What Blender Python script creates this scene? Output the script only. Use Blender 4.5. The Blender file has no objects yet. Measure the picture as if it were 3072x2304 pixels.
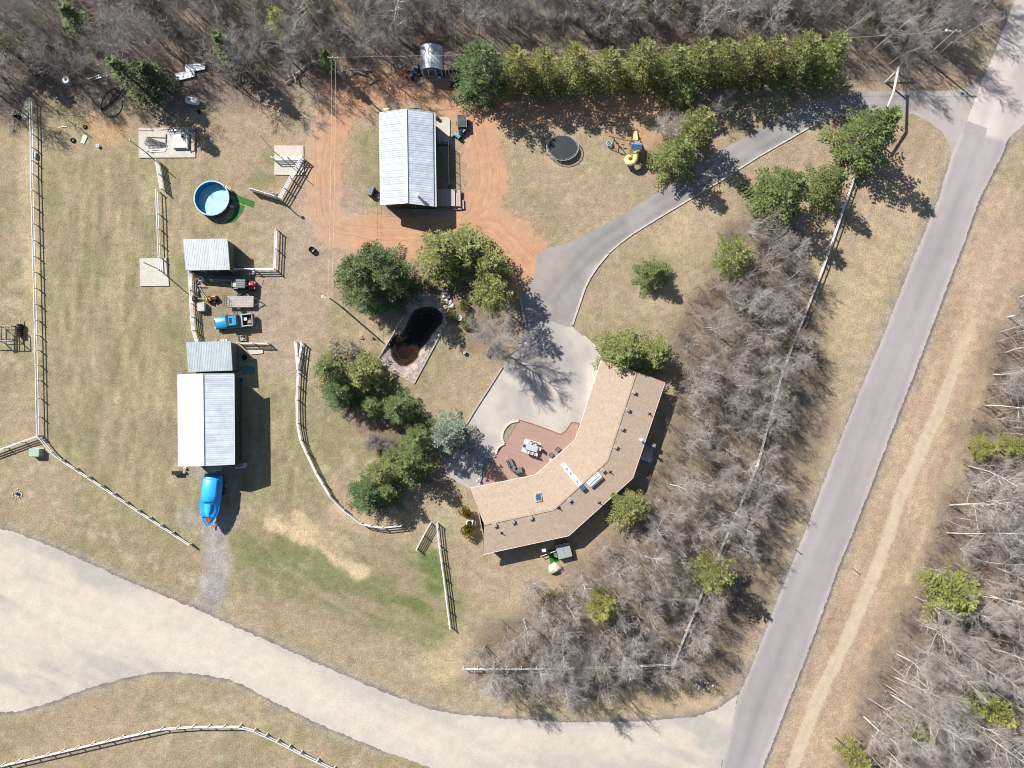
import bpy, bmesh, math, random
import numpy as np
from mathutils import Vector, Matrix, geometry
R = math.radians
rnd = random.Random(7)
sc = bpy.context.scene
COL = sc.collection
# ------------------------------------------------------------------ camera, world, sun, exposure
CAM_H = 107.0; TILT = R(3.57); FPX = 2133.0          # drone height, tilt, focal length in photo pixels (3072 wide)
cam = bpy.data.cameras.new('camera'); camo = bpy.data.objects.new('camera', cam); COL.objects.link(camo)
cam.sensor_width = 36; cam.lens = 36 * FPX / 3072; cam.clip_end = 3000; cam.clip_start = 0.5
camo.location = (0, 0, CAM_H); camo.rotation_euler = (TILT, 0, 0)
sc.camera = camo
SUN_EL = R(39.5); SUN_DIR = Vector((0.759 * math.cos(SUN_EL), -0.651 * math.cos(SUN_EL), -math.sin(SUN_EL)))
w = bpy.data.worlds.new('World'); sc.world = w; w.use_nodes = True
nt = w.node_tree; bg = nt.nodes['Background']
sky = nt.nodes.new('ShaderNodeTexSky'); sky.sky_type = 'NISHITA'; sky.sun_disc = False
sky.sun_elevation = SUN_EL; sky.sun_rotation = R(-49.4); sky.air_density = 1.0; sky.dust_density = 0.6
nt.links.new(sky.outputs[0], bg.inputs[0]); bg.inputs[1].default_value = 0.06
sl = bpy.data.lights.new('sun', 'SUN'); sl.energy = 4.9; sl.angle = R(0.5); sl.color = (1.0, 0.955, 0.89)
so = bpy.data.objects.new('sun', sl); COL.objects.link(so); so.rotation_euler = SUN_DIR.to_track_quat('-Z', 'Y').to_euler()
so.location = (-80, 70, 90)
sc.view_settings.view_transform = 'Standard'; sc.view_settings.look = 'None'
sc.view_settings.exposure = 0.66; sc.view_settings.gamma = 1; sc.view_settings.use_curve_mapping = False
try:
    sc.cycles.filter_width = 1.05
    sc.cycles.max_bounces = 5; sc.cycles.diffuse_bounces = 2; sc.cycles.glossy_bounces = 2
    sc.cycles.transparent_max_bounces = 8; sc.cycles.transmission_bounces = 3
except Exception: pass
# ------------------------------------------------------------------ photo pixel -> point of the place
CT, ST = math.cos(TILT), math.sin(TILT)
def ray(px, py):
    a = (px - 1536) / FPX; b = (1152 - py) / FPX
    return Vector((a, b * CT + ST, b * ST - CT))
def P(px, py, z=0.0):
    d = ray(px, py); t = (z - CAM_H) / d.z
    return Vector((d.x * t, d.y * t, z))
def P2(px, py, z=0.0):
    v = P(px, py, z); return (v.x, v.y)
def project(x, y, z=0.0):                             # point of the place -> photo pixel
    b = y * CT + (z - CAM_H) * ST; d = y * ST - (z - CAM_H) * CT
    return 1536 + FPX * x / d, 1152 - FPX * b / d
def PP(px, py, a, b, c):                              # on the plane through a, b, c
    n = (b - a).cross(c - a); d = ray(px, py); o = Vector((0, 0, CAM_H))
    return o + d * (n.dot(a - o) / n.dot(d))
def Z(ox, oy, k=0.36166):                             # pixels measured in an enlarged crop -> photo pixels
    return lambda x, y: (ox + x * k, oy + y * k)
def XY(pts, z=0.0): return [P2(x, y, z) for x, y in pts]
# ------------------------------------------------------------------ object helpers
def tag(o, label=None, cat=None, group=None, kind=None):
    if label: o['label'] = label
    if cat: o['category'] = cat
    if group: o['group'] = group
    if kind: o['kind'] = kind
    return o
def thing(name, label, cat, loc=(0, 0, 0), rz=0.0, group=None, s=1.0):
    o = bpy.data.objects.new(name, None); COL.objects.link(o)
    o.empty_display_size = 0.3; o.location = loc; o.rotation_euler = (0, 0, rz); o.scale = (s, s, s)
    return tag(o, label, cat, group)
def link(name, me, parent=None, loc=(0, 0, 0), rot=(0, 0, 0), scale=(1, 1, 1)):
    o = bpy.data.objects.new(name, me); COL.objects.link(o)
    o.location = loc; o.rotation_euler = rot; o.scale = scale
    if parent is not None: o.parent = parent
    return o
class MB:
    def __init__(s): s.v = []; s.f = []; s.m = []
    def add(s, vs, fs, mi=0):
        b = len(s.v); s.v.extend([tuple(v) for v in vs])
        s.f.extend([tuple(b + i for i in f) for f in fs]); s.m.extend([mi] * len(fs)); return s
    def box(s, c, d, rz=0.0, mi=0, mat=None):
        x, y, z = d[0] / 2, d[1] / 2, d[2] / 2
        vs = [Vector(p) for p in ((-x,-y,-z),(x,-y,-z),(x,y,-z),(-x,y,-z),(-x,-y,z),(x,-y,z),(x,y,z),(-x,y,z))]
        m = mat if mat is not None else Matrix.Rotation(rz, 3, 'Z')
        c = Vector(c)
        return s.add([m @ v + c for v in vs], [(0,3,2,1),(4,5,6,7),(0,1,5,4),(1,2,6,5),(2,3,7,6),(3,0,4,7)], mi)
    def beam(s, a, b, w, h, mi=0, up=(0, 0, 1)):
        a, b = Vector(a), Vector(b); d = b - a; L = d.length
        if L < 1e-6: return s
        x = d / L; u = Vector(up)
        if abs(x.dot(u)) > 0.98: u = Vector((0, 1, 0))
        y = u.cross(x).normalized(); z = x.cross(y)
        m = Matrix((x, y, z)).transposed()
        return s.box((a + b) / 2, (L, w, h), mi=mi, mat=m)
    def prism(s, poly, z0, z1, mi=0, top=None):
        n = len(poly)
        ar = sum(poly[i][0] * poly[(i + 1) % n][1] - poly[(i + 1) % n][0] * poly[i][1] for i in range(n))
        if ar < 0: poly = poly[::-1]
        vs = [(x, y, z0) for x, y in poly] + [(x, y, z1) for x, y in poly]
        s.add(vs, [tuple(range(n))[::-1]] + [(i, (i + 1) % n, n + (i + 1) % n, n + i) for i in range(n)], mi)
        b = len(s.v) - n
        s.f.append(tuple(range(b, b + n))); s.m.append(mi if top is None else top)
        return s
    def tube(s, pts, r, n=6, mi=0, cap=True):
        pts = [Vector(p) for p in pts]
        if not hasattr(r, '__len__'): r = [r] * len(pts)
        base = len(s.v); u = None
        for i, p in enumerate(pts):
            t = (pts[min(i + 1, len(pts) - 1)] - pts[max(i - 1, 0)])
            t = t.normalized() if t.length > 1e-9 else Vector((0, 0, 1))
            if u is None:
                u = t.orthogonal().normalized()
            else:
                u = (u - t * u.dot(t)); u = u.normalized() if u.length > 1e-6 else t.orthogonal().normalized()
            v = t.cross(u)
            for k in range(n):
                a = 2 * math.pi * k / n; q = p + (u * math.cos(a) + v * math.sin(a)) * r[i]
                s.v.append((q.x, q.y, q.z))
        for i in range(len(pts) - 1):
            for k in range(n):
                a = base + i * n + k; b = base + i * n + (k + 1) % n
                s.f.append((a, b, b + n, a + n)); s.m.append(mi)
        if cap:
            s.f.append(tuple(base + k for k in range(n))[::-1]); s.m.append(mi)
            e = base + (len(pts) - 1) * n; s.f.append(tuple(e + k for k in range(n))); s.m.append(mi)
        return s
    def lathe(s, prof, c=(0, 0, 0), n=16, mi=0, sx=1.0, sy=1.0, rz=0.0):
        base = len(s.v); ca, sa = math.cos(rz), math.sin(rz)
        for r, z in prof:
            for k in range(n):
                a = 2 * math.pi * k / n; x = r * math.cos(a) * sx; y = r * math.sin(a) * sy
                s.v.append((c[0] + x * ca - y * sa, c[1] + x * sa + y * ca, c[2] + z))
        for i in range(len(prof) - 1):
            for k in range(n):
                a = base + i * n + k; b = base + i * n + (k + 1) % n
                s.f.append((a, b, b + n, a + n)); s.m.append(mi)
        if prof[0][0] > 1e-4: s.f.append(tuple(base + k for k in range(n))[::-1]); s.m.append(mi)
        if prof[-1][0] > 1e-4:
            e = base + (len(prof) - 1) * n; s.f.append(tuple(e + k for k in range(n))); s.m.append(mi)
        return s
    def loft(s, rings, mi=0, cap=True):
        n = len(rings[0]); base = len(s.v)
        for r in rings: s.v.extend([tuple(p) for p in r])
        for i in range(len(rings) - 1):
            for k in range(n):
                a = base + i * n + k; b = base + i * n + (k + 1) % n
                s.f.append((a, b, b + n, a + n)); s.m.append(mi)
        if cap:
            s.f.append(tuple(base + k for k in range(n))[::-1]); s.m.append(mi)
            e = base + (len(rings) - 1) * n; s.f.append(tuple(e + k for k in range(n))); s.m.append(mi)
        return s
    def blob(s, c, r, seed=0, mi=0, sq=(1, 1, 1), sub=2, amp=0.18):
        g = random.Random(seed); bm = bmesh.new(); bmesh.ops.create_icosphere(bm, subdivisions=sub, radius=1)
        ph = [(g.uniform(1, 3), g.uniform(0, 6), g.uniform(1, 3), g.uniform(0, 6)) for _ in range(3)]
        vs = []
        for v in bm.verts:
            p = v.co; k = 1 + amp * sum(math.sin(a * p.x * 1.7 + b) * math.sin(cc * p.y * 1.7 + d + p.z) for a, b, cc, d in ph) / 1.5
            vs.append((c[0] + p.x * k * r * sq[0], c[1] + p.y * k * r * sq[1], c[2] + p.z * k * r * sq[2]))
        fs = [tuple(v.index for v in f.verts) for f in bm.faces]; bm.free()
        return s.add(vs, fs, mi)
    def mesh(s, name, mats, smooth=False, off=None):
        me = bpy.data.meshes.new(name)
        v = s.v if off is None else [(x - off[0], y - off[1], z - off[2]) for x, y, z in s.v]
        me.from_pydata(v, [], s.f)
        if not isinstance(mats, (list, tuple)): mats = [mats]
        for m in mats: me.materials.append(m)
        if len(mats) > 1: me.polygons.foreach_set('material_index', s.m)
        if smooth: me.polygons.foreach_set('use_smooth', [True] * len(s.f))
        me.update(); return me
    def build(s, name, mats, parent=None, smooth=False, world=False):
        """world=True: vertices are world points (parent must be unrotated)"""
        off = parent.location if (world and parent is not None) else None
        if world and parent is not None and parent.parent is not None: off = parent.parent.location + parent.location
        return link(name, s.mesh(name, mats, smooth, off), parent)
    def solo(s, name, mats, base, label, cat, group=None, smooth=False, rz=0.0, local=True):
        """one-mesh thing standing at base"""
        me = s.mesh(name, mats, smooth, None if local else base)
        o = link(name, me, None, base, (0, 0, rz)); return tag(o, label, cat, group)
# ------------------------------------------------------------------ materials
def node_mat(name):
    m = bpy.data.materials.new(name); m.use_nodes = True
    return m, m.node_tree, m.node_tree.nodes['Principled BSDF']
def mat(name, col, rough=0.75, var=0.12, scale=3.0, metal=0.0, spec=0.3, bump=0.0, bscale=30.0, wave=None, rand=0.0, col2=None):
    m, t, b = node_mat(name); N, L = t.nodes, t.links
    b.inputs['Roughness'].default_value = rough; b.inputs['Metallic'].default_value = metal
    b.inputs['Specular IOR Level'].default_value = spec
    tc = N.new('ShaderNodeTexCoord')
    no = N.new('ShaderNodeTexNoise'); no.inputs['Scale'].default_value = scale; no.inputs['Detail'].default_value = 5
    no.inputs['Roughness'].default_value = 0.65
    L.new(tc.outputs['Object'], no.inputs['Vector'])
    mx = N.new('ShaderNodeMix'); mx.data_type = 'RGBA'
    c2 = col2 if col2 else tuple(min(1, c * (1 + var * 1.6)) for c in col)
    mx.inputs[6].default_value = (*[c * (1 - var * 1.6) for c in col], 1) if not col2 else (*col, 1)
    mx.inputs[7].default_value = (*c2, 1)
    mr = N.new('ShaderNodeMapRange'); mr.inputs[1].default_value = 0.3; mr.inputs[2].default_value = 0.7
    L.new(no.outputs['Fac'], mr.inputs[0]); L.new(mr.outputs[0], mx.inputs[0])
    out = mx.outputs[2]
    if rand:
        oi = N.new('ShaderNodeObjectInfo'); hs = N.new('ShaderNodeHueSaturation')
        m1 = N.new('ShaderNodeMapRange'); m1.inputs[3].default_value = 1 - rand; m1.inputs[4].default_value = 1 + rand
        L.new(oi.outputs['Random'], m1.inputs[0]); L.new(m1.outputs[0], hs.inputs['Value'])
        L.new(out, hs.inputs['Color']); out = hs.outputs[0]
    L.new(out, b.inputs['Base Color'])
    if bump:
        n2 = N.new('ShaderNodeTexNoise'); n2.inputs['Scale'].default_value = bscale; n2.inputs['Detail'].default_value = 3
        L.new(tc.outputs['Object'], n2.inputs['Vector'])
        bp = N.new('ShaderNodeBump'); bp.inputs['Strength'].default_value = bump; bp.inputs['Distance'].default_value = 0.05
        L.new(n2.outputs['Fac'], bp.inputs['Height']); L.new(bp.outputs[0], b.inputs['Normal'])
    return m
def foliage(name, col, rand=0.22, trans=0.25, hue=0.03):
    trans *= .5
    m, t, b = node_mat(name); N, L = t.nodes, t.links
    b.inputs['Roughness'].default_value = 0.6; b.inputs['Specular IOR Level'].default_value = 0.25
    geo = N.new('ShaderNodeNewGeometry'); oi = N.new('ShaderNodeObjectInfo')
    no = N.new('ShaderNodeTexNoise'); no.inputs['Scale'].default_value = 2.2; no.inputs['Detail'].default_value = 4
    tc = N.new('ShaderNodeTexCoord'); L.new(tc.outputs['Object'], no.inputs['Vector'])
    ad = N.new('ShaderNodeMath'); ad.operation = 'ADD'
    L.new(no.outputs['Fac'], ad.inputs[0]); L.new(geo.outputs['Random Per Island'], ad.inputs[1])
    mr = N.new('ShaderNodeMapRange'); mr.inputs[1].default_value = 0.3; mr.inputs[2].default_value = 1.6
    mr.inputs[3].default_value = 1 - rand * 1.7; mr.inputs[4].default_value = 1 + rand * 1.7
    L.new(ad.outputs[0], mr.inputs[0])
    hs = N.new('ShaderNodeHueSaturation'); hs.inputs['Color'].default_value = (*col, 1)
    mh = N.new('ShaderNodeMapRange'); mh.inputs[3].default_value = 0.5 - hue; mh.inputs[4].default_value = 0.5 + hue
    L.new(oi.outputs['Random'], mh.inputs[0]); L.new(mh.outputs[0], hs.inputs['Hue'])
    L.new(mr.outputs[0], hs.inputs['Value']); L.new(hs.outputs[0], b.inputs['Base Color'])
    tr = N.new('ShaderNodeBsdfTranslucent'); L.new(hs.outputs[0], tr.inputs['Color'])
    ms = N.new('ShaderNodeMixShader'); ms.inputs[0].default_value = trans
    L.new(b.outputs[0], ms.inputs[1]); L.new(tr.outputs[0], ms.inputs[2])
    L.new(ms.outputs[0], N['Material Output'].inputs[0])
    return m
def painted(name, rough=0.9, fine=(0.55, 6.0), fine2=(0.35, 28.0), bump=0.6, wave=False, spec=0.15, mid=(0.25, 1.1)):
    """ground / paving: colour laid down per point ('tint'), grain and relief procedural"""
    m, t, b = node_mat(name); N, L = t.nodes, t.links
    b.inputs['Roughness'].default_value = rough; b.inputs['Specular IOR Level'].default_value = spec
    at = N.new('ShaderNodeAttribute'); at.attribute_name = 'tint'
    ge = N.new('ShaderNodeNewGeometry')
    def noise(scale, det, rg=0.6):
        n = N.new('ShaderNodeTexNoise'); n.inputs['Scale'].default_value = scale; n.inputs['Detail'].default_value = det
        n.inputs['Roughness'].default_value = rg; L.new(ge.outputs['Position'], n.inputs['Vector']); return n
    col = at.outputs['Color']; hts = []
    for (amp, scl), det in ((mid, 4), (fine, 5), (fine2, 3)):
        n = noise(scl, det); mr = N.new('ShaderNodeMapRange')
        mr.inputs[1].default_value = 0.3; mr.inputs[2].default_value = 0.7
        mr.inputs[3].default_value = 1 - amp; mr.inputs[4].default_value = 1 + amp
        mr.clamp = False
        L.new(n.outputs['Fac'], mr.inputs[0])
        mu = N.new('ShaderNodeVectorMath'); mu.operation = 'SCALE'
        L.new(col, mu.inputs[0]); L.new(mr.outputs[0], mu.inputs['Scale']); col = mu.outputs[0]; hts.append(n)
    # slow drift of hue
    n = noise(0.35, 3); hs = N.new('ShaderNodeHueSaturation'); mr = N.new('ShaderNodeMapRange')
    mr.inputs[1].default_value = 0.3; mr.inputs[2].default_value = 0.7; mr.inputs[3].default_value = 0.488; mr.inputs[4].default_value = 0.512
    L.new(n.outputs['Fac'], mr.inputs[0]); L.new(mr.outputs[0], hs.inputs['Hue']); L.new(col, hs.inputs['Color']); col = hs.outputs[0]
    if wave:   # ruts that run along the tracks: 'rut' = metres across the track, 'rutw' = how strongly worn
        a1 = N.new('ShaderNodeAttribute'); a1.attribute_name = 'rut'; a2 = N.new('ShaderNodeAttribute'); a2.attribute_name = 'rutw'
        nn = noise(0.22, 2); ma = N.new('ShaderNodeMath'); ma.operation = 'MULTIPLY_ADD'; ma.inputs[1].default_value = 2.0
        L.new(nn.outputs['Fac'], ma.inputs[0]); L.new(a1.outputs['Fac'], ma.inputs[2])
        n1 = N.new('ShaderNodeTexNoise'); n1.noise_dimensions = '1D'; n1.inputs['Scale'].default_value = 3.2; n1.inputs['Detail'].default_value = 3
        L.new(ma.outputs[0], n1.inputs['W'])
        mr = N.new('ShaderNodeMapRange'); mr.inputs[1].default_value = 0.3; mr.inputs[2].default_value = 0.7
        mr.inputs[3].default_value = -0.15; mr.inputs[4].default_value = 0.11; L.new(n1.outputs['Fac'], mr.inputs[0])
        m2 = N.new('ShaderNodeMath'); m2.operation = 'MULTIPLY_ADD'; m2.inputs[2].default_value = 1
        L.new(mr.outputs[0], m2.inputs[0]); L.new(a2.outputs['Fac'], m2.inputs[1])
        mu = N.new('ShaderNodeVectorMath'); mu.operation = 'SCALE'; L.new(col, mu.inputs[0]); L.new(m2.outputs[0], mu.inputs['Scale']); col = mu.outputs[0]
    L.new(col, b.inputs['Base Color'])
    if bump:
        ad = N.new('ShaderNodeMath'); ad.operation = 'ADD'
        L.new(hts[1].outputs['Fac'], ad.inputs[0]); L.new(hts[2].outputs['Fac'], ad.inputs[1])
        bp = N.new('ShaderNodeBump'); bp.inputs['Strength'].default_value = bump; bp.inputs['Distance'].default_value = 0.12
        L.new(ad.outputs[0], bp.inputs['Height']); L.new(bp.outputs[0], b.inputs['Normal'])
    return m
# ------------------------------------------------------------------ the ground and everything flat on it
nrng = np.random.default_rng(11)
LAT = [nrng.random((256, 256)) for _ in range(6)]
def vnoise(X, Y, s, k=0):
    x = X / s + 1000; y = Y / s + 1000
    xi = np.floor(x).astype(int); yi = np.floor(y).astype(int); fx = x - xi; fy = y - yi
    fx = fx * fx * (3 - 2 * fx); fy = fy * fy * (3 - 2 * fy); T = LAT[k]
    g = lambda a, b: T[a % 256, b % 256]
    return (g(xi, yi) * (1 - fx) + g(xi + 1, yi) * fx) * (1 - fy) + (g(xi, yi + 1) * (1 - fx) + g(xi + 1, yi + 1) * fx) * fy
def fbm(X, Y, s, k=0, o=4):
    r = 0; a = 0.5; tot = 0
    for i in range(o):
        r = r + a * vnoise(X, Y, s / 2 ** i, (k + i) % 6); tot += a; a *= 0.55
    return r / tot
def sstep(a, b, x):
    t = np.clip((x - a) / (b - a), 0, 1); return t * t * (3 - 2 * t)
def dist_line(X, Y, pts, signed=False):
    best = np.full(X.shape, 1e9); sg = np.zeros(X.shape)
    for (x0, y0), (x1, y1) in zip(pts[:-1], pts[1:]):
        dx, dy = x1 - x0, y1 - y0; L2 = dx * dx + dy * dy + 1e-9
        t = np.clip(((X - x0) * dx + (Y - y0) * dy) / L2, 0, 1)
        d = np.hypot(X - x0 - t * dx, Y - y0 - t * dy); m = d < best
        best[m] = d[m]
        if signed: sg[m] = np.sign((X - x0) * dy - (Y - y0) * dx)[m]
    return best * sg if signed else best
def inside(X, Y, poly):
    r = np.zeros(X.shape, bool); n = len(poly)
    for i in range(n):
        x0, y0 = poly[i]; x1, y1 = poly[(i + 1) % n]
        if y0 == y1: continue
        c = ((y0 > Y) != (y1 > Y)) & (X < (x1 - x0) * (Y - y0) / (y1 - y0) + x0); r ^= c
    return r
def sdist(X, Y, poly):                               # negative inside
    d = dist_line(X, Y, list(poly) + [poly[0]]); return np.where(inside(X, Y, poly), -d, d)
def smooth_line(pts, it=2):
    for _ in range(it):
        q = [pts[0]]
        for a, b in zip(pts[:-1], pts[1:]):
            q += [(a[0] * .75 + b[0] * .25, a[1] * .75 + b[1] * .25), (a[0] * .25 + b[0] * .75, a[1] * .25 + b[1] * .75)]
        pts = q + [pts[-1]]
    return pts
def C(*a): return np.array(a)
def lay(col, w, c):
    return col * (1 - w[..., None]) + np.asarray(c) * w[..., None]
# ---- outlines, in photo pixels
RED = [([(1010,300),(1000,350),(985,420),(975,520),(970,620),(1000,690),(1100,705),(1230,712),(1350,690),(1430,640),(1462,560),(1458,470),(1440,400),(1415,340),(1370,300),(1300,272),(1200,255),(1120,262),(1060,290),(1010,330)], 2.75, 1.0),
       ([(1425,318),(1500,335),(1617,338),(1762,328),(1942,312),(2050,302)], 2.0, 0.8),
       ([(1330,695),(1450,670),(1530,730),(1590,800),(1585,850)], 3.5, 1.0),
       ([(975,640),(980,720),(955,800),(930,880),(880,950),(850,1010)], 3.2, 0.22),
       ([(1920,400),(1990,440),(1990,490)], 2.0, 0.42), ([(1180,228),(1300,245)], 1.2, 0.6)]
GREEN = [([(800,1665),(870,1695),(960,1730),(1060,1770),(1180,1810),(1290,1850)], 4.8, .7), ([(1040,1620),(1150,1665),(1270,1700)], 2.4, 0.7),
         ([(1160,1850),(1250,1830),(1300,1760),(1300,1700)], 2.6, 1.0), ([(800,490),(790,530)], 2.0, 0.6), ([(230,770),(260,810)], 3.5, 0.35),
         ([(250,1290),(215,1280)], 3.5, 0.3), ([(1640,640),(1640,690)], 3.0, 0.35), ([(1910,790),(1990,790)], 2.6, 0.4), ([(1130,540),(1120,420)], 1.5, 0.4),
         ([(1800,980),(1880,1000),(2020,990)], 2.4, 0.3), ([(720,2030),(850,1960)], 3.0, 0.15), ([(950,1200),(930,1500)], 3.0, 0.25)]
STRAW = [([(815,1565),(900,1605),(1000,1660),(1085,1720)], 1.0, 1.0), ([(890,1560),(960,1600),(1050,1640)], 0.9, 0.8), ([(1010,1540),(1080,1585)], 1.2, .7),
         ([(1330,1990),(1370,1960)], 3.0, 0.5), ([(90,420),(85,620),(100,1010)], 1.5, 0.5), ([(2300,1500),(2200,1780)], 2.5, .5), ([(1500,2120),(1900,2130),(2150,2090)], 1.6, .6),
         ([(2120,640),(2020,720)], 3, .4), ([(2750,520),(2600,860),(2560,1000)], 3.5, .4)]
ROADR_L = [(3060,-60),(3046,0),(2984.6,155),(2940,255),(2901,362),(2854,467),(2814.6,600),(2740,776),(2653,1000),(2610,1100),(2505,1360),(2413,1600),(2370,1704),(2272,1957),(2215,2090),(2163,2304),(2140,2400)]
ROADR_R = [(3250,-60),(3200,200),(3110,345),(3072,372),(3024,416),(3010,456),(2937.6,600),(2893,725),(2830,890),(2751,1100),(2650,1360),(2558,1600),(2514,1704),(2450,1885),(2391,2040),(2288,2304),(2255,2400)]
DRIVE = [(2960,190),(2936,243),(2905,264),(2836,273),(2742,271),(2572,275),(2470,300),(2359,340),(2272,390),(2150,460),(2029,540),(1870,641),(1762,702),(1700,731),(1640,745),(1612,768),(1600,830),(1580,870),(1559,891),(1570,935),(1577,975),(1640,960),(1700,981),(1714.6,977),(1722,940),(1743.6,890),(1767,834),(1790,800),(1823,760),(1899,699),(2000,640),(2080,590),(2163,540),(2272,470),(2360,420),(2438,376),(2525,347),(2652,336),(2742,343),(2786,365),(2829,398),(2848,434),(2854,467),(2901,362)]
PAD = [(1577,974),(1640,959),(1702,981),(1714.6,978),(1751,1010),(1809,1061),(1804,1082),(1770,1190),(1727,1322),(1606,1427),(1409,1467),(1335,1424),(1345,1330),(1398,1273),(1450,1195),(1508,1099),(1560,1030)]
CUL = [(-150,1570),(-60,1580),(0,1588),(36,1594),(150,1638),(297,1703),(362,1733),(506,1794),(615,1838),(669,1865),(800,1921),(953,1990.6),(1152,2077),(1279,2124),(1369,2142.5),(1500,2155),(1725,2168),(1942,2164),(2087,2150),(2159,2124),(2215,2084),(2190,2200),(2163,2304),(2140,2400),(1500,2400),(1290,2304),(1150,2252),(1022,2200),(917,2153),(800,2094),(740,2060),(687,2037),(600,2022),(524,2015),(452,2017),(362,2037),(253,2069),(137,2113),(54,2134),(0,2138),(-150,2140)]
TRAIL = [(3130,420),(3085,520),(3035,640),(2990,770),(2950,890),(2900,1010),(2862,1108),(2840,1170),(2818,1230),(2778,1318),(2746,1390),(2706,1477),(2667,1600),(2630,1704),(2579,1823),(2540,1921),(2485,2030),(2442,2120),(2391,2265),(2377,2304),(2340,2400)]
GRAVEL = [([(640,1560),(640,1640),(645,1720),(640,1790),(615,1835)], 1.9, 1.0), ([(560,1560),(700,1560)], 1.5, .5), ([(600,1420),(690,1440)], 1.5, .6)]
F_TOP = [(-400,-400),(3600,-400),(3400,-100),(3010,20),(2900,190),(2820,240),(2680,245),(2560,230),(2540,170),(1380,170),(1340,220),(1230,215),(1090,225),(960,290),(830,300),(640,350),(500,350),(400,330),(260,330),(120,330),(60,380),(-100,420),(-400,420)]
F_RIGHT = [(3500,780),(3072,900),(2995,1010),(2960,1130),(2905,1290),(2840,1500),(2780,1650),(2725,1790),(2630,2000),(2575,2120),(2510,2304),(2480,2450),(3500,2500)]
F_GROVE = [(2330,630),(2250,640),(2160,700),(2130,800),(2060,900),(2020,1060),(2010,1150),(1985,1290),(1930,1440),(1880,1560),(1740,1690),(1600,1800),(1470,1880),(1430,1960),(1420,2030),(1500,2080),(1800,2090),(2080,2080),(2200,1990),(2290,1800),(2400,1500),(2470,1250),(2480,1050),(2450,850),(2400,720)]
BEDS = [([(1200,760),(1250,800),(1280,850),(1330,880)], 2.4, .9), ([(1330,760),(1420,820),(1440,900)], 2.5, .9), ([(1300,870),(1380,920),(1400,960)], 1.6, .8), ([(1460,980),(1430,1030)], 2.2, .6),
        ([(1060,1200),(1130,1290),(1200,1310)], 2.2, .8), ([(1180,1250),(1270,1370),(1300,1420)], 2.0, .6), ([(1060,1090),(1100,1150)], 2.5, .5), ([(1850,1080),(2000,1080)], 1.3, .9), ([(1130,800),(1080,860)], 3, .7)]
pz = lambda pts: [(1080 + x * .1989, 840 + y * .1989) for x, y in pts]
PONDW = pz([(850,470),(960,430),(1060,425),(1160,480),(1195,560),(1180,660),(1100,760),(1050,830),(1000,920),(930,1020),(885,1090),(870,1160),(790,1240),(690,1300),(600,1290),(520,1230),(465,1150),(455,1050),(500,930),(560,850),(690,800),(740,690),(790,560)])
PONDW = [(1272 + (x - 1272) * 1.24, 985 + (y - 985) * 1.1) if y < 1030 else (x, y) for x, y in PONDW]  # upper lobe widened: tree shade on the shore drawn as dark water
PONDO = [(1128.5,1087),(1217,938),(1222,890),(1250,868),(1300,878),(1335,920),(1342,965),(1242.5,1150)]
PITS = {k: XY(v) for k, v in dict(PONDW=PONDW, PONDO=PONDO).items()}

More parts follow.
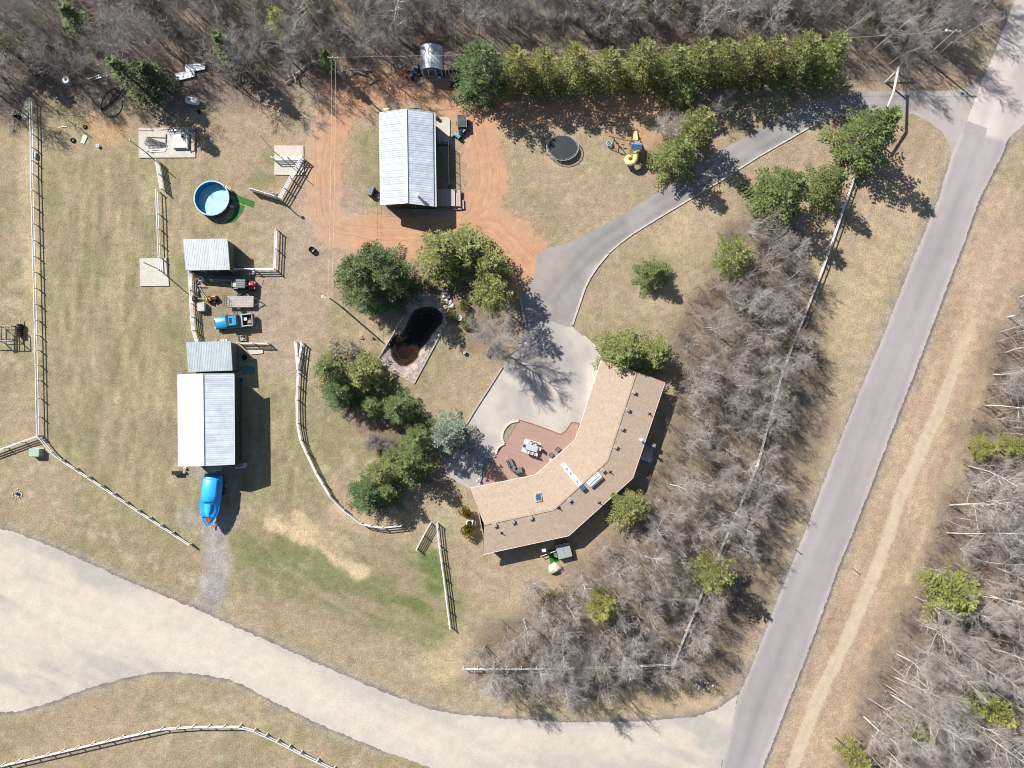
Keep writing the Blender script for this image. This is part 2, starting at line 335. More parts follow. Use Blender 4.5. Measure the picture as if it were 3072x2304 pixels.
def field(X, Y):
    """colour of the open ground at metres X, Y and how worn it is"""
    n1 = fbm(X, Y, 9, 0); n2 = fbm(X, Y, 3.2, 1); n3 = fbm(X, Y, 22, 2); n4 = fbm(X, Y, 1.2, 3, 3)
    tan, olive, straw = C(.37, .292, .195), C(.27, .242, .132), C(.50, .41, .29)
    pink = C(.39, .29, .205)
    col = np.broadcast_to(tan, X.shape + (3,)).copy()
    col = lay(col, sstep(.40, .60, n1 * .5 + n2 * .5) * .85, olive)
    col = lay(col, sstep(.5, .72, n2 * .5 + n4 * .5) * .6, straw); col = lay(col, sstep(.52, .68, fbm(X, Y, 1.6, 5, 3)) * .4, C(.265, .215, .14))
    col = lay(col, sstep(.5, .7, n3) * .6, pink)
    def strokes(L, k=3, soft=1.0):
        w = np.zeros(X.shape)
        for pts, hw, a in L:
            d = dist_line(X, Y, XY(pts)) + (fbm(X, Y, 2.6, k) - .5) * 2.2 * soft + (fbm(X, Y, .9, k + 1, 2) - .5) * .9 * soft
            w = np.maximum(w, a * sstep(hw * 1.5, hw * .45, d))
        return w
    # paddock on the west side is greener, the far side of the fence paler
    pad = sstep(2, -3, sdist(X, Y, XY([(118,430),(560,430),(760,560),(740,1000),(900,1120),(960,1500),(700,1560),(430,1620),(150,1350)])))
    col = lay(col, pad * (.45 + .45 * sstep(.3, .65, n2)), C(.312, .27, .158))
    # vertical mowing streaks in the paddock
    st = fbm(X * 1.0, Y * .22, .9, 4, 3)
    col = col * (1 + (pad * (st - .5) * .75)[..., None]); col = lay(col, pad * sstep(.58, .8, fbm(X, Y, 5, 4)) * .6, C(.225, .215, .115))
    ver = sstep(11, 5, dist_line(X, Y, XY([(2960,700),(2800,1130),(2700,1350),(2600,1600),(2480,1900),(2380,2200)])))
    col = lay(col, ver * .9, C(.435, .318, .222) * (.85 + .3 * n2[..., None]))
    lawn = sstep(2, -2, sdist(X, Y, XY([(1480,340),(2000,330),(2350,400),(2900,340),(2840,560),(2420,1500),(2250,1950),(1500,2140),(1300,2000),(1420,1700),(1300,1200),(1700,700)])))
    col = lay(col, lawn * .45, C(.40, .305, .21) * (.8 + .4 * n2[..., None]))
    # mowing streaks along the road
    a = R(66); st2 = fbm(X * math.cos(a) + Y * math.sin(a), (-X * math.sin(a) + Y * math.cos(a)) * 5, 8, 5, 3)
    east = sstep(-4, 6, X - (18 + Y * .5))
    col = col * (1 + (east * (st2 - .5) * .42)[..., None])
    w = strokes(GREEN, 1, 1.5); a = R(-28)
    st3 = fbm((X * math.cos(a) + Y * math.sin(a)), (-X * math.sin(a) + Y * math.cos(a)) * 4, 7, 2, 4)
    col = lay(col, w * (.35 + .65 * sstep(.4, .58, st3)), C(.152, .178, .066))
    col = lay(col, strokes(STRAW, 2, 1.0) * (.4 + .6 * sstep(.4, .6, st3)), C(.58, .45, .285))
    # forest floors: brown grey litter
    for F, c, am in ((F_TOP, C(.225, .178, .15), 1.), (F_RIGHT, C(.215, .17, .14), .92), (F_GROVE, C(.19, .152, .122), .95)):
        d = sdist(X, Y, XY(F)) + (fbm(X, Y, 6, 2) - .5) * 7
        col = lay(col, am * sstep(2.5, -2.0, d) * (.72 + .28 * n4), c * (.7 + .6 * n2[..., None]))
    col = lay(col, sstep(5, 0, sdist(X, Y, XY([(2950,1880),(3072,1950),(3200,2000),(3200,1700),(2960,1740)])) + 3 * (n2 - .5) * 2) * .7, C(.42, .29, .21))
    col = lay(col, strokes(BEDS, 0) * .95, C(.21, .145, .11) * (.7 + .6 * n4[..., None]))
    # sandy patch, burnt ring, gravel, worn yard between the sheds
    col = lay(col, strokes([([(290,380),(340,400)], 1.9, .95), ([(300,365),(300,430)], 1.2, .8)], 3), C(.46, .31, .17))
    col = lay(col, strokes([([(930,770),(950,740)], 1.3, .75)], 3), C(.235, .20, .18))
    yard = sstep(1.5, -2, sdist(X, Y, XY([(585,845),(760,840),(800,900),(800,1020),(600,1030)])) + (n2 - .5) * 4)
    col = lay(col, yard * .6, C(.315, .245, .175))
    gw = strokes(GRAVEL, 4, 1.2)
    col = lay(col, gw * .92, C(.37, .335, .315) * (.7 + .6 * n4[..., None]))
    # gravelly shoulders along the paved edges
    for E in (CUL[2:24], CUL[26:41], ROADR_L, ROADR_R):
        d = dist_line(X, Y, XY(E)); col = lay(col, sstep(1.7, .2, d + (n4 - .5) * 1.6) * .7, C(.36, .315, .265) * (.55 + .9 * n4[..., None]))
    for E, a_ in ((ROADR_R[4:], .85), (CUL[2:24], .5), (CUL[26:41], .5), (ROADR_L[5:], .3)):
        col = lay(col, sstep(.55, .2, dist_line(X, Y, XY(E))) * a_, C(.15, .13, .125))
    tw = np.zeros(X.shape)
    d = dist_line(X, Y, XY(TRAIL)); along = sstep(61, 20, -X * .35 + Y * .94 + 0 * d)
    tw = sstep(1.35, .45, d + (n4 - .5) * .5) * (.18 + .82 * sstep(26, -2, Y + 8 * (n2 - .5)))
    col = lay(col, tw * .92, C(.49, .40, .29)); col = lay(col, sstep(.45, .1, d) * tw * .45 * sstep(.3, .6, n2), C(.39, .34, .28))
    rw = strokes([(p, h * 1.0, a) for p, h, a in RED], 1, 1.0); rs = strokes([(p, h * 1.75, a * .75) for p, h, a in RED], 4, 1.3); col = lay(col, rs * .62, C(.425, .31, .225)); red = C(.465, .268, .165)
    col = lay(col, rw ** .7 * .97, red * (.9 + .22 * n2[..., None])); 
    col = lay(col, strokes([([(985,640),(940,740),(890,840),(850,960),(840,1040)], 5.2, .75), ([(960,330),(930,520),(920,660)], 2.4, .6)], 3, 1.6) * (1 - rw * .6), C(.385, .305, .245) * (.8 + .4 * n4[..., None]))
    for pts, hw, a_ in (([(1560,560),(1700,560),(1790,500),(1785,420),(1740,390)], .3, .5), ([(1590,600),(1730,590),(1815,500),(1805,410)], .25, .4)):   # wheel tracks on the lawn
        col = lay(col, strokes([(smooth_line(pts), hw, a_)], 2, .15), C(.43, .34, .2))
    # ruts
    best = np.full(X.shape, 1e9); rut = np.zeros(X.shape)
    for pts, hw, a_ in RED[:3]:
        s = dist_line(X, Y, XY(smooth_line(pts, 2)), True); m = np.abs(s) < best; best[m] = np.abs(s)[m]; rut[m] = s[m]
    return col, rw, gw, tw, rut
def finish_mesh(me, col, extra=None):
    a = me.attributes.new('tint', 'FLOAT_COLOR', 'POINT'); c = np.ones((len(col), 4), np.float32); c[:, :3] = col
    a.data.foreach_set('color', c.ravel())
    for k, v in (extra or {}).items():
        b = me.attributes.new(k, 'FLOAT', 'POINT'); b.data.foreach_set('value', np.asarray(v, np.float32))
M = {}
M['ground'] = painted('ground', wave=True, fine=(.26, 4.2), fine2=(.24, 14), bump=.9, mid=(.17, .95))
M['dirt'] = painted('dirt', wave=True, fine=(.10, 4), fine2=(.10, 14), bump=.4, mid=(.10, .8))
M['paving'] = painted('paving', rough=.88, fine=(.07, 6), fine2=(.06, 45), bump=.12, mid=(.05, .5))
# ---- one big sheet, cut along the edges of the worn tracks
st = .34
gx = np.concatenate([-np.geomspace(500, 98, 9), np.arange(-94, 94.01, st), np.geomspace(98, 500, 9)])
gy = np.concatenate([-np.geomspace(500, 70, 9), np.arange(-66, 80.01, st), np.geomspace(84, 500, 9)])
GX, GY = np.meshgrid(gx, gy)
gcol, grw, ggw, gtw, grut = field(GX, GY)
po = inside(GX, GY, PITS['PONDO'])
lit = np.maximum.reduce([sstep(2, -2, sdist(GX, GY, XY(F))) for F in (F_TOP, F_RIGHT, F_GROVE)])
GZ = (fbm(GX, GY, 2.0, 5, 3) - .5) * .16 * lit
ny, nx = GX.shape
idx = np.arange(nx * ny).reshape(ny, nx)
quads = np.stack([idx[:-1, :-1], idx[:-1, 1:], idx[1:, 1:], idx[1:, :-1]], -1).reshape(-1, 4)
cen = lambda A: (A[:-1, :-1] + A[:-1, 1:] + A[1:, 1:] + A[1:, :-1]).reshape(-1) / 4
cls = np.zeros(len(quads), int)
cls[cen(gtw) > .45] = 3; cls[cen(ggw) > .5] = 2; cls[cen(grw) > .42] = 1; cls[cen(po.astype(float)) > .99] = 9
V = np.stack([GX.ravel(), GY.ravel(), GZ.ravel()], -1); CF = gcol.reshape(-1, 3)
for k, nm in ((0, 'ground'), (1, 'dirt_road'), (2, 'gravel_pad'), (3, 'footpath')):
    q = quads[cls == k]; u, inv = np.unique(q, return_inverse=True); q = inv.reshape(-1, 4)
    me = bpy.data.meshes.new(nm); me.vertices.add(len(u)); me.vertices.foreach_set('co', V[u].ravel())
    me.loops.add(q.size); me.loops.foreach_set('vertex_index', q.ravel().astype(np.int32))
    me.polygons.add(len(q)); me.polygons.foreach_set('loop_start', np.arange(0, q.size, 4, dtype=np.int32))
    me.update(calc_edges=True); me.materials.append(M['dirt' if k in (1, 3) else 'ground'])
    finish_mesh(me, CF[u], {'rut': grut.ravel()[u], 'rutw': np.clip(grw.ravel()[u] * 1.2 - .15, 0, 1) * np.clip(1.4 - np.abs(grut.ravel()[u]) / 3.2, 0, 1)})
    me.polygons.foreach_set('use_smooth', [True] * len(q))
    tag(link(nm, me), kind='structure')
# ---- paved sheets
def densify(poly, step=.6, jit=.05, closed=True, seed=1):
    g = random.Random(seed); out = []
    n = len(poly)
    for i in range(n if closed else n - 1):
        a = poly[i]; b = poly[(i + 1) % n]; L = math.hypot(b[0] - a[0], b[1] - a[1]); k = max(1, int(L / step))
        for j in range(k):
            t = j / k; out.append((a[0] + (b[0] - a[0]) * t + g.uniform(-jit, jit), a[1] + (b[1] - a[1]) * t + g.uniform(-jit, jit)))
    return out
def sheet(name, poly, z, colf, step=.55, jit=.05, m=None, zf=None):
    out = densify(poly, step, jit)
    X, Y = np.meshgrid(np.arange(min(p[0] for p in out), max(p[0] for p in out), step), np.arange(min(p[1] for p in out), max(p[1] for p in out), step))
    keep = sdist(X, Y, out[::2]) < -step * .5
    pts = [Vector(p) for p in out] + [Vector(p) for p in zip(X[keep], Y[keep])]
    n = len(out)
    v, e, f, *_ = geometry.delaunay_2d_cdt(pts, [(i, (i + 1) % n) for i in range(n)], [list(range(n))], 1, 1e-4)
    A = np.array([(p.x, p.y) for p in v])
    zz = np.full(len(A), z) if zf is None else zf(A[:, 0], A[:, 1])
    me = bpy.data.meshes.new(name); me.from_pydata([(x, y, q) for (x, y), q in zip(A, zz)], [], f); me.materials.append(m or M['paving'])
    finish_mesh(me, colf(A[:, 0], A[:, 1]))
    me.polygons.foreach_set('use_smooth', [True] * len(f)); me.update()
    return tag(link(name, me), kind='structure')
RL, RR = XY(ROADR_L), XY(ROADR_R)
def road_col(X, Y):
    dl = dist_line(X, Y, RL); dr = dist_line(X, Y, RR); t = dl / (dl + dr + 1e-6)
    a = R(69); al = X * math.cos(a) + Y * math.sin(a); ac = -X * math.sin(a) + Y * math.cos(a)
    n = fbm(al, ac * 6, 16, 0, 3); n2 = fbm(X, Y, 5, 3)
    c = np.broadcast_to(C(.31, .277, .28), X.shape + (3,)).copy()
    c = lay(c, sstep(.085, .0, np.abs(t - .47)) * .5, C(.27, .24, .26))
    c = lay(c, np.exp(-((t - .27) / .1) ** 2) * .25 + np.exp(-((t - .75) / .1) ** 2) * .25, C(.375, .335, .33))
    c = lay(c, sstep(.75, .1, np.minimum(dl, dr) + (n2 - .5) * .6) * .6, C(.46, .405, .38))
    jx, jy = P2(2925, 395); top = sstep(-.5, .5, (X - jx) * .36 + (Y - jy) * .93 + (n2 - .5) * 1.2)                            # dusty stretch by the junction
    c = lay(c, top * .85, C(.47, .415, .385) * (.85 + .3 * n[..., None])); return c * (.84 + .32 * n[..., None])
sheet('road', RL + RR[::-1], .008, road_col, .34, .09)
DV = XY(DRIVE)
TR = XY([(2900,310),(2742,310),(2572,305),(2440,345),(2272,432),(2100,545),(1899,665),(1790,740),(1700,830),(1650,900),(1640,960)])
def drive_col(X, Y):
    s = dist_line(X, Y, TR, True); n = fbm(X, Y, 4, 1); n2 = fbm(X, Y, 1.3, 2)
    c = np.broadcast_to(C(.272, .252, .24), X.shape + (3,)).copy()
    for o in (-.85, .85): c = lay(c, np.exp(-((s - o) / .42) ** 2) * .7, C(.19, .182, .18))
    c = lay(c, sstep(.45, .75, n) * .6, C(.36, .325, .315))
    wx, wy = P2(1590, 800); c = lay(c, sstep(7, 0, np.hypot(X - wx, Y - wy) + (n - .5) * 6) * .5, C(.38, .29, .235))
    wx, wy = P2(2900, 300); c = lay(c, sstep(13, 3, np.hypot(X - wx, Y - wy) + (n - .5) * 5) * .7, C(.42, .375, .35))
    return c * (.88 + .24 * n2[..., None])
sheet('driveway', DV, .012, drive_col, .5)
def pad_col(X, Y):
    n = fbm(X, Y, 5, 4); n2 = fbm(X, Y, 1.5, 2)
    c = np.broadcast_to(C(.385, .35, .325), X.shape + (3,)).copy()
    c = lay(c, sstep(.48, .66, n) * .75, C(.50, .45, .40)); c = lay(c, sstep(.5, .34, n) * .6, C(.29, .272, .268))
    return c * (.9 + .2 * n2[..., None])
sheet('parking_pad', XY(PAD), .016, pad_col, .5)
def cul_col(X, Y):
    a = R(-24); al = X * math.cos(a) + Y * math.sin(a); ac = -X * math.sin(a) + Y * math.cos(a)
    n = fbm(al, ac * 5, 16, 0); n2 = fbm(X, Y, 7, 3); n3 = fbm(al, ac * 3, 3, 1)
    c = np.broadcast_to(C(.405, .37, .335), X.shape + (3,)).copy()
    L = XY([(-200,1870),(150,1860),(420,1900),(700,1975),(900,2060),(1100,2150),(1400,2220),(1900,2230)])
    d = dist_line(X, Y, L) + (n2 - .5) * 5
    c = lay(c, sstep(.42, .6, n) * .7, C(.53, .465, .385))
    c = lay(c, sstep(6.5, 0.0, d) * .8, C(.50, .45, .39)); c = lay(c, sstep(2.4, .2, d + (n - .5) * 4) * .3, C(.55, .48, .385))
    for Lp in ([(-100,1660),(140,1730),(330,1800),(600,1900),(900,2030)], [(-50,1750),(80,1760),(180,1800)], [(0,2050),(120,2045),(250,1990)], [(500,1960),(800,2020),(1100,2140)]):
        c = lay(c, sstep(.55, .05, dist_line(X, Y, XY(smooth_line(Lp))) + (n3 - .5) * .9) * .16, C(.56, .51, .46))
    e = np.minimum(dist_line(X, Y, XY(CUL[:24])), dist_line(X, Y, XY(CUL[24:])))
    c = lay(c, sstep(2.2, .3, e) * .4 * sstep(-60, 10, X), C(.40, .36, .36))
    return c * (.93 + .14 * n[..., None])
M['gravel'] = painted('gravel_road', rough=.92, fine=(.11, 5), fine2=(.13, 15), bump=.3, mid=(.09, .6))
sheet('lower_road', XY(CUL), .004, cul_col, .4, .13, M['gravel'])
# dark asphalt patch in the junction
tag(MB().prism(XY([(2886,400),(2900,362),(2962,385),(2955,412)]), .0085, .013).build('asphalt_patch', mat('asphalt_patch', (.33, .295, .295), .9, .1, 4)), kind='structure')
# ---- pond
PW, PO = PITS['PONDW'], PITS['PONDO']
def bed_z(X, Y):
    s = sdist(X, Y, PW); e = sdist(X, Y, PO)
    return np.minimum(-.02 + 0 * s, np.clip(-.32 + s * .22, -1.1, -.03)) * sstep(-.0, -.25, e) - .01
def bed_col(X, Y):
    s = sdist(X, Y, PW); n = fbm(X, Y, .5, 1, 2)
    c = C(.50, .41, .37) * (.6 + .8 * n[..., None])
    wx, wy = P2(1226, 1072); k = sstep(2.3, 1.0, np.hypot(X - wx, Y - wy) + (n - .5) * .8)
    deep = sstep(.25, -.1, s); c = lay(c, deep * k, C(.15, .095, .035) * (.6 + .8 * n[..., None])); c = lay(c, sstep(-.25, -.9, s) * k * .9, C(.115, .06, .045))
    c = lay(c, sstep(.1, -.5, s) * (1 - k), C(.012, .014, .016)); return c  # near black: muddy depth plus tree shade and reflection put into the colour
M['bed'] = painted('pond_bed', rough=.6, fine=(.25, 5), fine2=(.2, 20), bump=.7)
sheet('pond_bed', PO, 0, bed_col, .22, 0, M['bed'], bed_z)
wm, t_, b_ = node_mat('water'); N, L = t_.nodes, t_.links
tr = N.new('ShaderNodeBsdfTransparent'); tr.inputs[0].default_value = (.42, .40, .36, 1)
gl = N.new('ShaderNodeBsdfGlossy'); gl.inputs['Roughness'].default_value = .03
fr = N.new('ShaderNodeFresnel'); fr.inputs[0].default_value = 1.33
ns = N.new('ShaderNodeTexNoise'); ns.inputs['Scale'].default_value = 3; bp = N.new('ShaderNodeBump'); bp.inputs['Strength'].default_value = .05
ge = N.new('ShaderNodeNewGeometry'); L.new(ge.outputs['Position'], ns.inputs['Vector']); L.new(ns.outputs['Fac'], bp.inputs['Height'])
L.new(bp.outputs[0], gl.inputs['Normal']); L.new(bp.outputs[0], fr.inputs['Normal'])
ms = N.new('ShaderNodeMixShader'); L.new(fr.outputs[0], ms.inputs[0]); L.new(tr.outputs[0], ms.inputs[1]); L.new(gl.outputs[0], ms.inputs[2])
L.new(ms.outputs[0], N['Material Output'].inputs[0])
me = bpy.data.meshes.new('pond_water'); wp = [(x, y, -.30) for x, y in PW]
me.from_pydata(wp, [], [tuple(range(len(wp)))]); me.materials.append(wm); tag(link('pond_water', me), kind='structure')
# ------------------------------------------------------------------ trees
M['bark_pale'] = mat('bark_pale', (.68, .625, .575), .85, .22, 4, rand=.12)
M['bark_grey'] = mat('bark_grey', (.44, .40, .375), .9, .2, 4, rand=.15)
M['twig'] = mat('twig', (.33, .298, .28), .9, .12, 2, rand=.18)
M['twig_pale'] = mat('twig_pale', (.38, .338, .31), .9, .12, 2, rand=.12)
M['twig_brush'] = mat('twig_brush', (.225, .185, .165), .95, .25, .25)
M['bark_dark'] = mat('bark_dark', (.11, .085, .065), .9, .2, 5)
class Fast:
    """light tube collector for branches"""
    def __init__(s): s.v = []; s.f = []
    def branch(s, pts, rs, n):
        base = len(s.v)
        d0 = (pts[-1] - pts[0]).normalized() if (pts[-1] - pts[0]).length > 1e-6 else Vector((0, 0, 1))
        u = d0.orthogonal().normalized(); w_ = d0.cross(u)
        cs = [(math.cos(2 * math.pi * k / n), math.sin(2 * math.pi * k / n)) for k in range(n)]
        for p, r in zip(pts, rs):
            for c, s_ in cs:
                q = p + (u * c + w_ * s_) * r; s.v.append((q.x, q.y, q.z))
        for i in range(len(pts) - 1):
            for k in range(n):
                a = base + i * n + k; b = base + i * n + (k + 1) % n; s.f.append((a, b, b + n, a + n))
    def mesh(s, name, m):
        me = bpy.data.meshes.new(name); me.from_pydata(s.v, [], s.f); me.materials.append(m); me.update(); return me
def bend_line(g, p, d, L, n, wob, up=0.0):
    pts = [p.copy()]; d = d.normalized()
    for _ in range(n):
        d = (d + Vector((g.uniform(-wob, wob), g.uniform(-wob, wob), g.uniform(-wob, wob) * .6 + up))).normalized()
        p = p + d * (L / n); pts.append(p.copy())
    return pts
def at_line(pts, t):
    k = t * (len(pts) - 1); i = min(int(k), len(pts) - 2); f = k - i; return pts[i].lerp(pts[i + 1], f), (pts[i + 1] - pts[i]).normalized()
def bare_tree(seed, h, r0, first=.42, stems=1, spread=.75, dens=1.0, pale=True, wide=1.0, tw=1.0, grey=False):
    tw *= 1.12
    """trunk with main limbs, crown of branches and twigs: two meshes"""
    g = random.Random(seed); T, Cn = Fast(), Fast()
    for s_ in range(stems):
        lean = .05 if stems == 1 else .32
        a = g.uniform(0, 6.28) if stems == 1 else 6.28 * (s_ + g.uniform(-.2, .2)) / stems
        hh = h * (1 if stems == 1 else g.uniform(.75, 1))
        tp = bend_line(g, Vector((0, 0, -.05)), Vector((math.cos(a) * lean, math.sin(a) * lean, 1)), hh, 9, .10, .02)
        rr = r0 / (stems ** .5)
        T.branch(tp, [rr * (1 - .93 * (i / 9) ** .9) for i in range(10)], 6)
        nb = int(g.uniform(15, 19) * dens)
        for b in range(nb):
            t = first + (1 - first) * (b + g.random()) / nb * .97
            p, d = at_line(tp, t); az = g.uniform(0, 6.28) + b * 2.4
            rel = (t - first) / (1 - first)
            L = hh * (.36 - .24 * rel) * g.uniform(.6, 1.15) * wide
            el = spread * (1 - .45 * rel)
            dr = Vector((math.cos(az) * math.sin(el + .3), math.sin(az) * math.sin(el + .3), math.cos(el + .3) * .9))
            bp_ = bend_line(g, p, dr, L, 5, .16, .05)
            br = rr * .31 * (1 - .6 * rel)
            big = b % 2 == 0 and L > hh * .2
            T.branch(bp_, [max(.011, br * (1 - .8 * i / 5)) for i in range(6)], 4)
            ns = max(5, int(L * 4.2 * dens))
            for k in range(ns):
                tt = .18 + .82 * (k + g.random()) / ns; q, dd = at_line(bp_, min(tt, .999)); aa = g.uniform(0, 6.28)
                o = dd.orthogonal().normalized(); o.rotate(Matrix.Rotation(aa, 3, dd))
                sd = (dd * .8 + o * .85 + Vector((0, 0, .22))); l2 = L * g.uniform(.22, .42) * (1.15 - .5 * tt)
                sp = bend_line(g, q, sd, l2, 3, .22, .05)
                Cn.branch(sp, [.012 * tw, .010 * tw, .008 * tw, .004 * tw], 3)
                for m_ in range(int(5 + l2 * 5.5)):
                    q2, d2 = at_line(sp, g.uniform(.15, .999)); o2 = d2.orthogonal().normalized(); o2.rotate(Matrix.Rotation(g.uniform(0, 6.28), 3, d2))
                    e = q2 + (d2 * .8 + o2 * .9 + Vector((0, 0, .2))).normalized() * g.uniform(.3, .75)
                    Cn.branch([q2, e], [.0075 * tw, .004 * tw], 3)
    nm = 'trunk'
    return T.mesh(nm, M['bark_grey'] if grey else (M['bark_pale'])), Cn.mesh('crown', M['twig_pale'] if pale else M['twig'])
def spruce(seed, h, rad, dens=1.0, fol='spruce', droop=.35, base=.05, pw=.85, tuft=1.0):
    g = random.Random(seed); T = Fast(); F = MB()
    T.branch([Vector((0, 0, -.05)), Vector((0, 0, h * .5)), Vector((0, 0, h * .97))], [.03 * h ** .75, .018 * h ** .75, .012], 6)
    fv, ff = [], []
    def leaf(p, d, L, wd, tilt):
        s = d.cross(Vector((0, 0, 1)))
        s = s.normalized() if s.length > 1e-3 else Vector((1, 0, 0))
        s.rotate(Matrix.Rotation(tilt, 3, d)); b = len(fv)
        e = p + d * L; m_ = p + d * (L * .45)
        for q in (p, m_ + s * wd, e, m_ - s * wd): fv.append((q.x, q.y, q.z))
        ff.append((b, b + 1, b + 2, b + 3))
    z = h * base; lev = 0
    while z < h * .965:
        rel = (z / h - base) / (1 - base); L0 = rad * (1 - rel) ** pw + .12
        nb = max(4, int((4.2 + 2.6 * (1 - rel)) * dens)); off = g.uniform(0, 6.28)
        for b in range(nb):
            az = off + 6.283 * (b + g.uniform(-.28, .28)) / nb; L = L0 * g.uniform(.6, 1.28)
            up = .30 + .5 * rel
            p = Vector((0, 0, z + g.uniform(-.12, .12))); d = Vector((math.cos(az), math.sin(az), up - .1)).normalized()
            n = max(3, int(L / .30)); stp = L / n; pts = [p]
            for i in range(n):
                d = (d + Vector((g.uniform(-.08, .08), g.uniform(-.08, .08), -droop * 1.1 / n * (1 - rel * .6)))).normalized()
                p = p + d * stp; pts.append(p)
            T.branch([pts[0], pts[len(pts) // 2], pts[-1]], [.022, .014, .005], 3)
            for i in range(1, n + 1):
                q = pts[i]; dd = (pts[i] - pts[i - 1]).normalized(); f = i / n
                side = dd.cross(Vector((0, 0, 1))).normalized()
                if f < .28 and L > .9: continue
                wl = L * .27 * (1.15 - .85 * f) + .12
                for sgn in (-1, 1):
                    k = max(1, int(wl / .17))
                    for j in range(k):
                        o = q + (side * sgn * .92 + dd * .62) * (wl * (j + .2) / k) + Vector((0, 0, g.uniform(-.05, .03) - .10 * j))
                        td = (side * sgn * g.uniform(.5, 1.0) + dd * g.uniform(.55, 1.0) + Vector((0, 0, g.uniform(-.3, .35)))).normalized()
                        leaf(o, td, .34 * tuft * g.uniform(.8, 1.25), .055 * tuft * g.uniform(.9, 1.5), g.uniform(-.4, .4))
                        if g.random() < .55:
                            td.rotate(Matrix.Rotation(g.uniform(-.9, .9), 3, 'Z'))
                            leaf(o + Vector((0, 0, .04)), td, .3 * tuft, .06 * tuft, g.uniform(-.4, .4))
                leaf(q, (dd + Vector((0, 0, g.uniform(-.1, .3)))).normalized(), .38 * tuft, .075 * tuft, g.uniform(-.3, .3))
        z += (.46 - .16 * rel) * (h / 9) ** .35; lev += 1
    for k in range(8): leaf(Vector((0, 0, h * .95)), Vector((g.uniform(-.35, .35), g.uniform(-.35, .35), 1)).normalized(), .4, .05, 0)
    me = bpy.data.meshes.new('crown'); me.from_pydata(fv, [], ff); me.materials.append(M[fol]); me.update()
    return T.mesh('trunk', M['bark_dark']), me
M['spruce'] = foliage('spruce_needles', (.138, .172, .060), .38, .22, .018)
M['pine'] = foliage('pine_needles', (.205, .22, .075), .38, .25, .018)
M['pine_yellow'] = foliage('pine_needles_yellow', (.27, .268, .08), .3, .3, .012)
M['blue_spruce'] = foliage('blue_spruce_needles', (.20, .24, .18), .36, .2, .008)
M['cedar'] = foliage('cedar_leaves', (.24, .20, .025), .3, .25, .01)
M['dark_spruce'] = foliage('dark_spruce_needles', (.098, .138, .052), .42, .2, .018)
SPR = {'spruce': [spruce(s, 10, 2.6) for s in (1, 2, 3, 4)],
       'row': [spruce(s, 8.5, 2.35, 1.1, 'pine', .25, .06, .62) for s in (11, 12, 13, 14)],
       'pine': [spruce(s, 9, 2.4, .85, 'pine', .15, .22, .6) for s in (21, 22)],
       'yellow': [spruce(s, 10, 1.9, .7, 'pine_yellow', .12, .3, .6) for s in (31, 32)],
       'dark': [spruce(s, 10, 3.1, 1.1, 'dark_spruce', .35, .05, .62) for s in (41, 42, 43)],
       'blue': [spruce(51, 9, 2.6, 1.1, 'blue_spruce', .3, .05, .8, 1.1)],
       'thin': [spruce(s, 10, 1.35, .75, 'dark_spruce', .35, .12, .85) for s in (61, 62)]}
HGT = {'spruce': 10, 'row': 8.5, 'pine': 9, 'yellow': 10, 'dark': 10, 'blue': 9, 'thin': 10}
RAD = {'spruce': 2.6, 'row': 2.35, 'pine': 2.4, 'yellow': 1.9, 'dark': 3.1, 'blue': 2.6, 'thin': 1.35}
def tree(name, ms, loc, label, cat='tree', rz=0.0, sc_=(1, 1, 1), group=None, tilt=(0, 0)):
    t = thing(name, label, cat, loc, rz, group); t.scale = sc_; t.rotation_euler = (tilt[0], tilt[1], rz)
    link('trunk', ms[0], t); link('crown', ms[1], t); return t
def conifer(kind, i, px, py, d, h, label, base=False, group=None):
    """px, py: middle of the crown in the photo (or its foot when base), d: crown width in photo pixels, h: metres"""
    p = P(px, py, 0 if base else h * .42); p.z = 0
    r = d * .0502 / 2 * (1 - .4 * h / CAM_H) / RAD[kind]
    L = SPR[kind]; return tree('pine_tree' if kind in ('pine', 'yellow') else 'spruce_tree', L[i % len(L)], p, label, 'tree', rnd.uniform(0, 6.28), (r, r, h / HGT[kind]), group)
HG = 'trees of the hedge row along the drive'
for i, (x, y, d, h, lb) in enumerate([
    (1446, 212, 138, 10, 'biggest dark green evergreen of the hedge row, at its end beside the two small sheds'),
    (1548, 205, 92, 8, 'evergreen in the hedge row next to the biggest end tree'),
    (1628, 212, 92, 8, 'evergreen in the hedge row, third from the sheds, above the trampoline'),
    (1722, 205, 98, 8.6, 'evergreen in the hedge row, fourth from the sheds, just before the greyish thin one'),
    (1822, 208, 88, 7.6, 'thin greyish evergreen in the hedge row above the trampoline and playset'),
    (1918, 190, 92, 9, 'bright evergreen in the hedge row right after the thin greyish one'),
    (2008, 200, 92, 8.5, 'evergreen in the hedge row above the birch clump by the playset'),
    (2092, 188, 92, 9, 'evergreen in the hedge row, sixth from its drive entrance end'),
    (2160, 184, 86, 8.4, 'evergreen in the hedge row, fifth from its drive entrance end'),
    (2228, 182, 86, 8.8, 'evergreen in the hedge row, fourth from its drive entrance end'),
    (2298, 176, 90, 8.8, 'evergreen in the hedge row, third from its drive entrance end'),
    (2388, 172, 100, 9, 'evergreen in the hedge row, second from its drive entrance end'),
    (2474, 174, 100, 8.6, 'evergreen ending the hedge row nearest the drive entrance')]):
    conifer('dark' if i == 0 else 'row', i, x, y + 4, d * 1.3, h * 1.2, lb, group=HG)
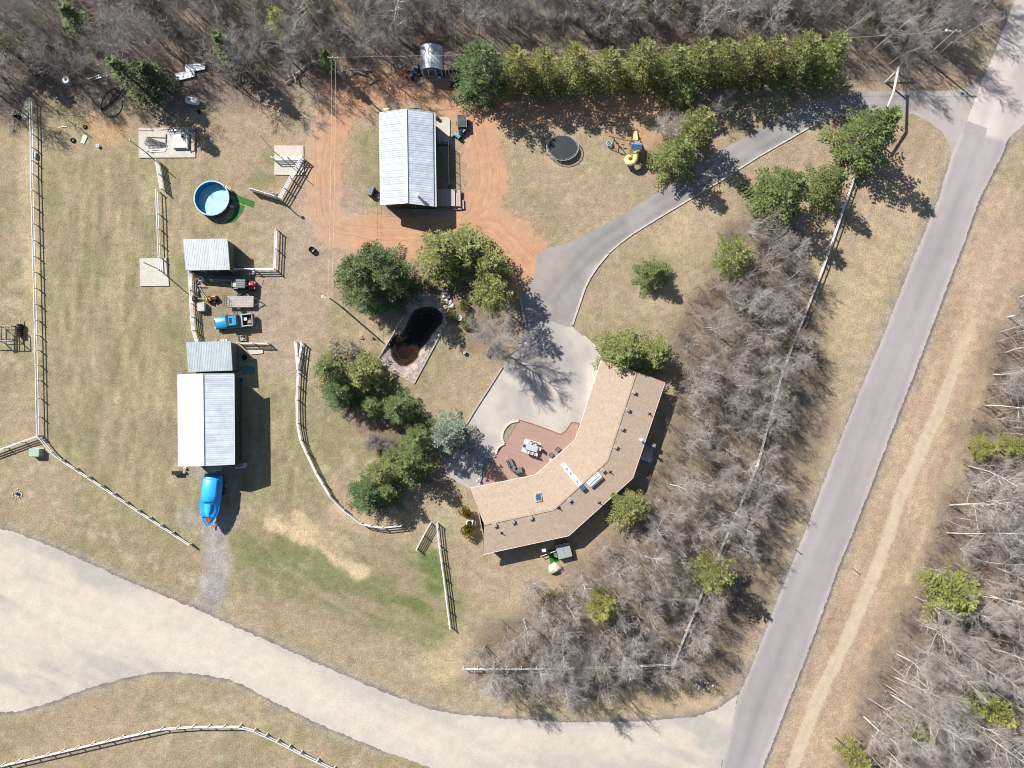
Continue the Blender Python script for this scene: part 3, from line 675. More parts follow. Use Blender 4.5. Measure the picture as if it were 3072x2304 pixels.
CON = [
    ('pine', 0, 2052, 288, 88, 6, 'bushy bright green pine behind the birch clump, touching the hedge row'),
    ('row', 1, 2088, 388, 112, 10, 'bushy green evergreen on the lawn side of the drive beside the playset birch'),
    ('row', 2, 2026, 466, 116, 9, 'bushy green evergreen at the drive edge, nearest the playset slide'),
    ('spruce', 0, 2606, 404, 172, 13, 'tall spruce under the log gateway with a long shadow reaching the road'),
    ('spruce', 1, 2345, 582, 165, 12, 'broad tall spruce at the upper end of the grove between drive and fence'),
    ('spruce', 2, 2483, 552, 118, 8.5, 'middle sized spruce beside the white fence, between two taller spruces'),
    ('pine', 1, 2192, 774, 112, 8.5, 'yellow green pine at the lawn edge of the grove'),
    ('spruce', 3, 1960, 820, 92, 5, 'small lone spruce in the middle of the lawn below the drive'),
    ('row', 3, 1868, 1058, 128, 6.8, 'bright bushy evergreen over the garage end of the house roof'),
    ('row', 0, 1962, 1064, 104, 6.2, 'yellowish bushy evergreen next to the rusty net frame behind the house'),
    ('pine', 0, 1880, 1520, 104, 7, 'pale green pine close to the outer bend of the house roof'),
    ('pine', 1, 2134, 1712, 112, 10, 'pale green pine on the fence line with a jagged shadow on the road'),
    ('yellow', 0, 1798, 1812, 92, 8, 'small yellow green pine alone among the bare trees below the hot tub'),
    ('yellow', 1, 2843, 1772, 140, 9, 'large yellow green pine in the right hand wood beside a clearing'),
    ('yellow', 0, 2749, 2172, 84, 6, 'bright yellow green young pine inside the right hand wood near the bottom'),
    ('yellow', 1, 2935, 2105, 95, 12, 'tall leaning yellow pine among white trunks in the right hand wood'),
    ('yellow', 0, 2545, 2250, 70, 9, 'narrow yellow pine at the edge of the right hand wood next to the footpath'),
    ('yellow', 1, 2938, 1342, 64, 6, 'small yellow green pine at the wood edge where the trunks lie almost level'),
    ('yellow', 0, 3018, 1338, 66, 7, 'yellow green pine half cut by the right hand picture edge'),
    ('dark', 0, 1080, 828, 135, 11, 'dark spruce on the west side of the big clump beside the pond'),
    ('dark', 1, 1136, 790, 130, 12, 'dark spruce at the back of the big clump beside the pond'),
    ('dark', 2, 1172, 846, 140, 11, 'dark spruce of the big clump overhanging the pond'),
    ('dark', 0, 1112, 880, 118, 9, 'lowest dark spruce at the front of the big clump, nearest the light pole'),
    ('row', 2, 1330, 766, 140, 9, 'bushy spruce between the red dirt road and the pond'),
    ('row', 3, 1405, 756, 138, 9, 'bushy spruce at the bend of the red dirt road, second above the pond'),
    ('row', 0, 1470, 800, 116, 9, 'bright spruce overlooking the driveway fork, upper of two'),
    ('pine', 0, 1474, 880, 112, 11, 'tall bright spruce shading the driveway, lower of two'),
    ('spruce', 1, 993, 1108, 104, 7.5, 'olive green spruce closest to the curved white fence'),
    ('row', 2, 1088, 1118, 112, 7, 'bright green spruce at the bottom corner of the pond border'),
    ('dark', 1, 1022, 1180, 96, 6.5, 'spruce standing lowest of the three by the pond corner'),
    ('spruce', 2, 1116, 1220, 72, 5, 'small spruce in the middle of the planted strip below the pond'),
    ('spruce', 3, 1195, 1220, 104, 7, 'feathery spruce on the lawn below the pond with a reddish shadow'),
    ('spruce', 0, 1258, 1312, 104, 7.5, 'green spruce touching the blue grey spruce'),
    ('blue', 0, 1347, 1308, 112, 9, 'blue grey spruce casting its shadow on the patio'),
    ('spruce', 1, 1185, 1364, 72, 5.5, 'small spruce beside the bare lilac bush'),
    ('spruce', 2, 1222, 1390, 126, 8, 'wide feathery spruce in the planted strip below the blue spruce'),
    ('pine', 1, 1146, 1412, 84, 6, 'yellowish spruce on the fence side of the wide feathery one'),
    ('dark', 2, 1110, 1478, 118, 6.5, 'dark round spruce at the lower end of the planted strip'),
    ('spruce', 3, 1166, 1474, 84, 6, 'spruce at the lower end of the planted strip beside the dark round one')]
for k in CON: conifer(k[0], k[1], k[2], k[3], k[4] * 1.1, k[5], k[6])
for kind, i, x, y, d, h, lb in [
    ('thin', 0, 452, 290, 95, 11.5, 'leaning looking dark spruce at the forest edge above the concrete slab'),
    ('thin', 1, 490, 262, 90, 7.5, 'short dark spruce at the forest edge by the metal sheets'),
    ('thin', 0, 722, 205, 84, 10, 'narrow spruce in the top wood between the metal sheets and the power pole'),
    ('thin', 1, 275, 104, 86, 8, 'olive spruce deep in the top left wood'),
    ('yellow', 0, 60, 176, 100, 9, 'yellowish pine at the left picture edge in the top wood'),
    ('yellow', 1, 870, 128, 74, 9, 'pale yellow pine standing in the top wood among grey crowns'),
    ('thin', 0, 998, 214, 56, 6.5, 'small bright spruce right beside the leaning power pole')]:
    conifer(kind, i, x, y, d, h, lb, True)
# shrubs
def shrub_mesh(seed, fol, n=900, flat=.8):
    g = random.Random(seed); fv, ff = [], []
    lobes = [(Vector((g.uniform(-.45, .45), g.uniform(-.45, .45), g.uniform(.35, .8))), g.uniform(.35, .6)) for _ in range(7)]
    for i in range(n):
        c, r = lobes[i % 7]; d = Vector((g.gauss(0, 1), g.gauss(0, 1), abs(g.gauss(0, 1)) * flat)).normalized(); p = c + d * r * g.uniform(.6, 1)
        t = (d + Vector((g.uniform(-.5, .5), g.uniform(-.5, .5), g.uniform(0, .6)))).normalized(); s = t.orthogonal().normalized(); s.rotate(Matrix.Rotation(g.uniform(0, 6), 3, t))
        b = len(fv); m_ = p + t * .09
        for q in (p, m_ + s * .045, p + t * .2, m_ - s * .045): fv.append((q.x, q.y, q.z))
        ff.append((b, b + 1, b + 2, b + 3))
    me = bpy.data.meshes.new('crown'); me.from_pydata(fv, [], ff); me.materials.append(M[fol]); me.update()
    T = Fast()
    for k in range(5): T.branch([Vector((0, 0, 0)), Vector((g.uniform(-.4, .4), g.uniform(-.4, .4), .8))], [.03, .012], 4)
    return T.mesh('trunk', M['bark_dark']), me
SH = {'cedar': shrub_mesh(1, 'cedar', 1500), 'pine': shrub_mesh(2, 'pine', 1100), 'spruce': shrub_mesh(3, 'spruce', 900)}
for k, x, y, d, zz, lb in [('cedar', 1394, 1538, 40, 1.5, 'golden cedar bush at the roof corner, on the pond side of the white heat pump'),
    ('cedar', 1407, 1592, 44, 1.6, 'golden cedar bush at the house corner below the white heat pump'),
    ('pine', 1284, 852, 30, 1.4, 'small bright round bush above the pond rocks'), ('pine', 1352, 946, 44, .9, 'low spreading juniper between the pond corner and the white planter'),
    ('pine', 1402, 966, 48, .9, 'low spreading juniper on the driveway side of the white planter'), ('spruce', 1396, 924, 36, 1.0, 'low dark juniper just above the white planter')]:
    r = d * .0502 / 2 / .95; tree('shrub', SH[k], P(x, y, zz * .5) * 1.0, lb, 'shrub', rnd.uniform(0, 6), (r, r, zz))
    bpy.data.objects[-1] if False else None
for o in COL.objects:
    if o.get('category') == 'shrub': o.location.z = 0
# bare trees
BT = {'tall': [bare_tree(s, 14, .105, .42, wide=1.05) for s in (101, 102, 103, 104)],
      'aspen': [bare_tree(s, 11, .12, .32, pale=True, dens=1.05, wide=1.22) for s in (111, 112, 113, 114)],
      'grey': [bare_tree(s, 11, .13, .30, pale=False, dens=1.1, grey=True, wide=1.25) for s in (121, 122, 123, 124)],
      'clump': [bare_tree(s, 7, .14, .22, 5, pale=False, dens=.6, wide=1.1) for s in (131, 132, 133)],
      'birch': [bare_tree(141, 8, .30, .22, 6, pale=True, dens=.7, wide=1.25)],
      'spread': [bare_tree(151, 9, .2, .2, 1, spread=1.1, pale=False, dens=1.7, wide=1.75, grey=True), bare_tree(152, 10, .2, .25, 1, spread=1.1, pale=True, dens=1.5, wide=1.45)],
      'lilac': [bare_tree(161, 4, .1, .12, 9, pale=False, dens=.7, wide=1.35, tw=1.1)]}
BH = {'tall': 14, 'aspen': 11, 'grey': 11, 'clump': 7, 'birch': 8, 'spread': 9, 'lilac': 4}
def bare(kind, x, y, h, label, i=0, group=None, world=None, name='bare_tree'):
    p = Vector((*world, 0)) if world else P(x, y, 0); s = h / BH[kind]
    w_ = s * rnd.uniform(.9, 1.12) if group else s
    return tree(name, BT[kind][i % len(BT[kind])], p, label, 'tree', rnd.uniform(0, 6.28), (w_, w_, s), group, (rnd.gauss(0, .035), rnd.gauss(0, .035)) if group else (0, 0))
bare('birch', 1990, 412, 7.5, 'white multi stemmed birch clump leaning over the lawn beside the playset')
bare('clump', 2150, 338, 5, 'bare grey bush between the hedge row and the rock pile by the drive', 1)
bare('spread', 1490, 1040, 9.5, 'large bare spreading tree whose branching shadow falls on the parking pad')
bare('lilac', 1128, 1325, 3.6, 'bare purple grey lilac bush in the planted strip by the small spruces')
bare('lilac', 1172, 1338, 3.2, 'bare purple grey bush between the lilac and the wide feathery spruce')
bare('spread', 1190, 112, 10, 'pale spreading bare tree with radiating branches above the silver roofed shed', 1)
bare('clump', 1812, 1640, 4, 'small pale bare bush at the house wall beside the hot tub', 2)
bare('clump', 2560, 440, 5, 'bare twiggy bush on the grass at the foot of the tallest spruce', 0)
bare('clump', 1600, 1760, 7, 'lone thin bare tree on the lawn just below the boulder', 1)
bare('clump', 2245, 700, 6, 'bare pale bush at the grove edge above the yellow green pine', 2)
bare('clump', 2340, 640, 4.5, 'bare brown bush at the foot of the broad spruce on the lawn side', 1)
M['willow'] = foliage('willow_buds', (.50, .42, .27), .25, .3, .01)
def willow_mesh():
    t, c = bare_tree(171, 3.2, .1, .12, 8, pale=True, dens=.45, wide=1.05)
    g = random.Random(5); v = np.array([q.co[:] for q in c.vertices]); fv, ff = [], []
    for k in range(3200):
        p = Vector(v[g.randrange(len(v))]) + Vector((g.uniform(-.05, .05),) * 3); b = len(fv); r = g.uniform(.035, .075)
        d = Vector((g.uniform(-1, 1), g.uniform(-1, 1), g.uniform(-1, 1))).normalized(); s = d.orthogonal()
        for q in (p, p + (d + s) * r, p + d * 2 * r, p + (d - s) * r): fv.append(q[:])
        ff.append((b, b + 1, b + 2, b + 3))
    me = bpy.data.meshes.new('bud'); me.from_pydata(fv, [], ff); me.materials.append(M['willow']); return t, c, me
WT, WC, WB = willow_mesh()
for x, y, s, lb in ((1045, 1062, 1.0, 'pale budding willow bush at the pond corner above the bright spruce'), (1090, 1085, .7, 'smaller pale budding willow bush against the pond border')):
    t = tree('shrub', (WT, WC), P(x, y), lb, 'shrub', rnd.uniform(0, 6), (s * 1.75, s * 1.75, s * 1.1)); o = link('bud', WB, t); o['kind'] = 'stuff'
# woods: each tree one can count stands alone
XYL = lambda poly: XY(poly)
def scatter(poly, n, mind, seed, avoid=()):
    g = random.Random(seed); pl = XY(poly); xs = [p[0] for p in pl]; ys = [p[1] for p in pl]; out = []; tries = 0
    while len(out) < n and tries < n * 400:
        tries += 1; x, y = g.uniform(min(xs), max(xs)), g.uniform(min(ys), max(ys))
        if not inside(np.array([x]), np.array([y]), pl)[0]: continue
        if any((x - a) ** 2 + (y - b) ** 2 < mind * mind for a, b in out): continue
        if any((x - a) ** 2 + (y - b) ** 2 < r * r for a, b, r in avoid): continue
        out.append((x, y))
    return out
avoid = [(o.location.x, o.location.y, 2.6) for o in COL.objects if o.get('category') == 'tree']
avoid += [(*P2(1293, 190), 4.0), (*P2(1350, 195), 3.0), (*P2(565, 220), 3.0)]
W_TOP = [(-60,-130),(2860,-130),(2960,-20),(2880,120),(2790,215),(2640,205),(2560,120),(1400,110),(1330,150),(1235,150),(1220,205),(1060,205),(930,245),(800,265),(640,250),(450,255),(300,270),(120,265),(-60,330)]
W_R = [(3150,790),(3050,850),(2985,1000),(2960,1140),(2915,1300),(2850,1500),(2790,1650),(2735,1800),(2640,2000),(2590,2120),(2530,2290),(2530,2330),(3150,2330)]
W_G = [(2330,680),(2260,660),(2170,830),(2090,900),(2040,1060),(2060,1290),(1990,1440),(1900,1590),(1760,1700),(1660,1790),(1480,1900),(1430,1960),(1440,2030),(1520,2060),(1800,2050),(2040,2040),(2090,1950),(2180,1720),(2240,1560),(2340,1300),(2385,1050),(2395,850)]
AREAS = {
 'bare trees of the wood along the top': [
  (lambda x, y: x < 330 and y > 130, 'at the wood edge above the paddock fence'), (lambda x, y: x < 330, 'deep in the wood at the top left corner'),
  (lambda x, y: x < 680 and y > 130, 'at the wood edge above the cluttered concrete slab'), (lambda x, y: x < 680, 'deep in the wood above the metal roofing sheets'),
  (lambda x, y: x < 1080 and y > 110, 'at the wood edge round the leaning power pole'), (lambda x, y: x < 1080, 'deep in the wood above the leaning power pole'),
  (lambda x, y: x < 1400, 'in the wood behind the two garden sheds'), (lambda x, y: x < 1780, 'in the wood behind the shed end of the hedge row'),
  (lambda x, y: x < 2180, 'in the wood behind the middle of the hedge row'), (lambda x, y: x < 2540, 'in the wood behind the drive end of the hedge row'),
  (lambda x, y: y > 90, 'on the wood corner beside the log gateway'), (lambda x, y: True, 'in the wood at the top right beside the road')],
 'bare birches of the wood right of the footpath': [
  (lambda x, y: y < 1200, 'in the wood above the small yellow green pine'), (lambda x, y: y < 1560 and x < 2960, 'on the footpath side of the wood at mid height'),
  (lambda x, y: y < 1560, 'at the right picture edge at mid height'), (lambda x, y: y < 1860 and x < 2880, 'on the footpath side of the wood by the large pine'),
  (lambda x, y: y < 1860, 'round the clearing at the right picture edge'), (lambda x, y: x < 2680, 'on the footpath side of the wood near the bottom'),
  (lambda x, y: x < 2860, 'in the wood between the two lower yellow pines'), (lambda x, y: True, 'in the lower right corner of the picture')],
 'bare trees of the grove behind the house': [
  (lambda x, y: y < 960, 'in the grove next to the yellow green pine and lawn'), (lambda x, y: y < 1280 and x < 2200, 'in the grove behind the garage end of the house'),
  (lambda x, y: y < 1280, 'along the white fence in the upper grove'), (lambda x, y: y < 1560 and x < 2130, 'in the grove beside the back landing of the house'),
  (lambda x, y: y < 1560, 'along the white fence at mid grove'), (lambda x, y: y < 1800 and x < 1900, 'in the grove round the lone small yellow green pine'),
  (lambda x, y: y < 1800, 'in the grove round the pale pine on the fence line'), (lambda x, y: x < 1640, 'at the lawn end of the fence along the grove bottom'),
  (lambda x, y: x < 1880, 'above the middle of the fence along the grove bottom'), (lambda x, y: True, 'in the fence corner at the bottom of the grove')]}
for poly, n, md, sd, mix, hr, lbs, grp in (
    (W_TOP, 128, 2.0, 21, ('grey', 'grey', 'aspen', 'clump', 'grey', 'tall'), (.75, 1.05), ('bare tree with a grey brown crown in the wood along the top edge', 'bare tree with a pale crown in the wood along the top edge'), 'bare trees of the wood along the top'),
    (W_R, 84, 2.2, 22, ('tall', 'tall', 'aspen', 'tall', 'clump'), (.85, 1.15), ('low bare grey tree in the wood right of the footpath', 'white trunked bare birch leaning outwards in the wood right of the footpath'), 'bare birches of the wood right of the footpath'),
    (W_G, 80, 2.3, 23, ('aspen', 'tall', 'aspen', 'grey', 'clump'), (.6, .92), ('grey bare tree in the grove between the house and the white fence', 'white trunked bare birch in the grove between the house and the white fence'), 'bare trees of the grove behind the house')):
    g = random.Random(sd)
    for j, (x, y) in enumerate(scatter(poly, n, md, sd, avoid)):
        k = g.choice(mix); pale = k in ('tall', 'aspen', 'birch'); h = BH[k] * g.uniform(*hr); px, py = project(x, y)
        if 'grove' in grp and px > 2175 - (py - 1400) * .36 - 120: h *= .72
        low = k == 'clump'; kind = ('low many stemmed bare bush' if low else 'pale barked bare tree' if pale else 'grey brown bare tree')
        where = next(w_ for f, w_ in AREAS[grp] if f(px, py))
        bare(k, 0, 0, h, kind + ' ' + where, g.randrange(4), kind + 's ' + where, (x, y), 'bare_bush' if low else 'bare_tree')
# understory brush: nobody could count it
def brush(name, poly, n, seed, hr=(1.2, 3.8)):
    g = random.Random(seed); T = Fast()
    for x, y in scatter(poly, n, .25, seed, [(a, b, r * .8) for a, b, r in avoid if r > 2]):
        h = g.uniform(*hr); k = g.randrange(5, 9)
        for s in range(k):
            a = g.uniform(0, 6.28); l = g.uniform(.15, .7)
            p0 = Vector((x + g.uniform(-.25, .25), y + g.uniform(-.25, .25), -.05)); d = Vector((math.cos(a) * l, math.sin(a) * l, 1)).normalized()
            p1 = p0 + d * h * .6; p2 = p1 + (d + Vector((g.uniform(-.4, .4), g.uniform(-.4, .4), 0))) * h * .4
            T.branch([p0, p1, p2], [.018, .014, .007], 3)
            for m_ in range(5):
                q = p0.lerp(p2, g.uniform(.35, .95)); T.branch([q, q + Vector((g.uniform(-.5, .5), g.uniform(-.5, .5), g.uniform(.1, .5))) * h * .35], [.012, .007], 3)
    tag(link(name, T.mesh(name, M['twig_brush'])), 'tangled bare brush and saplings covering the forest floor', kind='stuff')
B_TOP = [(-60,-100),(2900,-100),(2920,60),(2830,200),(2660,225),(2560,160),(1390,150),(1330,130),(1240,130),(1215,215),(960,270),(640,260),(400,290),(100,290),(-60,330)]
brush('forest_brush', B_TOP, 1700, 31); brush('wood_brush', F_RIGHT[1:11] + [(3130,2400),(3130,860)], 950, 32, (1, 2.6)); brush('grove_brush', F_GROVE, 1050, 33, (.8, 2.6))

# thinner trees past those one can pick out: one mass per wood
def sapling(seed):
    g = random.Random(seed); T = Fast(); tp = bend_line(g, Vector((0, 0, -.05)), Vector((0, 0, 1)), 8, 7, .09, .03); T.branch(tp, [.06, .054, .047, .04, .032, .024, .016, .008], 4)
    for b in range(18):
        t = .3 + .68 * (b + g.random()) / 18; p, d = at_line(tp, t); az = b * 2.4 + g.uniform(-.5, .5); L = 2.7 * (1.2 - t) * g.uniform(.6, 1.2); el = .75 * (1.1 - t * .5)
        bl = bend_line(g, p, Vector((math.cos(az) * math.sin(el), math.sin(az) * math.sin(el), math.cos(el))), L, 3, .2, .06); T.branch(bl, [.022, .018, .013, .007], 3)
        for k in range(max(4, int(L * 4.5))):
            q, dd = at_line(bl, g.uniform(.15, .99)); o = dd.orthogonal().normalized(); o.rotate(Matrix.Rotation(g.uniform(0, 6.28), 3, dd)); v = (dd * .8 + o * .85 + Vector((0, 0, .25))).normalized()
            l2 = g.uniform(.4, 1.0); e = q + v * l2; T.branch([q, e], [.011, .006], 3)
            if g.random() < .7: v.rotate(Matrix.Rotation(g.uniform(-.9, .9), 3, 'Z')); q2 = q.lerp(e, .5); T.branch([q2, q2 + v * l2 * .6], [.009, .005], 3)
    return np.array(T.v), np.array(T.f)
SAP = [sapling(s) for s in (201, 202, 203, 204)]
M['sapling'] = mat('sapling_bark', (.43, .378, .345), .9, .3, .3)
def sapling_mass(name, poly, n, seed, hr, lb):
    g = random.Random(seed); VV, FF = [], []; base = 0
    for x, y in scatter(poly, n, .9, seed, [(a, b, min(r, 2.0)) for a, b, r in avoid]):
        v, f = SAP[g.randrange(4)]; a = g.uniform(0, 6.28); h = g.uniform(*hr) / 8; w_ = h * g.uniform(.85, 1.2); c, s_ = math.cos(a) * w_, math.sin(a) * w_; tx, ty = g.gauss(0, .05), g.gauss(0, .05)
        px, py = project(x, y)
        if 'grove' in name and px > 2175 - (py - 1400) * .36 - 60: h *= .75
        VV.append(np.stack([v[:, 0] * c - v[:, 1] * s_ + x + tx * v[:, 2], v[:, 0] * s_ + v[:, 1] * c + y + ty * v[:, 2], v[:, 2] * h], -1)); FF.append(f + base); base += len(v)
    V_, F_ = np.concatenate(VV), np.concatenate(FF); me = bpy.data.meshes.new(name); me.vertices.add(len(V_)); me.vertices.foreach_set('co', V_.ravel())
    me.loops.add(F_.size); me.loops.foreach_set('vertex_index', F_.ravel().astype(np.int32)); me.polygons.add(len(F_)); me.polygons.foreach_set('loop_start', np.arange(0, F_.size, 4, dtype=np.int32)); me.update(calc_edges=True)
    me.materials.append(M['sapling']); tag(link(name, me), lb, kind='stuff')
sapling_mass('forest_saplings', W_TOP, 300, 61, (6, 11), 'mass of thin bare trees filling the wood along the top edge')
sapling_mass('wood_saplings', W_R, 220, 62, (6, 11), 'mass of thin bare trees filling the wood right of the footpath')
sapling_mass('grove_saplings', W_G, 290, 63, (5, 9.5), 'mass of thin bare trees filling the grove behind the house')

# ------------------------------------------------------------------ buildings
M['metal_blue'] = mat('metal_blue', (.32, .365, .395), .5, .09, .8, metal=.15, spec=.5, rand=.05)
M['metal_sunlit'] = mat('metal_sunlit', (.47, .505, .53), .75, .1, .7, metal=.0, spec=.2, rand=.05)  # sunny workshop slope, toned apart from the shaded slope of the same roof
M['metal_glare'] = mat('metal_glare', (.74, .75, .75), .33, .04, .8, metal=.1, spec=.6)  # sunny barn slope: sun glare put into the colour
M['metal_shaded'] = mat('metal_shaded', (.68, .74, .80), .4, .09, .7, metal=.15, spec=.45, rand=.05)  # slopes turned from the sun: sky reflection put into the colour
M['galv'] = mat('galvanised', (.50, .53, .57), .42, .16, 2, metal=.35, spec=.5)
M['green_siding'] = mat('green_siding', (.045, .075, .06), .6, .1, 1)
M['grey_siding'] = mat('grey_siding', (.10, .12, .11), .6, .1, 1)
M['white'] = mat('white_paint', (.78, .77, .76), .5, .05, 2)
M['vinyl'] = mat('white_vinyl', (.80, .78, .79), .45, .04, 1.5)
M['glass'] = mat('dark_glass', (.03, .045, .06), .08, .1, 1, spec=.8)
M['glass_blue'] = mat('skylight_glass', (.06, .10, .18), .06, .1, 1, spec=.9)
M['concrete'] = mat('concrete', (.44, .41, .36), .9, .2, 1.6, bump=.2, bscale=12, col2=(.56, .52, .45))
M['wood'] = mat('weathered_wood', (.36, .28, .21), .85, .22, 3, bump=.2)
M['wood_grey'] = mat('grey_wood', (.40, .37, .34), .85, .2, 3, bump=.2)
M['wood_new'] = mat('fresh_lumber', (.55, .40, .24), .8, .15, 3)
M['rust'] = mat('rusty_steel', (.20, .085, .04), .85, .3, 6)
M['steel'] = mat('steel', (.36, .38, .40), .45, .15, 5, metal=.6)
M['dark_steel'] = mat('dark_steel', (.05, .052, .055), .5, .2, 5, metal=.3)
M['black'] = mat('black_plastic', (.018, .018, .02), .5, .2, 5)
M['rubber'] = mat('rubber', (.022, .022, .024), .85, .2, 5)
M['grey_plastic'] = mat('grey_plastic', (.20, .21, .215), .6, .1, 3)
M['siding_tan'] = mat('tan_siding', (.42, .35, .28), .7, .1, 2)
M['brown_trim'] = mat('brown_trim', (.10, .06, .04), .6, .15, 3)
def shingle_mat(name, c1, c2, sx=2.6):
    m, t, b = node_mat(name); N, L = t.nodes, t.links
    b.inputs['Roughness'].default_value = .92; b.inputs['Specular IOR Level'].default_value = .15
    ge = N.new('ShaderNodeNewGeometry')
    vo = N.new('ShaderNodeTexVoronoi'); vo.inputs['Scale'].default_value = 4.5
    n1 = N.new('ShaderNodeTexNoise'); n1.inputs['Scale'].default_value = 1.0; n1.inputs['Detail'].default_value = 6
    n2 = N.new('ShaderNodeTexNoise'); n2.inputs['Scale'].default_value = 14; n2.inputs['Detail'].default_value = 3
    for n in (vo, n1, n2): L.new(ge.outputs['Position'], n.inputs['Vector'])
    sp = N.new('ShaderNodeSeparateColor'); L.new(vo.outputs['Color'], sp.inputs[0])
    ad = N.new('ShaderNodeMath'); ad.operation = 'ADD'; L.new(sp.outputs[0], ad.inputs[0]); L.new(n1.outputs['Fac'], ad.inputs[1])
    a2 = N.new('ShaderNodeMath'); a2.operation = 'ADD'; L.new(ad.outputs[0], a2.inputs[0]); L.new(n2.outputs['Fac'], a2.inputs[1])
    mr = N.new('ShaderNodeMapRange'); mr.inputs[1].default_value = .6; mr.inputs[2].default_value = 2.1; L.new(a2.outputs[0], mr.inputs[0])
    mx = N.new('ShaderNodeMix'); mx.data_type = 'RGBA'; mx.inputs[6].default_value = (*c1, 1); mx.inputs[7].default_value = (*c2, 1)
    L.new(mr.outputs[0], mx.inputs[0]); L.new(mx.outputs[2], b.inputs['Base Color'])
    bp = N.new('ShaderNodeBump'); bp.inputs['Strength'].default_value = .35; bp.inputs['Distance'].default_value = .03
    L.new(n2.outputs['Fac'], bp.inputs['Height']); L.new(bp.outputs[0], b.inputs['Normal']); return m
M['shingle'] = shingle_mat('tan_shingles', (.36, .275, .208), (.475, .37, .285))
M['shingle_brown'] = shingle_mat('brown_shingles', (.10, .085, .075), (.20, .17, .145))
def panels(name, par, e0, e1, r0, r1, n, m, ribs=3, th=.02):
    """metal sheets side by side between eave e0-e1 and ridge r0-r1, each sheet with raised ribs"""
    nrm = (e1 - e0).cross(r0 - e0).normalized()
    if nrm.z < 0: nrm = -nrm
    for i in range(n):
        a, b = i / n, (i + 1) / n - .0015
        A, B, Cc, D = e0.lerp(e1, a), e0.lerp(e1, b), r0.lerp(r1, b), r0.lerp(r1, a)
        q = MB(); lift = nrm * (.002 * (i % 2))
        q.add([A + lift, B + lift, Cc + lift, D + lift, A - nrm * th, B - nrm * th, Cc - nrm * th, D - nrm * th],
              [(0,1,2,3),(4,7,6,5),(0,4,5,1),(1,5,6,2),(2,6,7,3),(3,7,4,0)])
        for k in range(ribs):
            t = (k + .12) / ribs; p, s = A.lerp(B, t), D.lerp(Cc, t); w_ = (B - A).normalized() * .035
            q.add([p - w_, p + w_, s + w_, s - w_, p - w_ * .5 + nrm * .025, p + w_ * .5 + nrm * .025, s + w_ * .5 + nrm * .025, s - w_ * .5 + nrm * .025],
                  [(4,5,6,7),(0,1,5,4),(1,2,6,5),(2,3,7,6),(3,0,4,7)])
        q.build(name, m, par, world=True)
def wall_ring(par, poly, z0, tops, m, name='wall', th=.12):
    """one wall per side of the outline; tops gives the height at each corner (or a list of (x, y, z) crest points per side)"""
    n = len(poly)
    for i in range(n):
        a, b = poly[i], poly[(i + 1) % n]; cr = tops[i] if isinstance(tops, list) and isinstance(tops[i], list) else None
        ta = tops[i] if cr is None and isinstance(tops, list) else (tops if cr is None else None)
        d = Vector((b[0] - a[0], b[1] - a[1], 0)).normalized(); nn = Vector((d.y, -d.x, 0)) * th
        prof = [(a[0], a[1], z0), (b[0], b[1], z0)] + ([(b[0], b[1], ta), (a[0], a[1], ta)] if cr is None else cr[::-1])
        k = len(prof); q = MB()
        o = [Vector(p) + d * 0 for p in prof]; inn = [p - nn for p in o]
        q.add(o + inn, [tuple(range(k)), tuple(range(k, 2 * k))[::-1]] + [(j, k + j, k + (j + 1) % k, (j + 1) % k) for j in range(k)])
        q.build(name, m, par, world=True)
def inset(poly, d):
    n = len(poly); ar = sum(poly[i][0] * poly[(i + 1) % n][1] - poly[(i + 1) % n][0] * poly[i][1] for i in range(n)); sg = 1 if ar > 0 else -1
    out = []
    for i in range(n):
        p0, p1, p2 = Vector(poly[i - 1]), Vector(poly[i]), Vector(poly[(i + 1) % n])
        a, b = (p1 - p0).normalized(), (p2 - p1).normalized(); na, nb = Vector((-a.y, a.x)) * sg, Vector((-b.y, b.x)) * sg
        m = (na + nb); m = m / max(.3, m.dot(na)); q = p1 + m * d; out.append((q.x, q.y))
    return out
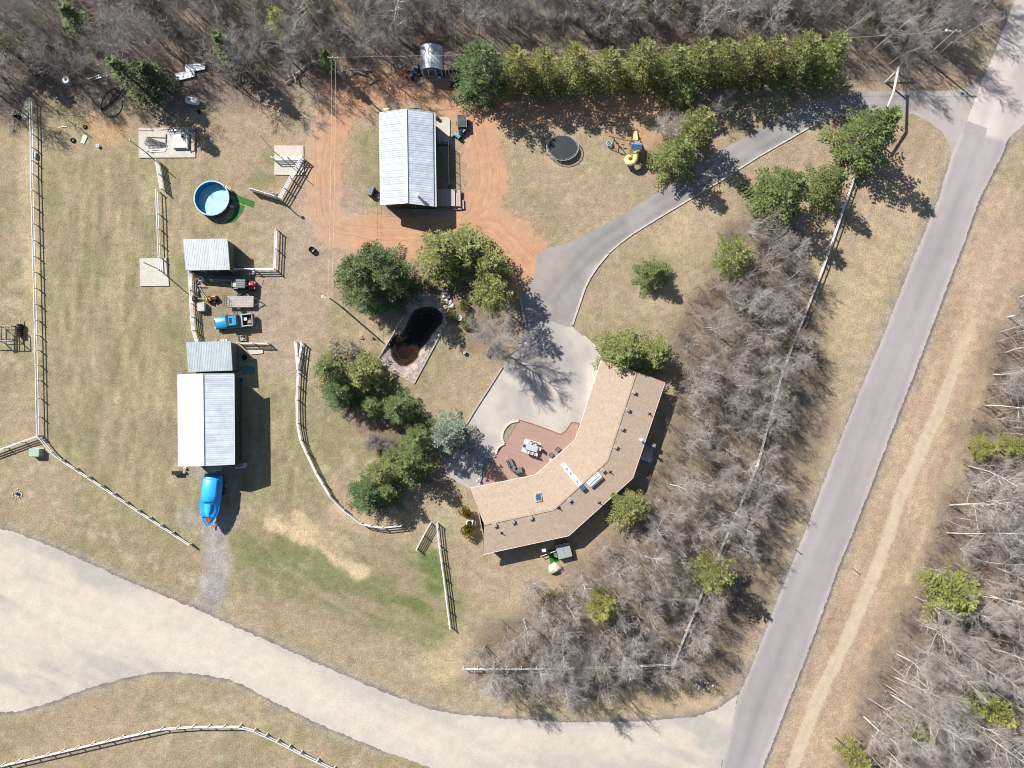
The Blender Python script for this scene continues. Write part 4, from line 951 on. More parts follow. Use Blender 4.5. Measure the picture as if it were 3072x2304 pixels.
def gable(name, label, cat, nw, ne, se, sw, he, rn, rs, hr, npan, mw, me_, mwall, ins=.3, cap=None):
    """gabled shed whose ridge runs rn-rs (photo pixels of the roof corners at eave height he, ridge height hr)"""
    NW, NE, SE, SW = [P(*p, he) for p in (nw, ne, se, sw)]; RN, RS = P(*rn, hr), P(*rs, hr)
    c = (NW + NE + SE + SW) / 4; t = thing(name, label, cat, (c.x, c.y, 0))
    panels('roof_panel', t, NW, SW, RN, RS, npan, mw); panels('roof_panel', t, NE, SE, RN, RS, npan, me_)
    MB().beam(RN + Vector((0, 0, .05)), RS + Vector((0, 0, .05)), .34, .05).build('ridge_cap', cap or mw, t, world=True)
    ip = inset([(p.x, p.y) for p in (NW, NE, SE, SW)], ins)
    dz = (hr - he) * 2 * ins / max(.1, (NE - NW).length) - .06
    hz = he + dz
    rp = lambda p, q: ((p[0] + q[0]) / 2, (p[1] + q[1]) / 2)
    def crest(a, b, r):
        dxy = Vector((b[0] - a[0], b[1] - a[1])); tt = (Vector((r.x, r.y)) - Vector(a)).dot(dxy) / dxy.length_squared
        return [(a[0], a[1], hz), (a[0] + dxy.x * tt, a[1] + dxy.y * tt, hr - .05), (b[0], b[1], hz)]
    wall_ring(t, ip[::-1], 0, [hz, crest(ip[2], ip[1], RS)[:] if False else hz, hz, hz] if False else [crest(ip[3], ip[2], RS), hz, crest(ip[1], ip[0], RN), hz], mwall)
    for a, b in ((NE, SE), (NW, SW)):
        o = (a - RN).normalized() * .03; o.z = -.06
        MB().beam(a + o, b + o, .1, .12).build('gutter', M['white'], t, world=True)
    for a, r in ((NW, RN), (NE, RN), (SW, RS), (SE, RS)):
        o = (RN - RS).normalized() * (.025 if r is RN else -.025); o.z -= .02
        MB().beam(a + o, r + o, .05, .14).build('fascia', M['white'], t, world=True)
    return t, (NW, NE, SE, SW, RN, RS), ip
# --- the long workshop by the dirt road
shop, SC, ip = gable('metal_workshop', 'long green workshop with ribbed pale metal gable roof inside the red dirt loop', 'workshop',
    (1138.7, 339), (1304, 338), (1308, 619), (1142, 614), 3.0, (1217, 327.5), (1221, 609), 4.4, 14, M['metal_sunlit'], M['metal_shaded'], M['green_siding'], .45, M['white'])
RN, RS = SC[4], SC[5]; yS = ip[2][1]
for fx, z, w_, h_ in ((.2, 2.2, .95, .5), (.80, 2.2, .95, .5), (.53, 3.2, .45, .35)):
    x = SC[3].x * (1 - fx) + SC[2].x * fx; yy = ip[3][1] * (1 - fx) + ip[2][1] * fx
    wn = MB().box((x, yy - .015, z), (w_, .08, h_)).build('window', M['white'], shop, world=True)
    MB().box((x, yy - .06, z), (w_ - .2, .03, h_ - .2)).build('pane', M['glass'], wn, world=True)
pv = PP(1255, 590, SC[1], SC[2], RN); MB().lathe([(.16, -.3), (.16, .75), (.28, .76), (.28, .95), (.05, 1.05)], pv, 12).build('chimney', M['white'], shop, world=True)
x = (ip[2][0] + ip[3][0]) / 2; MB().tube([(x + .9, yS - .08, .1), (x + .9, yS - .08, 2.6)], .05, 6).tube([(x + .9, yS - .08, 2.2), (x + .9, yS - .3, 2.4)], .1, 6).build('vent_pipe', M['steel'], shop, world=True)
dr = MB().box((ip[1][0] + .03, P(1310, 585).y, 1.05), (.08, 1.0, 2.1)).build('door', M['white'], shop, world=True)
MB().lathe([(.04, 0), (.04, .06)], (ip[1][0] + .1, P(1310, 590).y, 1.0), 8).build('handle', M['steel'], dr, world=True)
# roof fall of snow guard line along the east eave
MB().beam(SC[1].lerp(RN, .06) + Vector((0, 0, .05)), SC[2].lerp(RS, .06) + Vector((0, 0, .05)), .05, .06).build('snow_guard', M['dark_steel'], shop, world=True)
# --- the barn with sun glare painted into one slope
barn, BC, bp_ = gable('metal_barn', 'largest barn with sun glare painted into one ribbed roof slope and green walls', 'barn',
    (534, 1124), (701, 1121.5), (702.5, 1393), (535.5, 1398), 4.2, (606.5, 1122), (610, 1397), 5.25, 15, M['metal_glare'], M['metal_shaded'], M['green_siding'], .45)
MB().box(((bp_[2][0] + bp_[3][0]) / 2 + 1.2, bp_[2][1] - .02, 1.7), (3.2, .07, 3.4)).build('barn_door', M['grey_siding'], barn, world=True)
o = MB().prism([P2(620, 1400, 2.6), P2(664, 1399, 2.6), P2(665, 1413, 2.4), P2(622, 1415, 2.4)], 2.5, 2.56); o.build('door_canopy', M['siding_tan'], barn, world=True)
# --- lean-to sheds (one slope, open to the yard)
def leanto(name, label, q, hl, hh, npan, open_side):
    """q: NW, NE, SE, SW roof corners in photo pixels; the west end is low"""
    NW, SW = P(*q[0], hl), P(*q[3], hl); NE, SE = P(*q[1], hh), P(*q[2], hh)
    c = (NW + NE + SE + SW) / 4; t = thing(name, label, 'shed', (c.x, c.y, 0))
    panels('roof_panel', t, NW, NE, SW, SE, npan, M['metal_blue'], 3)
    ip = inset([(p.x, p.y) for p in (NW, NE, SE, SW)], .12)
    zz = [hl - .05, hh - .05, hh - .05, hl - .05]
    sides = {'N': (0, 1), 'E': (1, 2), 'S': (2, 3), 'W': (3, 0)}
    for k, (a, b) in sides.items():
        if k == open_side: continue
        A, B = ip[a], ip[b]; d = Vector((B[0] - A[0], B[1] - A[1], 0)).normalized(); nn = Vector((-d.y, d.x, 0)) * .08; q_ = MB()
        o = [Vector((A[0], A[1], 0)), Vector((B[0], B[1], 0)), Vector((B[0], B[1], zz[b])), Vector((A[0], A[1], zz[a]))]
        q_.add(o + [p - nn for p in o], [(3,2,1,0),(4,5,6,7),(0,1,5,4),(1,2,6,5),(2,3,7,6),(3,0,4,7)])
        w_ = q_.build('wall', M['grey_siding'], t, world=True)
        L = (Vector(B) - Vector(A)).length; n = int(L / .3); r = MB()
        for i in range(n):
            p = Vector((A[0], A[1], 0)).lerp(Vector((B[0], B[1], 0)), (i + .5) / n) + nn * 0; zt = zz[a] + (zz[b] - zz[a]) * (i + .5) / n
            oo = Vector((d.y, -d.x, 0)) * -.02
            s_ = Vector((d.y, -d.x, 0)) if True else None
            r.beam(p - s_ * -.015 + Vector((0, 0, .02)), p + s_ * .015 + Vector((0, 0, zt - .05)), .04, .03, up=(d.x, d.y, 0))
        rb = r.build('siding_rib', M['grey_siding'], w_); rb.data.transform(Matrix.Translation(-Vector(t.location))); rb['kind'] = 'stuff'
    if open_side:
        a, b = sides[open_side]
        for f in (.02, .35, .67, .98):
            p = Vector(ip[a]).lerp(Vector(ip[b]), f); MB().box((p.x, p.y, (zz[a] + (zz[b] - zz[a]) * f) / 2), (.14, .14, zz[a] + (zz[b] - zz[a]) * f)).build('post', M['wood'], t, world=True)
    for (a, b) in ((NW, NE), (NE, SE), (SE, SW), (SW, NW)):
        dz = Vector((0, 0, -.09)); MB().beam(a + dz, b + dz, .05, .14).build('fascia', M['metal_blue'], t, world=True)
    return t
leanto('lean_to_shed', 'pale blue metal roofed shed between the round pool and the junk yard', ((548.6, 718), (681.7, 716), (689, 809), (557, 811)), 2.3, 3.1, 9, 'S')
leanto('lean_to_shed', 'pale blue metal roofed shed joined to the upper end of the big barn', ((558, 1027), (691.5, 1023.5), (697, 1111), (564, 1116)), 2.3, 3.1, 9, None)
# --- the two garden sheds at the wood's edge
def garden_shed(name, label, nw, ne, se, sw, he, hr, msh, arch, wallm, doorm):
    NW, NE, SE, SW = [P(*p, he) for p in (nw, ne, se, sw)]; c = (NW + NE + SE + SW) / 4; t = thing(name, label, 'shed', (c.x, c.y, 0))
    n = 8 if arch else 2
    zf = (lambda u: he + (hr - he) * math.sin(math.pi * u) ** .8) if arch else (lambda u: he + (hr - he) * (1 - abs(2 * u - 1)))
    for i in range(n):
        u, v = i / n, (i + 1) / n; A, B = NW.lerp(NE, u), NW.lerp(NE, v); Cc, D = SW.lerp(SE, v), SW.lerp(SE, u)
        A.z, B.z, Cc.z, D.z = zf(u), zf(v), zf(v), zf(u); q = MB(); dn = Vector((0, 0, -.05))
        q.add([A, B, Cc, D] + [p + dn for p in (A, B, Cc, D)], [(3,2,1,0),(4,5,6,7),(0,1,5,4),(1,2,6,5),(2,3,7,6),(3,0,4,7)])
        q.build('roof_sheet' if arch else 'roof', msh, t, world=True)
    ip = inset([(p.x, p.y) for p in (NW, NE, SE, SW)], .18)
    def cr(a, b): return [(a[0] + (b[0] - a[0]) * k / 8, a[1] + (b[1] - a[1]) * k / 8, zf(.06 + .88 * k / 8) - .06) for k in range(9)]
    wall_ring(t, ip[::-1], 0, [cr(ip[3], ip[2]), he, cr(ip[1], ip[0]), he], wallm)
    a, b = Vector(ip[3]), Vector(ip[2]); d = (b - a).normalized(); o = Vector((d.y, -d.x)) * .04
    if o.y > 0: o = -o
    L = (b - a).length; m_ = (a + b) / 2 + o; dv = Vector((d.x, d.y, 0)); rz = math.atan2(d.y, d.x)
    door = MB().box((m_.x, m_.y, .98), (L * .34, .05, 1.86), rz).build('door', doorm, t, world=True)
    for k in (-1, 1):
        p = m_ + d * (L * .19 * k) + o; MB().box((p.x, p.y, .98), (.11, .05, 1.9), rz).build('door_frame', M['white'], door, world=True)
        p = m_ + d * (L * .485 * k) + o * .5; MB().box((p.x, p.y, he / 2 + .05), (.12, .06, he), rz).build('corner_trim', M['white'], t, world=True)
    p = m_ + o; MB().box((p.x, p.y, 1.98), (L * .46, .05, .1), rz).build('door_frame', M['white'], door, world=True)
    p = m_ + o; MB().box((p.x, p.y, .04), (L * .9, .05, .1), rz).build('bottom_trim', M['white'], t, world=True)
    return t
garden_shed('garden_shed', 'small shed with a rounded silver metal roof and white trimmed door at the wood edge', (1260, 138), (1327, 138), (1328, 210), (1261, 210), 2.1, 2.9, M['galv'], True, M['grey_siding'], M['grey_siding'])
garden_shed('garden_shed', 'small brown roofed shed squeezed between the silver roofed shed and the biggest evergreen', (1331, 158), (1370, 158), (1372, 211), (1331, 211), 2.0, 2.35, M['shingle_brown'], False, M['green_siding'], M['glass'])
# --- the bent house
HE, HR_ = 2.75, 3.55
A_, B_, C_, D_ = [P(*p, HE) for p in ((1804, 1080), (1725.5, 1320), (1606, 1425), (1409, 1465))]
R0, R1, R2, R3 = [P(*p, HR_) for p in ((1909, 1114), (1821, 1382), (1661, 1528), (1452, 1573))]
E0, E1, E2, E3 = [P(*p, HE) for p in ((1995, 1146.5), (1898, 1434), (1706, 1607), (1449, 1663))]
hc = (A_ + D_ + E1 + E2) / 4
house = thing('bent_house', 'long bent bungalow with tan shingled roof wrapped around the patio', 'house', (hc.x, hc.y, 0))
FC = {}
for nm, (a, b, c, d) in {'in0': (A_, B_, R1, R0), 'in1': (B_, C_, R2, R1), 'in2': (C_, D_, R3, R2), 'out0': (E0, E1, R1, R0), 'out1': (E1, E2, R2, R1), 'out2': (E2, E3, R3, R2)}.items():
    FC[nm] = (a, b, c); dn = Vector((0, 0, -.12)); q = MB()
    vs = [a, b, c, d] + [p + dn for p in (a, b, c, d)]
    up = (b - a).cross(d - a).z > 0
    f = [(0,1,2,3),(7,6,5,4),(0,4,5,1),(1,5,6,2),(2,6,7,3),(3,7,4,0)]
    q.add(vs, f if up else [t_[::-1] for t_ in f]); q.build('roof', M['shingle'], house, world=True)
for a, b in ((R0, R1), (R1, R2), (R2, R3)):
    MB().beam(a + Vector((0, 0, .02)), b + Vector((0, 0, .02)), .3, .05).build('ridge_cap', M['shingle'], house, world=True)
for line in ((A_, B_, C_, D_), (E0, E1, E2, E3)):
    for a, b in zip(line[:-1], line[1:]):
        MB().beam(a + Vector((0, 0, -.07)), b + Vector((0, 0, -.07)), .12, .13).build('gutter', M['white'], house, world=True)
for a, r in ((A_, R0), (E0, R0), (D_, R3), (E3, R3)):
    MB().beam(a + Vector((0, 0, -.1)), r + Vector((0, 0, -.1)), .05, .2).build('fascia', M['brown_trim'], house, world=True)
hp = [(p.x, p.y) for p in (A_, B_, C_, D_, E3, E2, E1, E0)]; hi = inset(hp, .55)
if sum(hi[i][0] * hi[(i + 1) % 8][1] - hi[(i + 1) % 8][0] * hi[i][1] for i in range(8)) > 0: pass
def crest2(a, b, r): 
    dxy = Vector((b[0] - a[0], b[1] - a[1])); tt = (Vector((r.x, r.y)) - Vector(a)).dot(dxy) / dxy.length_squared
    return [(a[0], a[1], HE + .1), (a[0] + dxy.x * tt, a[1] + dxy.y * tt, HR_ - .15), (b[0], b[1], HE + .1)]
wall_ring(house, hi, 0, [HE, HE, HE, crest2(hi[3], hi[4], R3), HE, HE, HE, crest2(hi[7], hi[0], R0)], M['siding_tan'])
def opening(nm, i, f, w_, h_, z, m, pane=True):
    a, b = Vector(hi[i]), Vector(hi[(i + 1) % 8]); d = (b - a).normalized(); p = a.lerp(b, f); o = Vector((d.y, -d.x))
    c0 = Vector((sum(q[0] for q in hi) / 8, sum(q[1] for q in hi) / 8))
    tst = np.array([p.x + o.x]), np.array([p.y + o.y])
    if inside(tst[0], tst[1], hi)[0]: o = -o
    q = p + o * .05; rz = math.atan2(d.y, d.x)
    fr = MB().box((q.x, q.y, z), (w_, .14, h_), rz).build(nm, m, house, world=True)
    q = p + o * .1
    if pane: MB().box((q.x, q.y, z), (w_ - .16, .08, h_ - .16), rz).build('pane', M['glass'], fr, world=True)
    else: MB().box((q.x + d.x * w_ * .35, q.y + d.y * w_ * .35, 1.0), (.1, .1, .05), rz).build('handle', M['steel'], fr, world=True)
for i, f, w_ in ((0, .7, 1.6), (1, .3, 1.8), (1, .7, 1.8), (2, .35, 1.8), (2, .8, 1.2), (4, .3, 1.5), (4, .7, 1.5), (5, .25, 1.5), (5, .7, 1.5), (6, .3, 1.5), (6, .75, 1.5)): opening('window', i, f, w_, 1.2, 1.55, M['white'])
opening('door', 1, .5, 1.0, 2.1, 1.05, M['brown_trim'], False); opening('door', 6, .45, 1.0, 2.1, 1.05, M['white'], False); opening('garage_door', 0, .3, 4.6, 2.2, 1.12, M['white'], False)
zc = Z(1400, 1000)
def slope_of(nm): 
    a, b, c = FC[nm]; n = (b - a).cross(c - a).normalized(); n = n if n.z > 0 else -n; x = (b - a).normalized(); return Matrix((x, n.cross(x), n)).transposed(), n
for (x, y), nm in (((1383,487),'out0'),((1332,632),'out0'),((1283,787),'out0'),((1231,940),'out0'),((1125,1135),'out1'),((848,1380),'out1'),((530,1525),'out2'),((382,1557),'out2'),((233,1587),'out2')):
    m_, n = slope_of(nm); p = PP(*zc(x, y), *FC[nm]); q = MB().box(p + n * .16, (.42, .42, .3), mat=m_); q.box(p + n * .33, (.5, .5, .06), mat=m_).build('roof_vent', M['wood_grey'], house, world=True)
for (x, y), nm in (((1516,668),'out0'),((1190,1150),'out1'),((1100,1405),'out1'),((763,1447),'out2'),((290,1655),'out2')):
    m_, n = slope_of(nm); p = PP(*zc(x, y), *FC[nm]); q = MB().tube([p, p + Vector((0, 0, .45))], .07, 8); q.box(p + n * .03, (.5, .12, .05), .7).box(p + n * .035, (.12, .5, .05), .7).build('vent_pipe', M['black'], house, world=True)
# skylights
m_, n = slope_of('in1'); s0, s1 = PP(*zc(795, 1082), *FC['in1']), PP(*zc(945, 1262), *FC['in1']); d = (s1 - s0).normalized()
sk = MB().beam(s0 + n * .08, s1 + n * .08, .72, .16, up=n).build('long_skylight', M['white'], house, world=True)
sk.data.materials[0] = mat('polished_flashing', (.82, .82, .83), .22, .02, 2, spec=.6)
for f in (.24, .44, .82):
    p = s0.lerp(s1, f) + n * .18; MB().beam(p - d * .17, p + d * .17, .3, .06, up=n).build('pane', M['grey_plastic'], sk, world=True)
p = s0.lerp(s1, 1.09) + Vector((0, 0, .12)); MB().beam(p - d * .42, p + d * .42, .72, .16, up=n).build('pane', M['glass_blue'], sk, world=True)
m_, n = slope_of('out1'); k0, k1 = PP(*zc(1030, 1245), *FC['out1']), PP(*zc(1095, 1192), *FC['out1']); ax = (E1 - E2).normalized(); ce = (k0 + k1) / 2
sd = n.cross(ax).normalized(); L = 1.1
dome = MB(); rings = []
for e in (-L, L):
    rings.append([ce + ax * e + sd * (math.cos(a) * .62) + n * (math.sin(a) * .5 + .02) for a in [math.pi * k / 8 for k in range(9)]])
dome.loft(rings); dk = dome.build('barrel_skylight', M['white'], house, world=True)
up_ = sd if sd.y > 0 else -sd
pn = MB(); pn.add([ce + ax * e + (up_ * (math.cos(a) * .65)) + n * (math.sin(a) * .53 + .02) for a in (R(25), R(78)) for e in (-L * .93, L * .93)], [(0, 1, 3, 2)]); pn.build('pane', M['glass_blue'], dk, world=True)
m_, n = slope_of('in2'); a1, a2, a3, a4 = [PP(*zc(*q), *FC['in2']) for q in ((563, 1328), (617, 1322), (627, 1392), (573, 1400))]
q = MB(); up = n * .2; q.add([a1, a2, a3, a4, a1 + up, a2 + up, a3 + up, a4 + up], [(0,1,5,4),(1,2,6,5),(2,3,7,6),(3,0,4,7),(7,6,5,4),(4,5,6,7)]); sq_ = q.build('skylight', M['white'], house, world=True)
cc = (a1 + a2 + a3 + a4) / 4; q = MB(); q.add([cc + (p - cc) * .72 + n * .225 for p in (a1, a2, a3, a4)], [(0, 1, 2, 3)]); q.build('pane', M['glass_blue'], sq_, world=True)
p = PP(*zc(1440, 884), *FC['out0']); MB().lathe([(.14, -.3), (.14, .95), (.24, .97), (.24, 1.2), (.06, 1.3)], p, 12).build('chimney', M['white'], house, world=True)
# ------------------------------------------------------------------ fences, kerbs, walls of the yard
UB = MB().box((0, 0, 0), (1, 1, 1)); UNIT = {}
def unit(m):
    if m.name not in UNIT: UNIT[m.name] = UB.mesh('board', m)
    return UNIT[m.name]
def bar(name, par, a, b, w_, h_, m, up=(0, 0, 1)):
    """straight piece from a to b as its own object sharing one mesh; world points"""
    a, b = Vector(a), Vector(b); d = b - a; L = d.length; x = d / L; u = Vector(up)
    if abs(x.dot(u)) > .98: u = Vector((0, 1, 0))
    y = u.cross(x).normalized(); z = x.cross(y); q = Matrix((x, y, z)).transposed().to_euler()
    return link(name, unit(m), par, (a + b) / 2 - par.location, q, (L, w_, h_))
def fence(label, pts, h=1.15, rails=(.45, .78, 1.1), step=2.45, z=None, name='rail_fence', m=None, rw=.075, rh=.14, pw=.14, cat='fence', skip=None):
    m = m or M['vinyl']; L = [P(x, y, h if z is None else z) for x, y in pts]
    for p in L: p.z = 0
    t = thing(name, label, cat, L[0].copy()); posts = []
    for k, (a, b) in enumerate(zip(L[:-1], L[1:])):
        n = max(1, round((b - a).length / step))
        for i in range(n):
            p, q = a.lerp(b, i / n), a.lerp(b, (i + 1) / n); posts.append(p)
            nn = Vector((-(q - p).y, (q - p).x, 0)).normalized() * .085 * (-1 if (i + k) % 97 else -1)
            for r in rails: bar('rail', t, p + Vector((0, 0, r)) + nn, q + Vector((0, 0, r)) + nn, rw, rh, m)
    posts.append(L[-1])
    for p in posts: bar('post', t, p + Vector((0, 0, -.1)), p + Vector((0, 0, h + .06)), pw, pw, m)
    return t
z0, z5, z7, z10, zb = Z(0, 0), Z(0, 500), Z(700, 500), Z(700, 1000), Z(0, 1704)
fence('long white rail fence running down the west side of the paddock', [(88.6, 293), (92, 400), (93, 520), (98, 720), (104, 960), (108, 1140), (111, 1307)], rails=(.55, 1.08), rh=.15)
fence('short white rail fence running off the left edge from the paddock corner', [(113, 1309), (60, 1327), (-40, 1364)], rails=(.45, .78, 1.1))
fence('white rail fence slanting from the paddock corner down to the boat', [(113, 1309), (152, 1357), (181, 1380), (300, 1457.5), (409, 1531.6), (513, 1599), (566, 1634)], rails=(.55, 1.08), rh=.15)
fence('white many railed fence panel hanging below the cluttered concrete slab', [(467, 478), (474, 520), (482, 565)], h=1.35, rails=(.25, .52, .79, 1.06, 1.33), step=2.3)
fence('white rail fence between the paddock and the pool ending on a concrete slab', [(468, 569), (471, 640), (474, 730), (478, 812)], rails=(.5, 1.1))
fence('white fence zigzagging across the concrete slab right of the pool', [(814, 470), (860, 469), (906, 468), (870, 532), (835.6, 593)], h=1.45, rails=(.3, .65, 1.0, 1.4), step=2.2)
fence('slanted white fence panel with close rails beside the pool', [(837, 594), (795, 580), (749, 566)], h=1.45, rails=(.2, .45, .7, .95, 1.2, 1.42), step=2.3)
fence('white corner fence joining the shed by the pool', [(827, 686), (825, 745), (822, 806), (760, 807), (701, 807)], h=1.3, rails=(.4, .85, 1.25), step=2.3)
fence('white fence along the paddock side of the junk yard', [(566, 815), (569, 870), (573, 950), (577, 990), (588, 1026)], h=1.35, rails=(.3, .65, 1.0, 1.3), step=2.3)
fence('white gate between the attached shed and the slab, thrown open', [(711, 1027), (755, 1027), (800, 1028)], h=1.25, rails=(.25, .5, .75, 1.0, 1.22), step=4.6, name='open_gate', cat='gate', rh=.09)
cf = [(904, 1027), (900, 1060), (893, 1120), (889, 1200), (891, 1270), (900, 1320), (918, 1360), (947, 1420), (987, 1487), (1030, 1530), (1082, 1571), (1110, 1578), (1146, 1583), (1203, 1577)]
fence('long curved white rail fence sweeping around the planted strip', cf, h=1.2, rails=(.35, .75, 1.15), step=2.4)
fence('white gate folded back against the start of the curved fence', [(885, 1025), (888, 1065), (892, 1108)], h=1.2, rails=(.2, .45, .7, .95, 1.17), step=4.5, name='folded_gate', cat='gate', rh=.09)
fence('white rail fence on the lawn running down towards the lower road', [(1311, 1572), (1318, 1640), (1332, 1740), (1350, 1886)], h=1.2, rails=(.35, .75, 1.15))
fence('white gate standing open at the top of the lawn fence', [(1291, 1572), (1270, 1610), (1249, 1650)], h=1.2, rails=(.2, .45, .7, .95, 1.17), step=4.6, name='open_gate', cat='gate', rh=.09)
fence('white rail fence along the bottom edge of the grove', [(1389, 2008), (1520, 2008), (1700, 2006), (1860, 2001), (2020, 1994)], rails=(.55, 1.08), rh=.15)
fence('long white rail fence through the grove beside the paved road', [(2022, 1993), (2060, 1895), (2110, 1772), (2150, 1680), (2210, 1540), (2272, 1400), (2350, 1110), (2440, 880), (2475, 790), (2520, 660), (2566, 525)], rails=(.55, 1.08), rh=.15)
fence('white rail fence curving along the far side of the lower road', [(-60, 2316), (0, 2299), (180, 2257), (360, 2215), (480, 2189), (575, 2182), (715, 2182), (760, 2194), (830, 2226), (900, 2262), (1000, 2310), (1060, 2345)], rails=(.55, 1.08), rh=.15)
# tall light poles
def pole(label, px, py, h, r=.07, lamp=False, m=None, name='metal_pole'):
    p = P(px, py); t = thing(name, label, 'pole', p)
    MB().tube([(0, 0, 0), (0, 0, h)], [r * 1.3, r], 8).build('shaft', m or M['steel'], t)
    MB().lathe([(r * 2.2, 0), (r * 2.2, .06), (r * 1.2, .1)], n=10).build('base_plate', m or M['steel'], t)
    if lamp:
        MB().tube([(0, 0, h), (.25, -.1, h + .12), (.5, -.2, h + .1)], .04, 6).lathe([(.03, .16), (.2, .1), (.24, -.12), (.1, -.16)], (.62, -.24, h), 10).build('lamp_head', M['grey_plastic'], t)
    return t
pole('thin steel pole whose shadow crosses the cluttered concrete slab', 440, 459, 5.0)
pole('thin steel pole on the white concrete slab at the end of the paddock fence', 481, 810, 5.1)
pole('thin steel pole casting a long shadow over the slab right of the pool', 824, 457, 6.6, .055)
pole('lamp post at the corner of the slanted fence panel by the pool', 839, 599, 3.3, .08, True)
def wood_pole(label, px, py, h, arm=True, lamp=True, tilt=(0, 0), r=.14):
    t = thing('utility_pole', label, 'utility pole', P(px, py)); t.rotation_euler = (tilt[0], tilt[1], 0)
    MB().tube([(0, 0, -.2), (0, 0, h)], [r, r * .72], 10).build('shaft', M['wood_grey'], t)
    if arm: MB().beam((-.8, 0, h - .4), (.8, 0, h - .4), .1, .12).build('cross_arm', M['wood_grey'], t)
    for k in (-.7, 0, .7) if arm else (0,): MB().lathe([(.05, 0), (.08, .05), (.05, .12), (.07, .16), (.02, .2)], (k, 0, h - .34 if arm else h), 8).build('insulator', M['white'], t)
    if lamp:
        MB().tube([(0, 0, h - .8), (-.5, .15, h - .55), (-.95, .25, h - .55)], .035, 6).lathe([(.05, .15), (.22, .05), (.2, -.1), (.08, -.14)], (-1.05, .28, h - .6), 10).build('lamp_head', M['white'], t)
    return t
wood_pole('wooden light pole on the lawn corner left of the dark spruce clump', 1024, 920, 7.2, False)
wood_pole('leaning power pole in front of the top wood by the small bright spruce', 1032, 240, 7.0, True, False)
wood_pole('tall power pole at the top right beside the road junction', 2773, 176, 8.0, True, True)
def wire(label, a, b, sag, r=.013):
    pts = [a.lerp(b, i / 12) - Vector((0, 0, sag * 4 * (i / 12) * (1 - i / 12))) for i in range(13)]
    MB().tube(pts, r, 4).solo('power_line', M['wire'], a, label, 'cable', local=False)
M['wire'] = mat('wire', (.75, .62, .52), .6, .05, 1)
p1, p2, p3 = P(1032, 240), P(1024, 920), P(2773, 176)
wire('pale cable crossing the dirt yard, left strand of two', p1 + Vector((-.25, 0, 6.5)), p2 + Vector((-.3, 0, 6.8)), .5)
wire('pale cable crossing the dirt yard, right strand of two', p1 + Vector((.3, 0, 6.5)), p2 + Vector((.25, 0, 6.8)), .5)
wire('long cable strung over the small sheds and the hedge row', p1 + Vector((.7, 0, 6.75)), p3 + Vector((-.7, 0, 7.7)), 1.2)
# log gateway over the drive
g0, g1 = P(2656, 247), P(2602, 402); t = thing('log_gateway', 'peeled log gateway arching over the drive entrance', 'gateway', (g0 + g1) / 2)
w_ = lambda p: p - t.location
M['log'] = mat('peeled_log', (.60, .56, .55), .6, .15, 3)
dd = (g1 - g0).normalized(); e0, e1, md = g0 - dd * .7 + Vector((0, 0, 3.4)), g1 + dd * .5 + Vector((0, 0, 4.0)), g0.lerp(g1, .5) + Vector((0, 0, 4.9))
for g, h in ((g0, 3.55), (g1, 4.0)): MB().tube([w_(g + Vector((0, 0, -.2))), w_(g + Vector((0, 0, h)))], [.17, .14], 10).build('post', M['log'], t)
for a, b in ((e0, md), (md + dd * .02, e1)): MB().tube([w_(a), w_(b)], [.17, .17], 10).build('beam', M['log'], t)
q0 = g0 + Vector((1.4, 1.2, 0)); MB().tube([w_(g0 + Vector((.2, .15, .2))), w_(q0 + Vector((.3, 1.2, 3.2)))], [.11, .1], 8).build('brace', M['wood_grey'], t)
# sign posts along the road
for x, y, h, lb in ((2554, 1702, 1.5, 'thin marker post on the verge between road and footpath'), (2382, 1644, 1.3, 'thin marker post on the fence side of the paved road')):
    t = thing('marker_post', lb, 'post', P(x, y)); MB().box((0, 0, h / 2), (.07, .07, h)).build('post', M['wood'], t); MB().box((.0, .05, h - .12), (.13, .03, .22)).build('marker_plate', M['white'], t)
# concrete edging of the drive
def edging(name, label, pts, w_, h_, m, jit=0):
    L = XY(pts); t = thing(name, label, 'edging', (*L[0], 0))
    for a, b in zip(L[:-1], L[1:]):
        n = max(1, round(math.dist(a, b) / 2.4))
        for i in range(n):
            p, q = Vector((*a, 0)).lerp(Vector((*b, 0)), i / n), Vector((*a, 0)).lerp(Vector((*b, 0)), (i + .985) / n)
            zz = Vector((0, 0, h_ / 2 - .02 + rnd.uniform(-.008, .008))); bar('kerb_block', t, p + zz, q + zz, w_, h_, m)
    return t
M['kerb'] = mat('kerb_concrete', (.52, .47, .42), .9, .2, 3)
edging('kerb', 'pale concrete kerb on the lawn side of the driveway', [(2438, 377), (2360, 422), (2272, 472), (2163, 542), (2080, 592), (1990, 645), (1899, 701), (1860, 730), (1825, 760)], .22, .14, M['kerb'])
edging('kerb', 'pale concrete kerb curving round the lawn at the driveway fork', [(1823, 763), (1792, 800), (1769, 835), (1755, 862), (1745, 892), (1732, 930), (1716, 977)], .28, .16, M['kerb'])
edging('kerb', 'concrete kerb from the driveway down to the house end', [(1750, 1008), (1775, 1030), (1808, 1060)], .24, .15, M['kerb'])
edging('kerb', 'timber kerb on the lawn side of the parking pad', [(1508, 1100), (1470, 1160), (1430, 1222), (1398, 1274)], .2, .2, M['wood_grey'])
edging('kerb', 'low kerb in the shade where the driveway meets the parking pad', [(1560, 893), (1568, 935), (1577, 975)], .24, .2, M['kerb'])
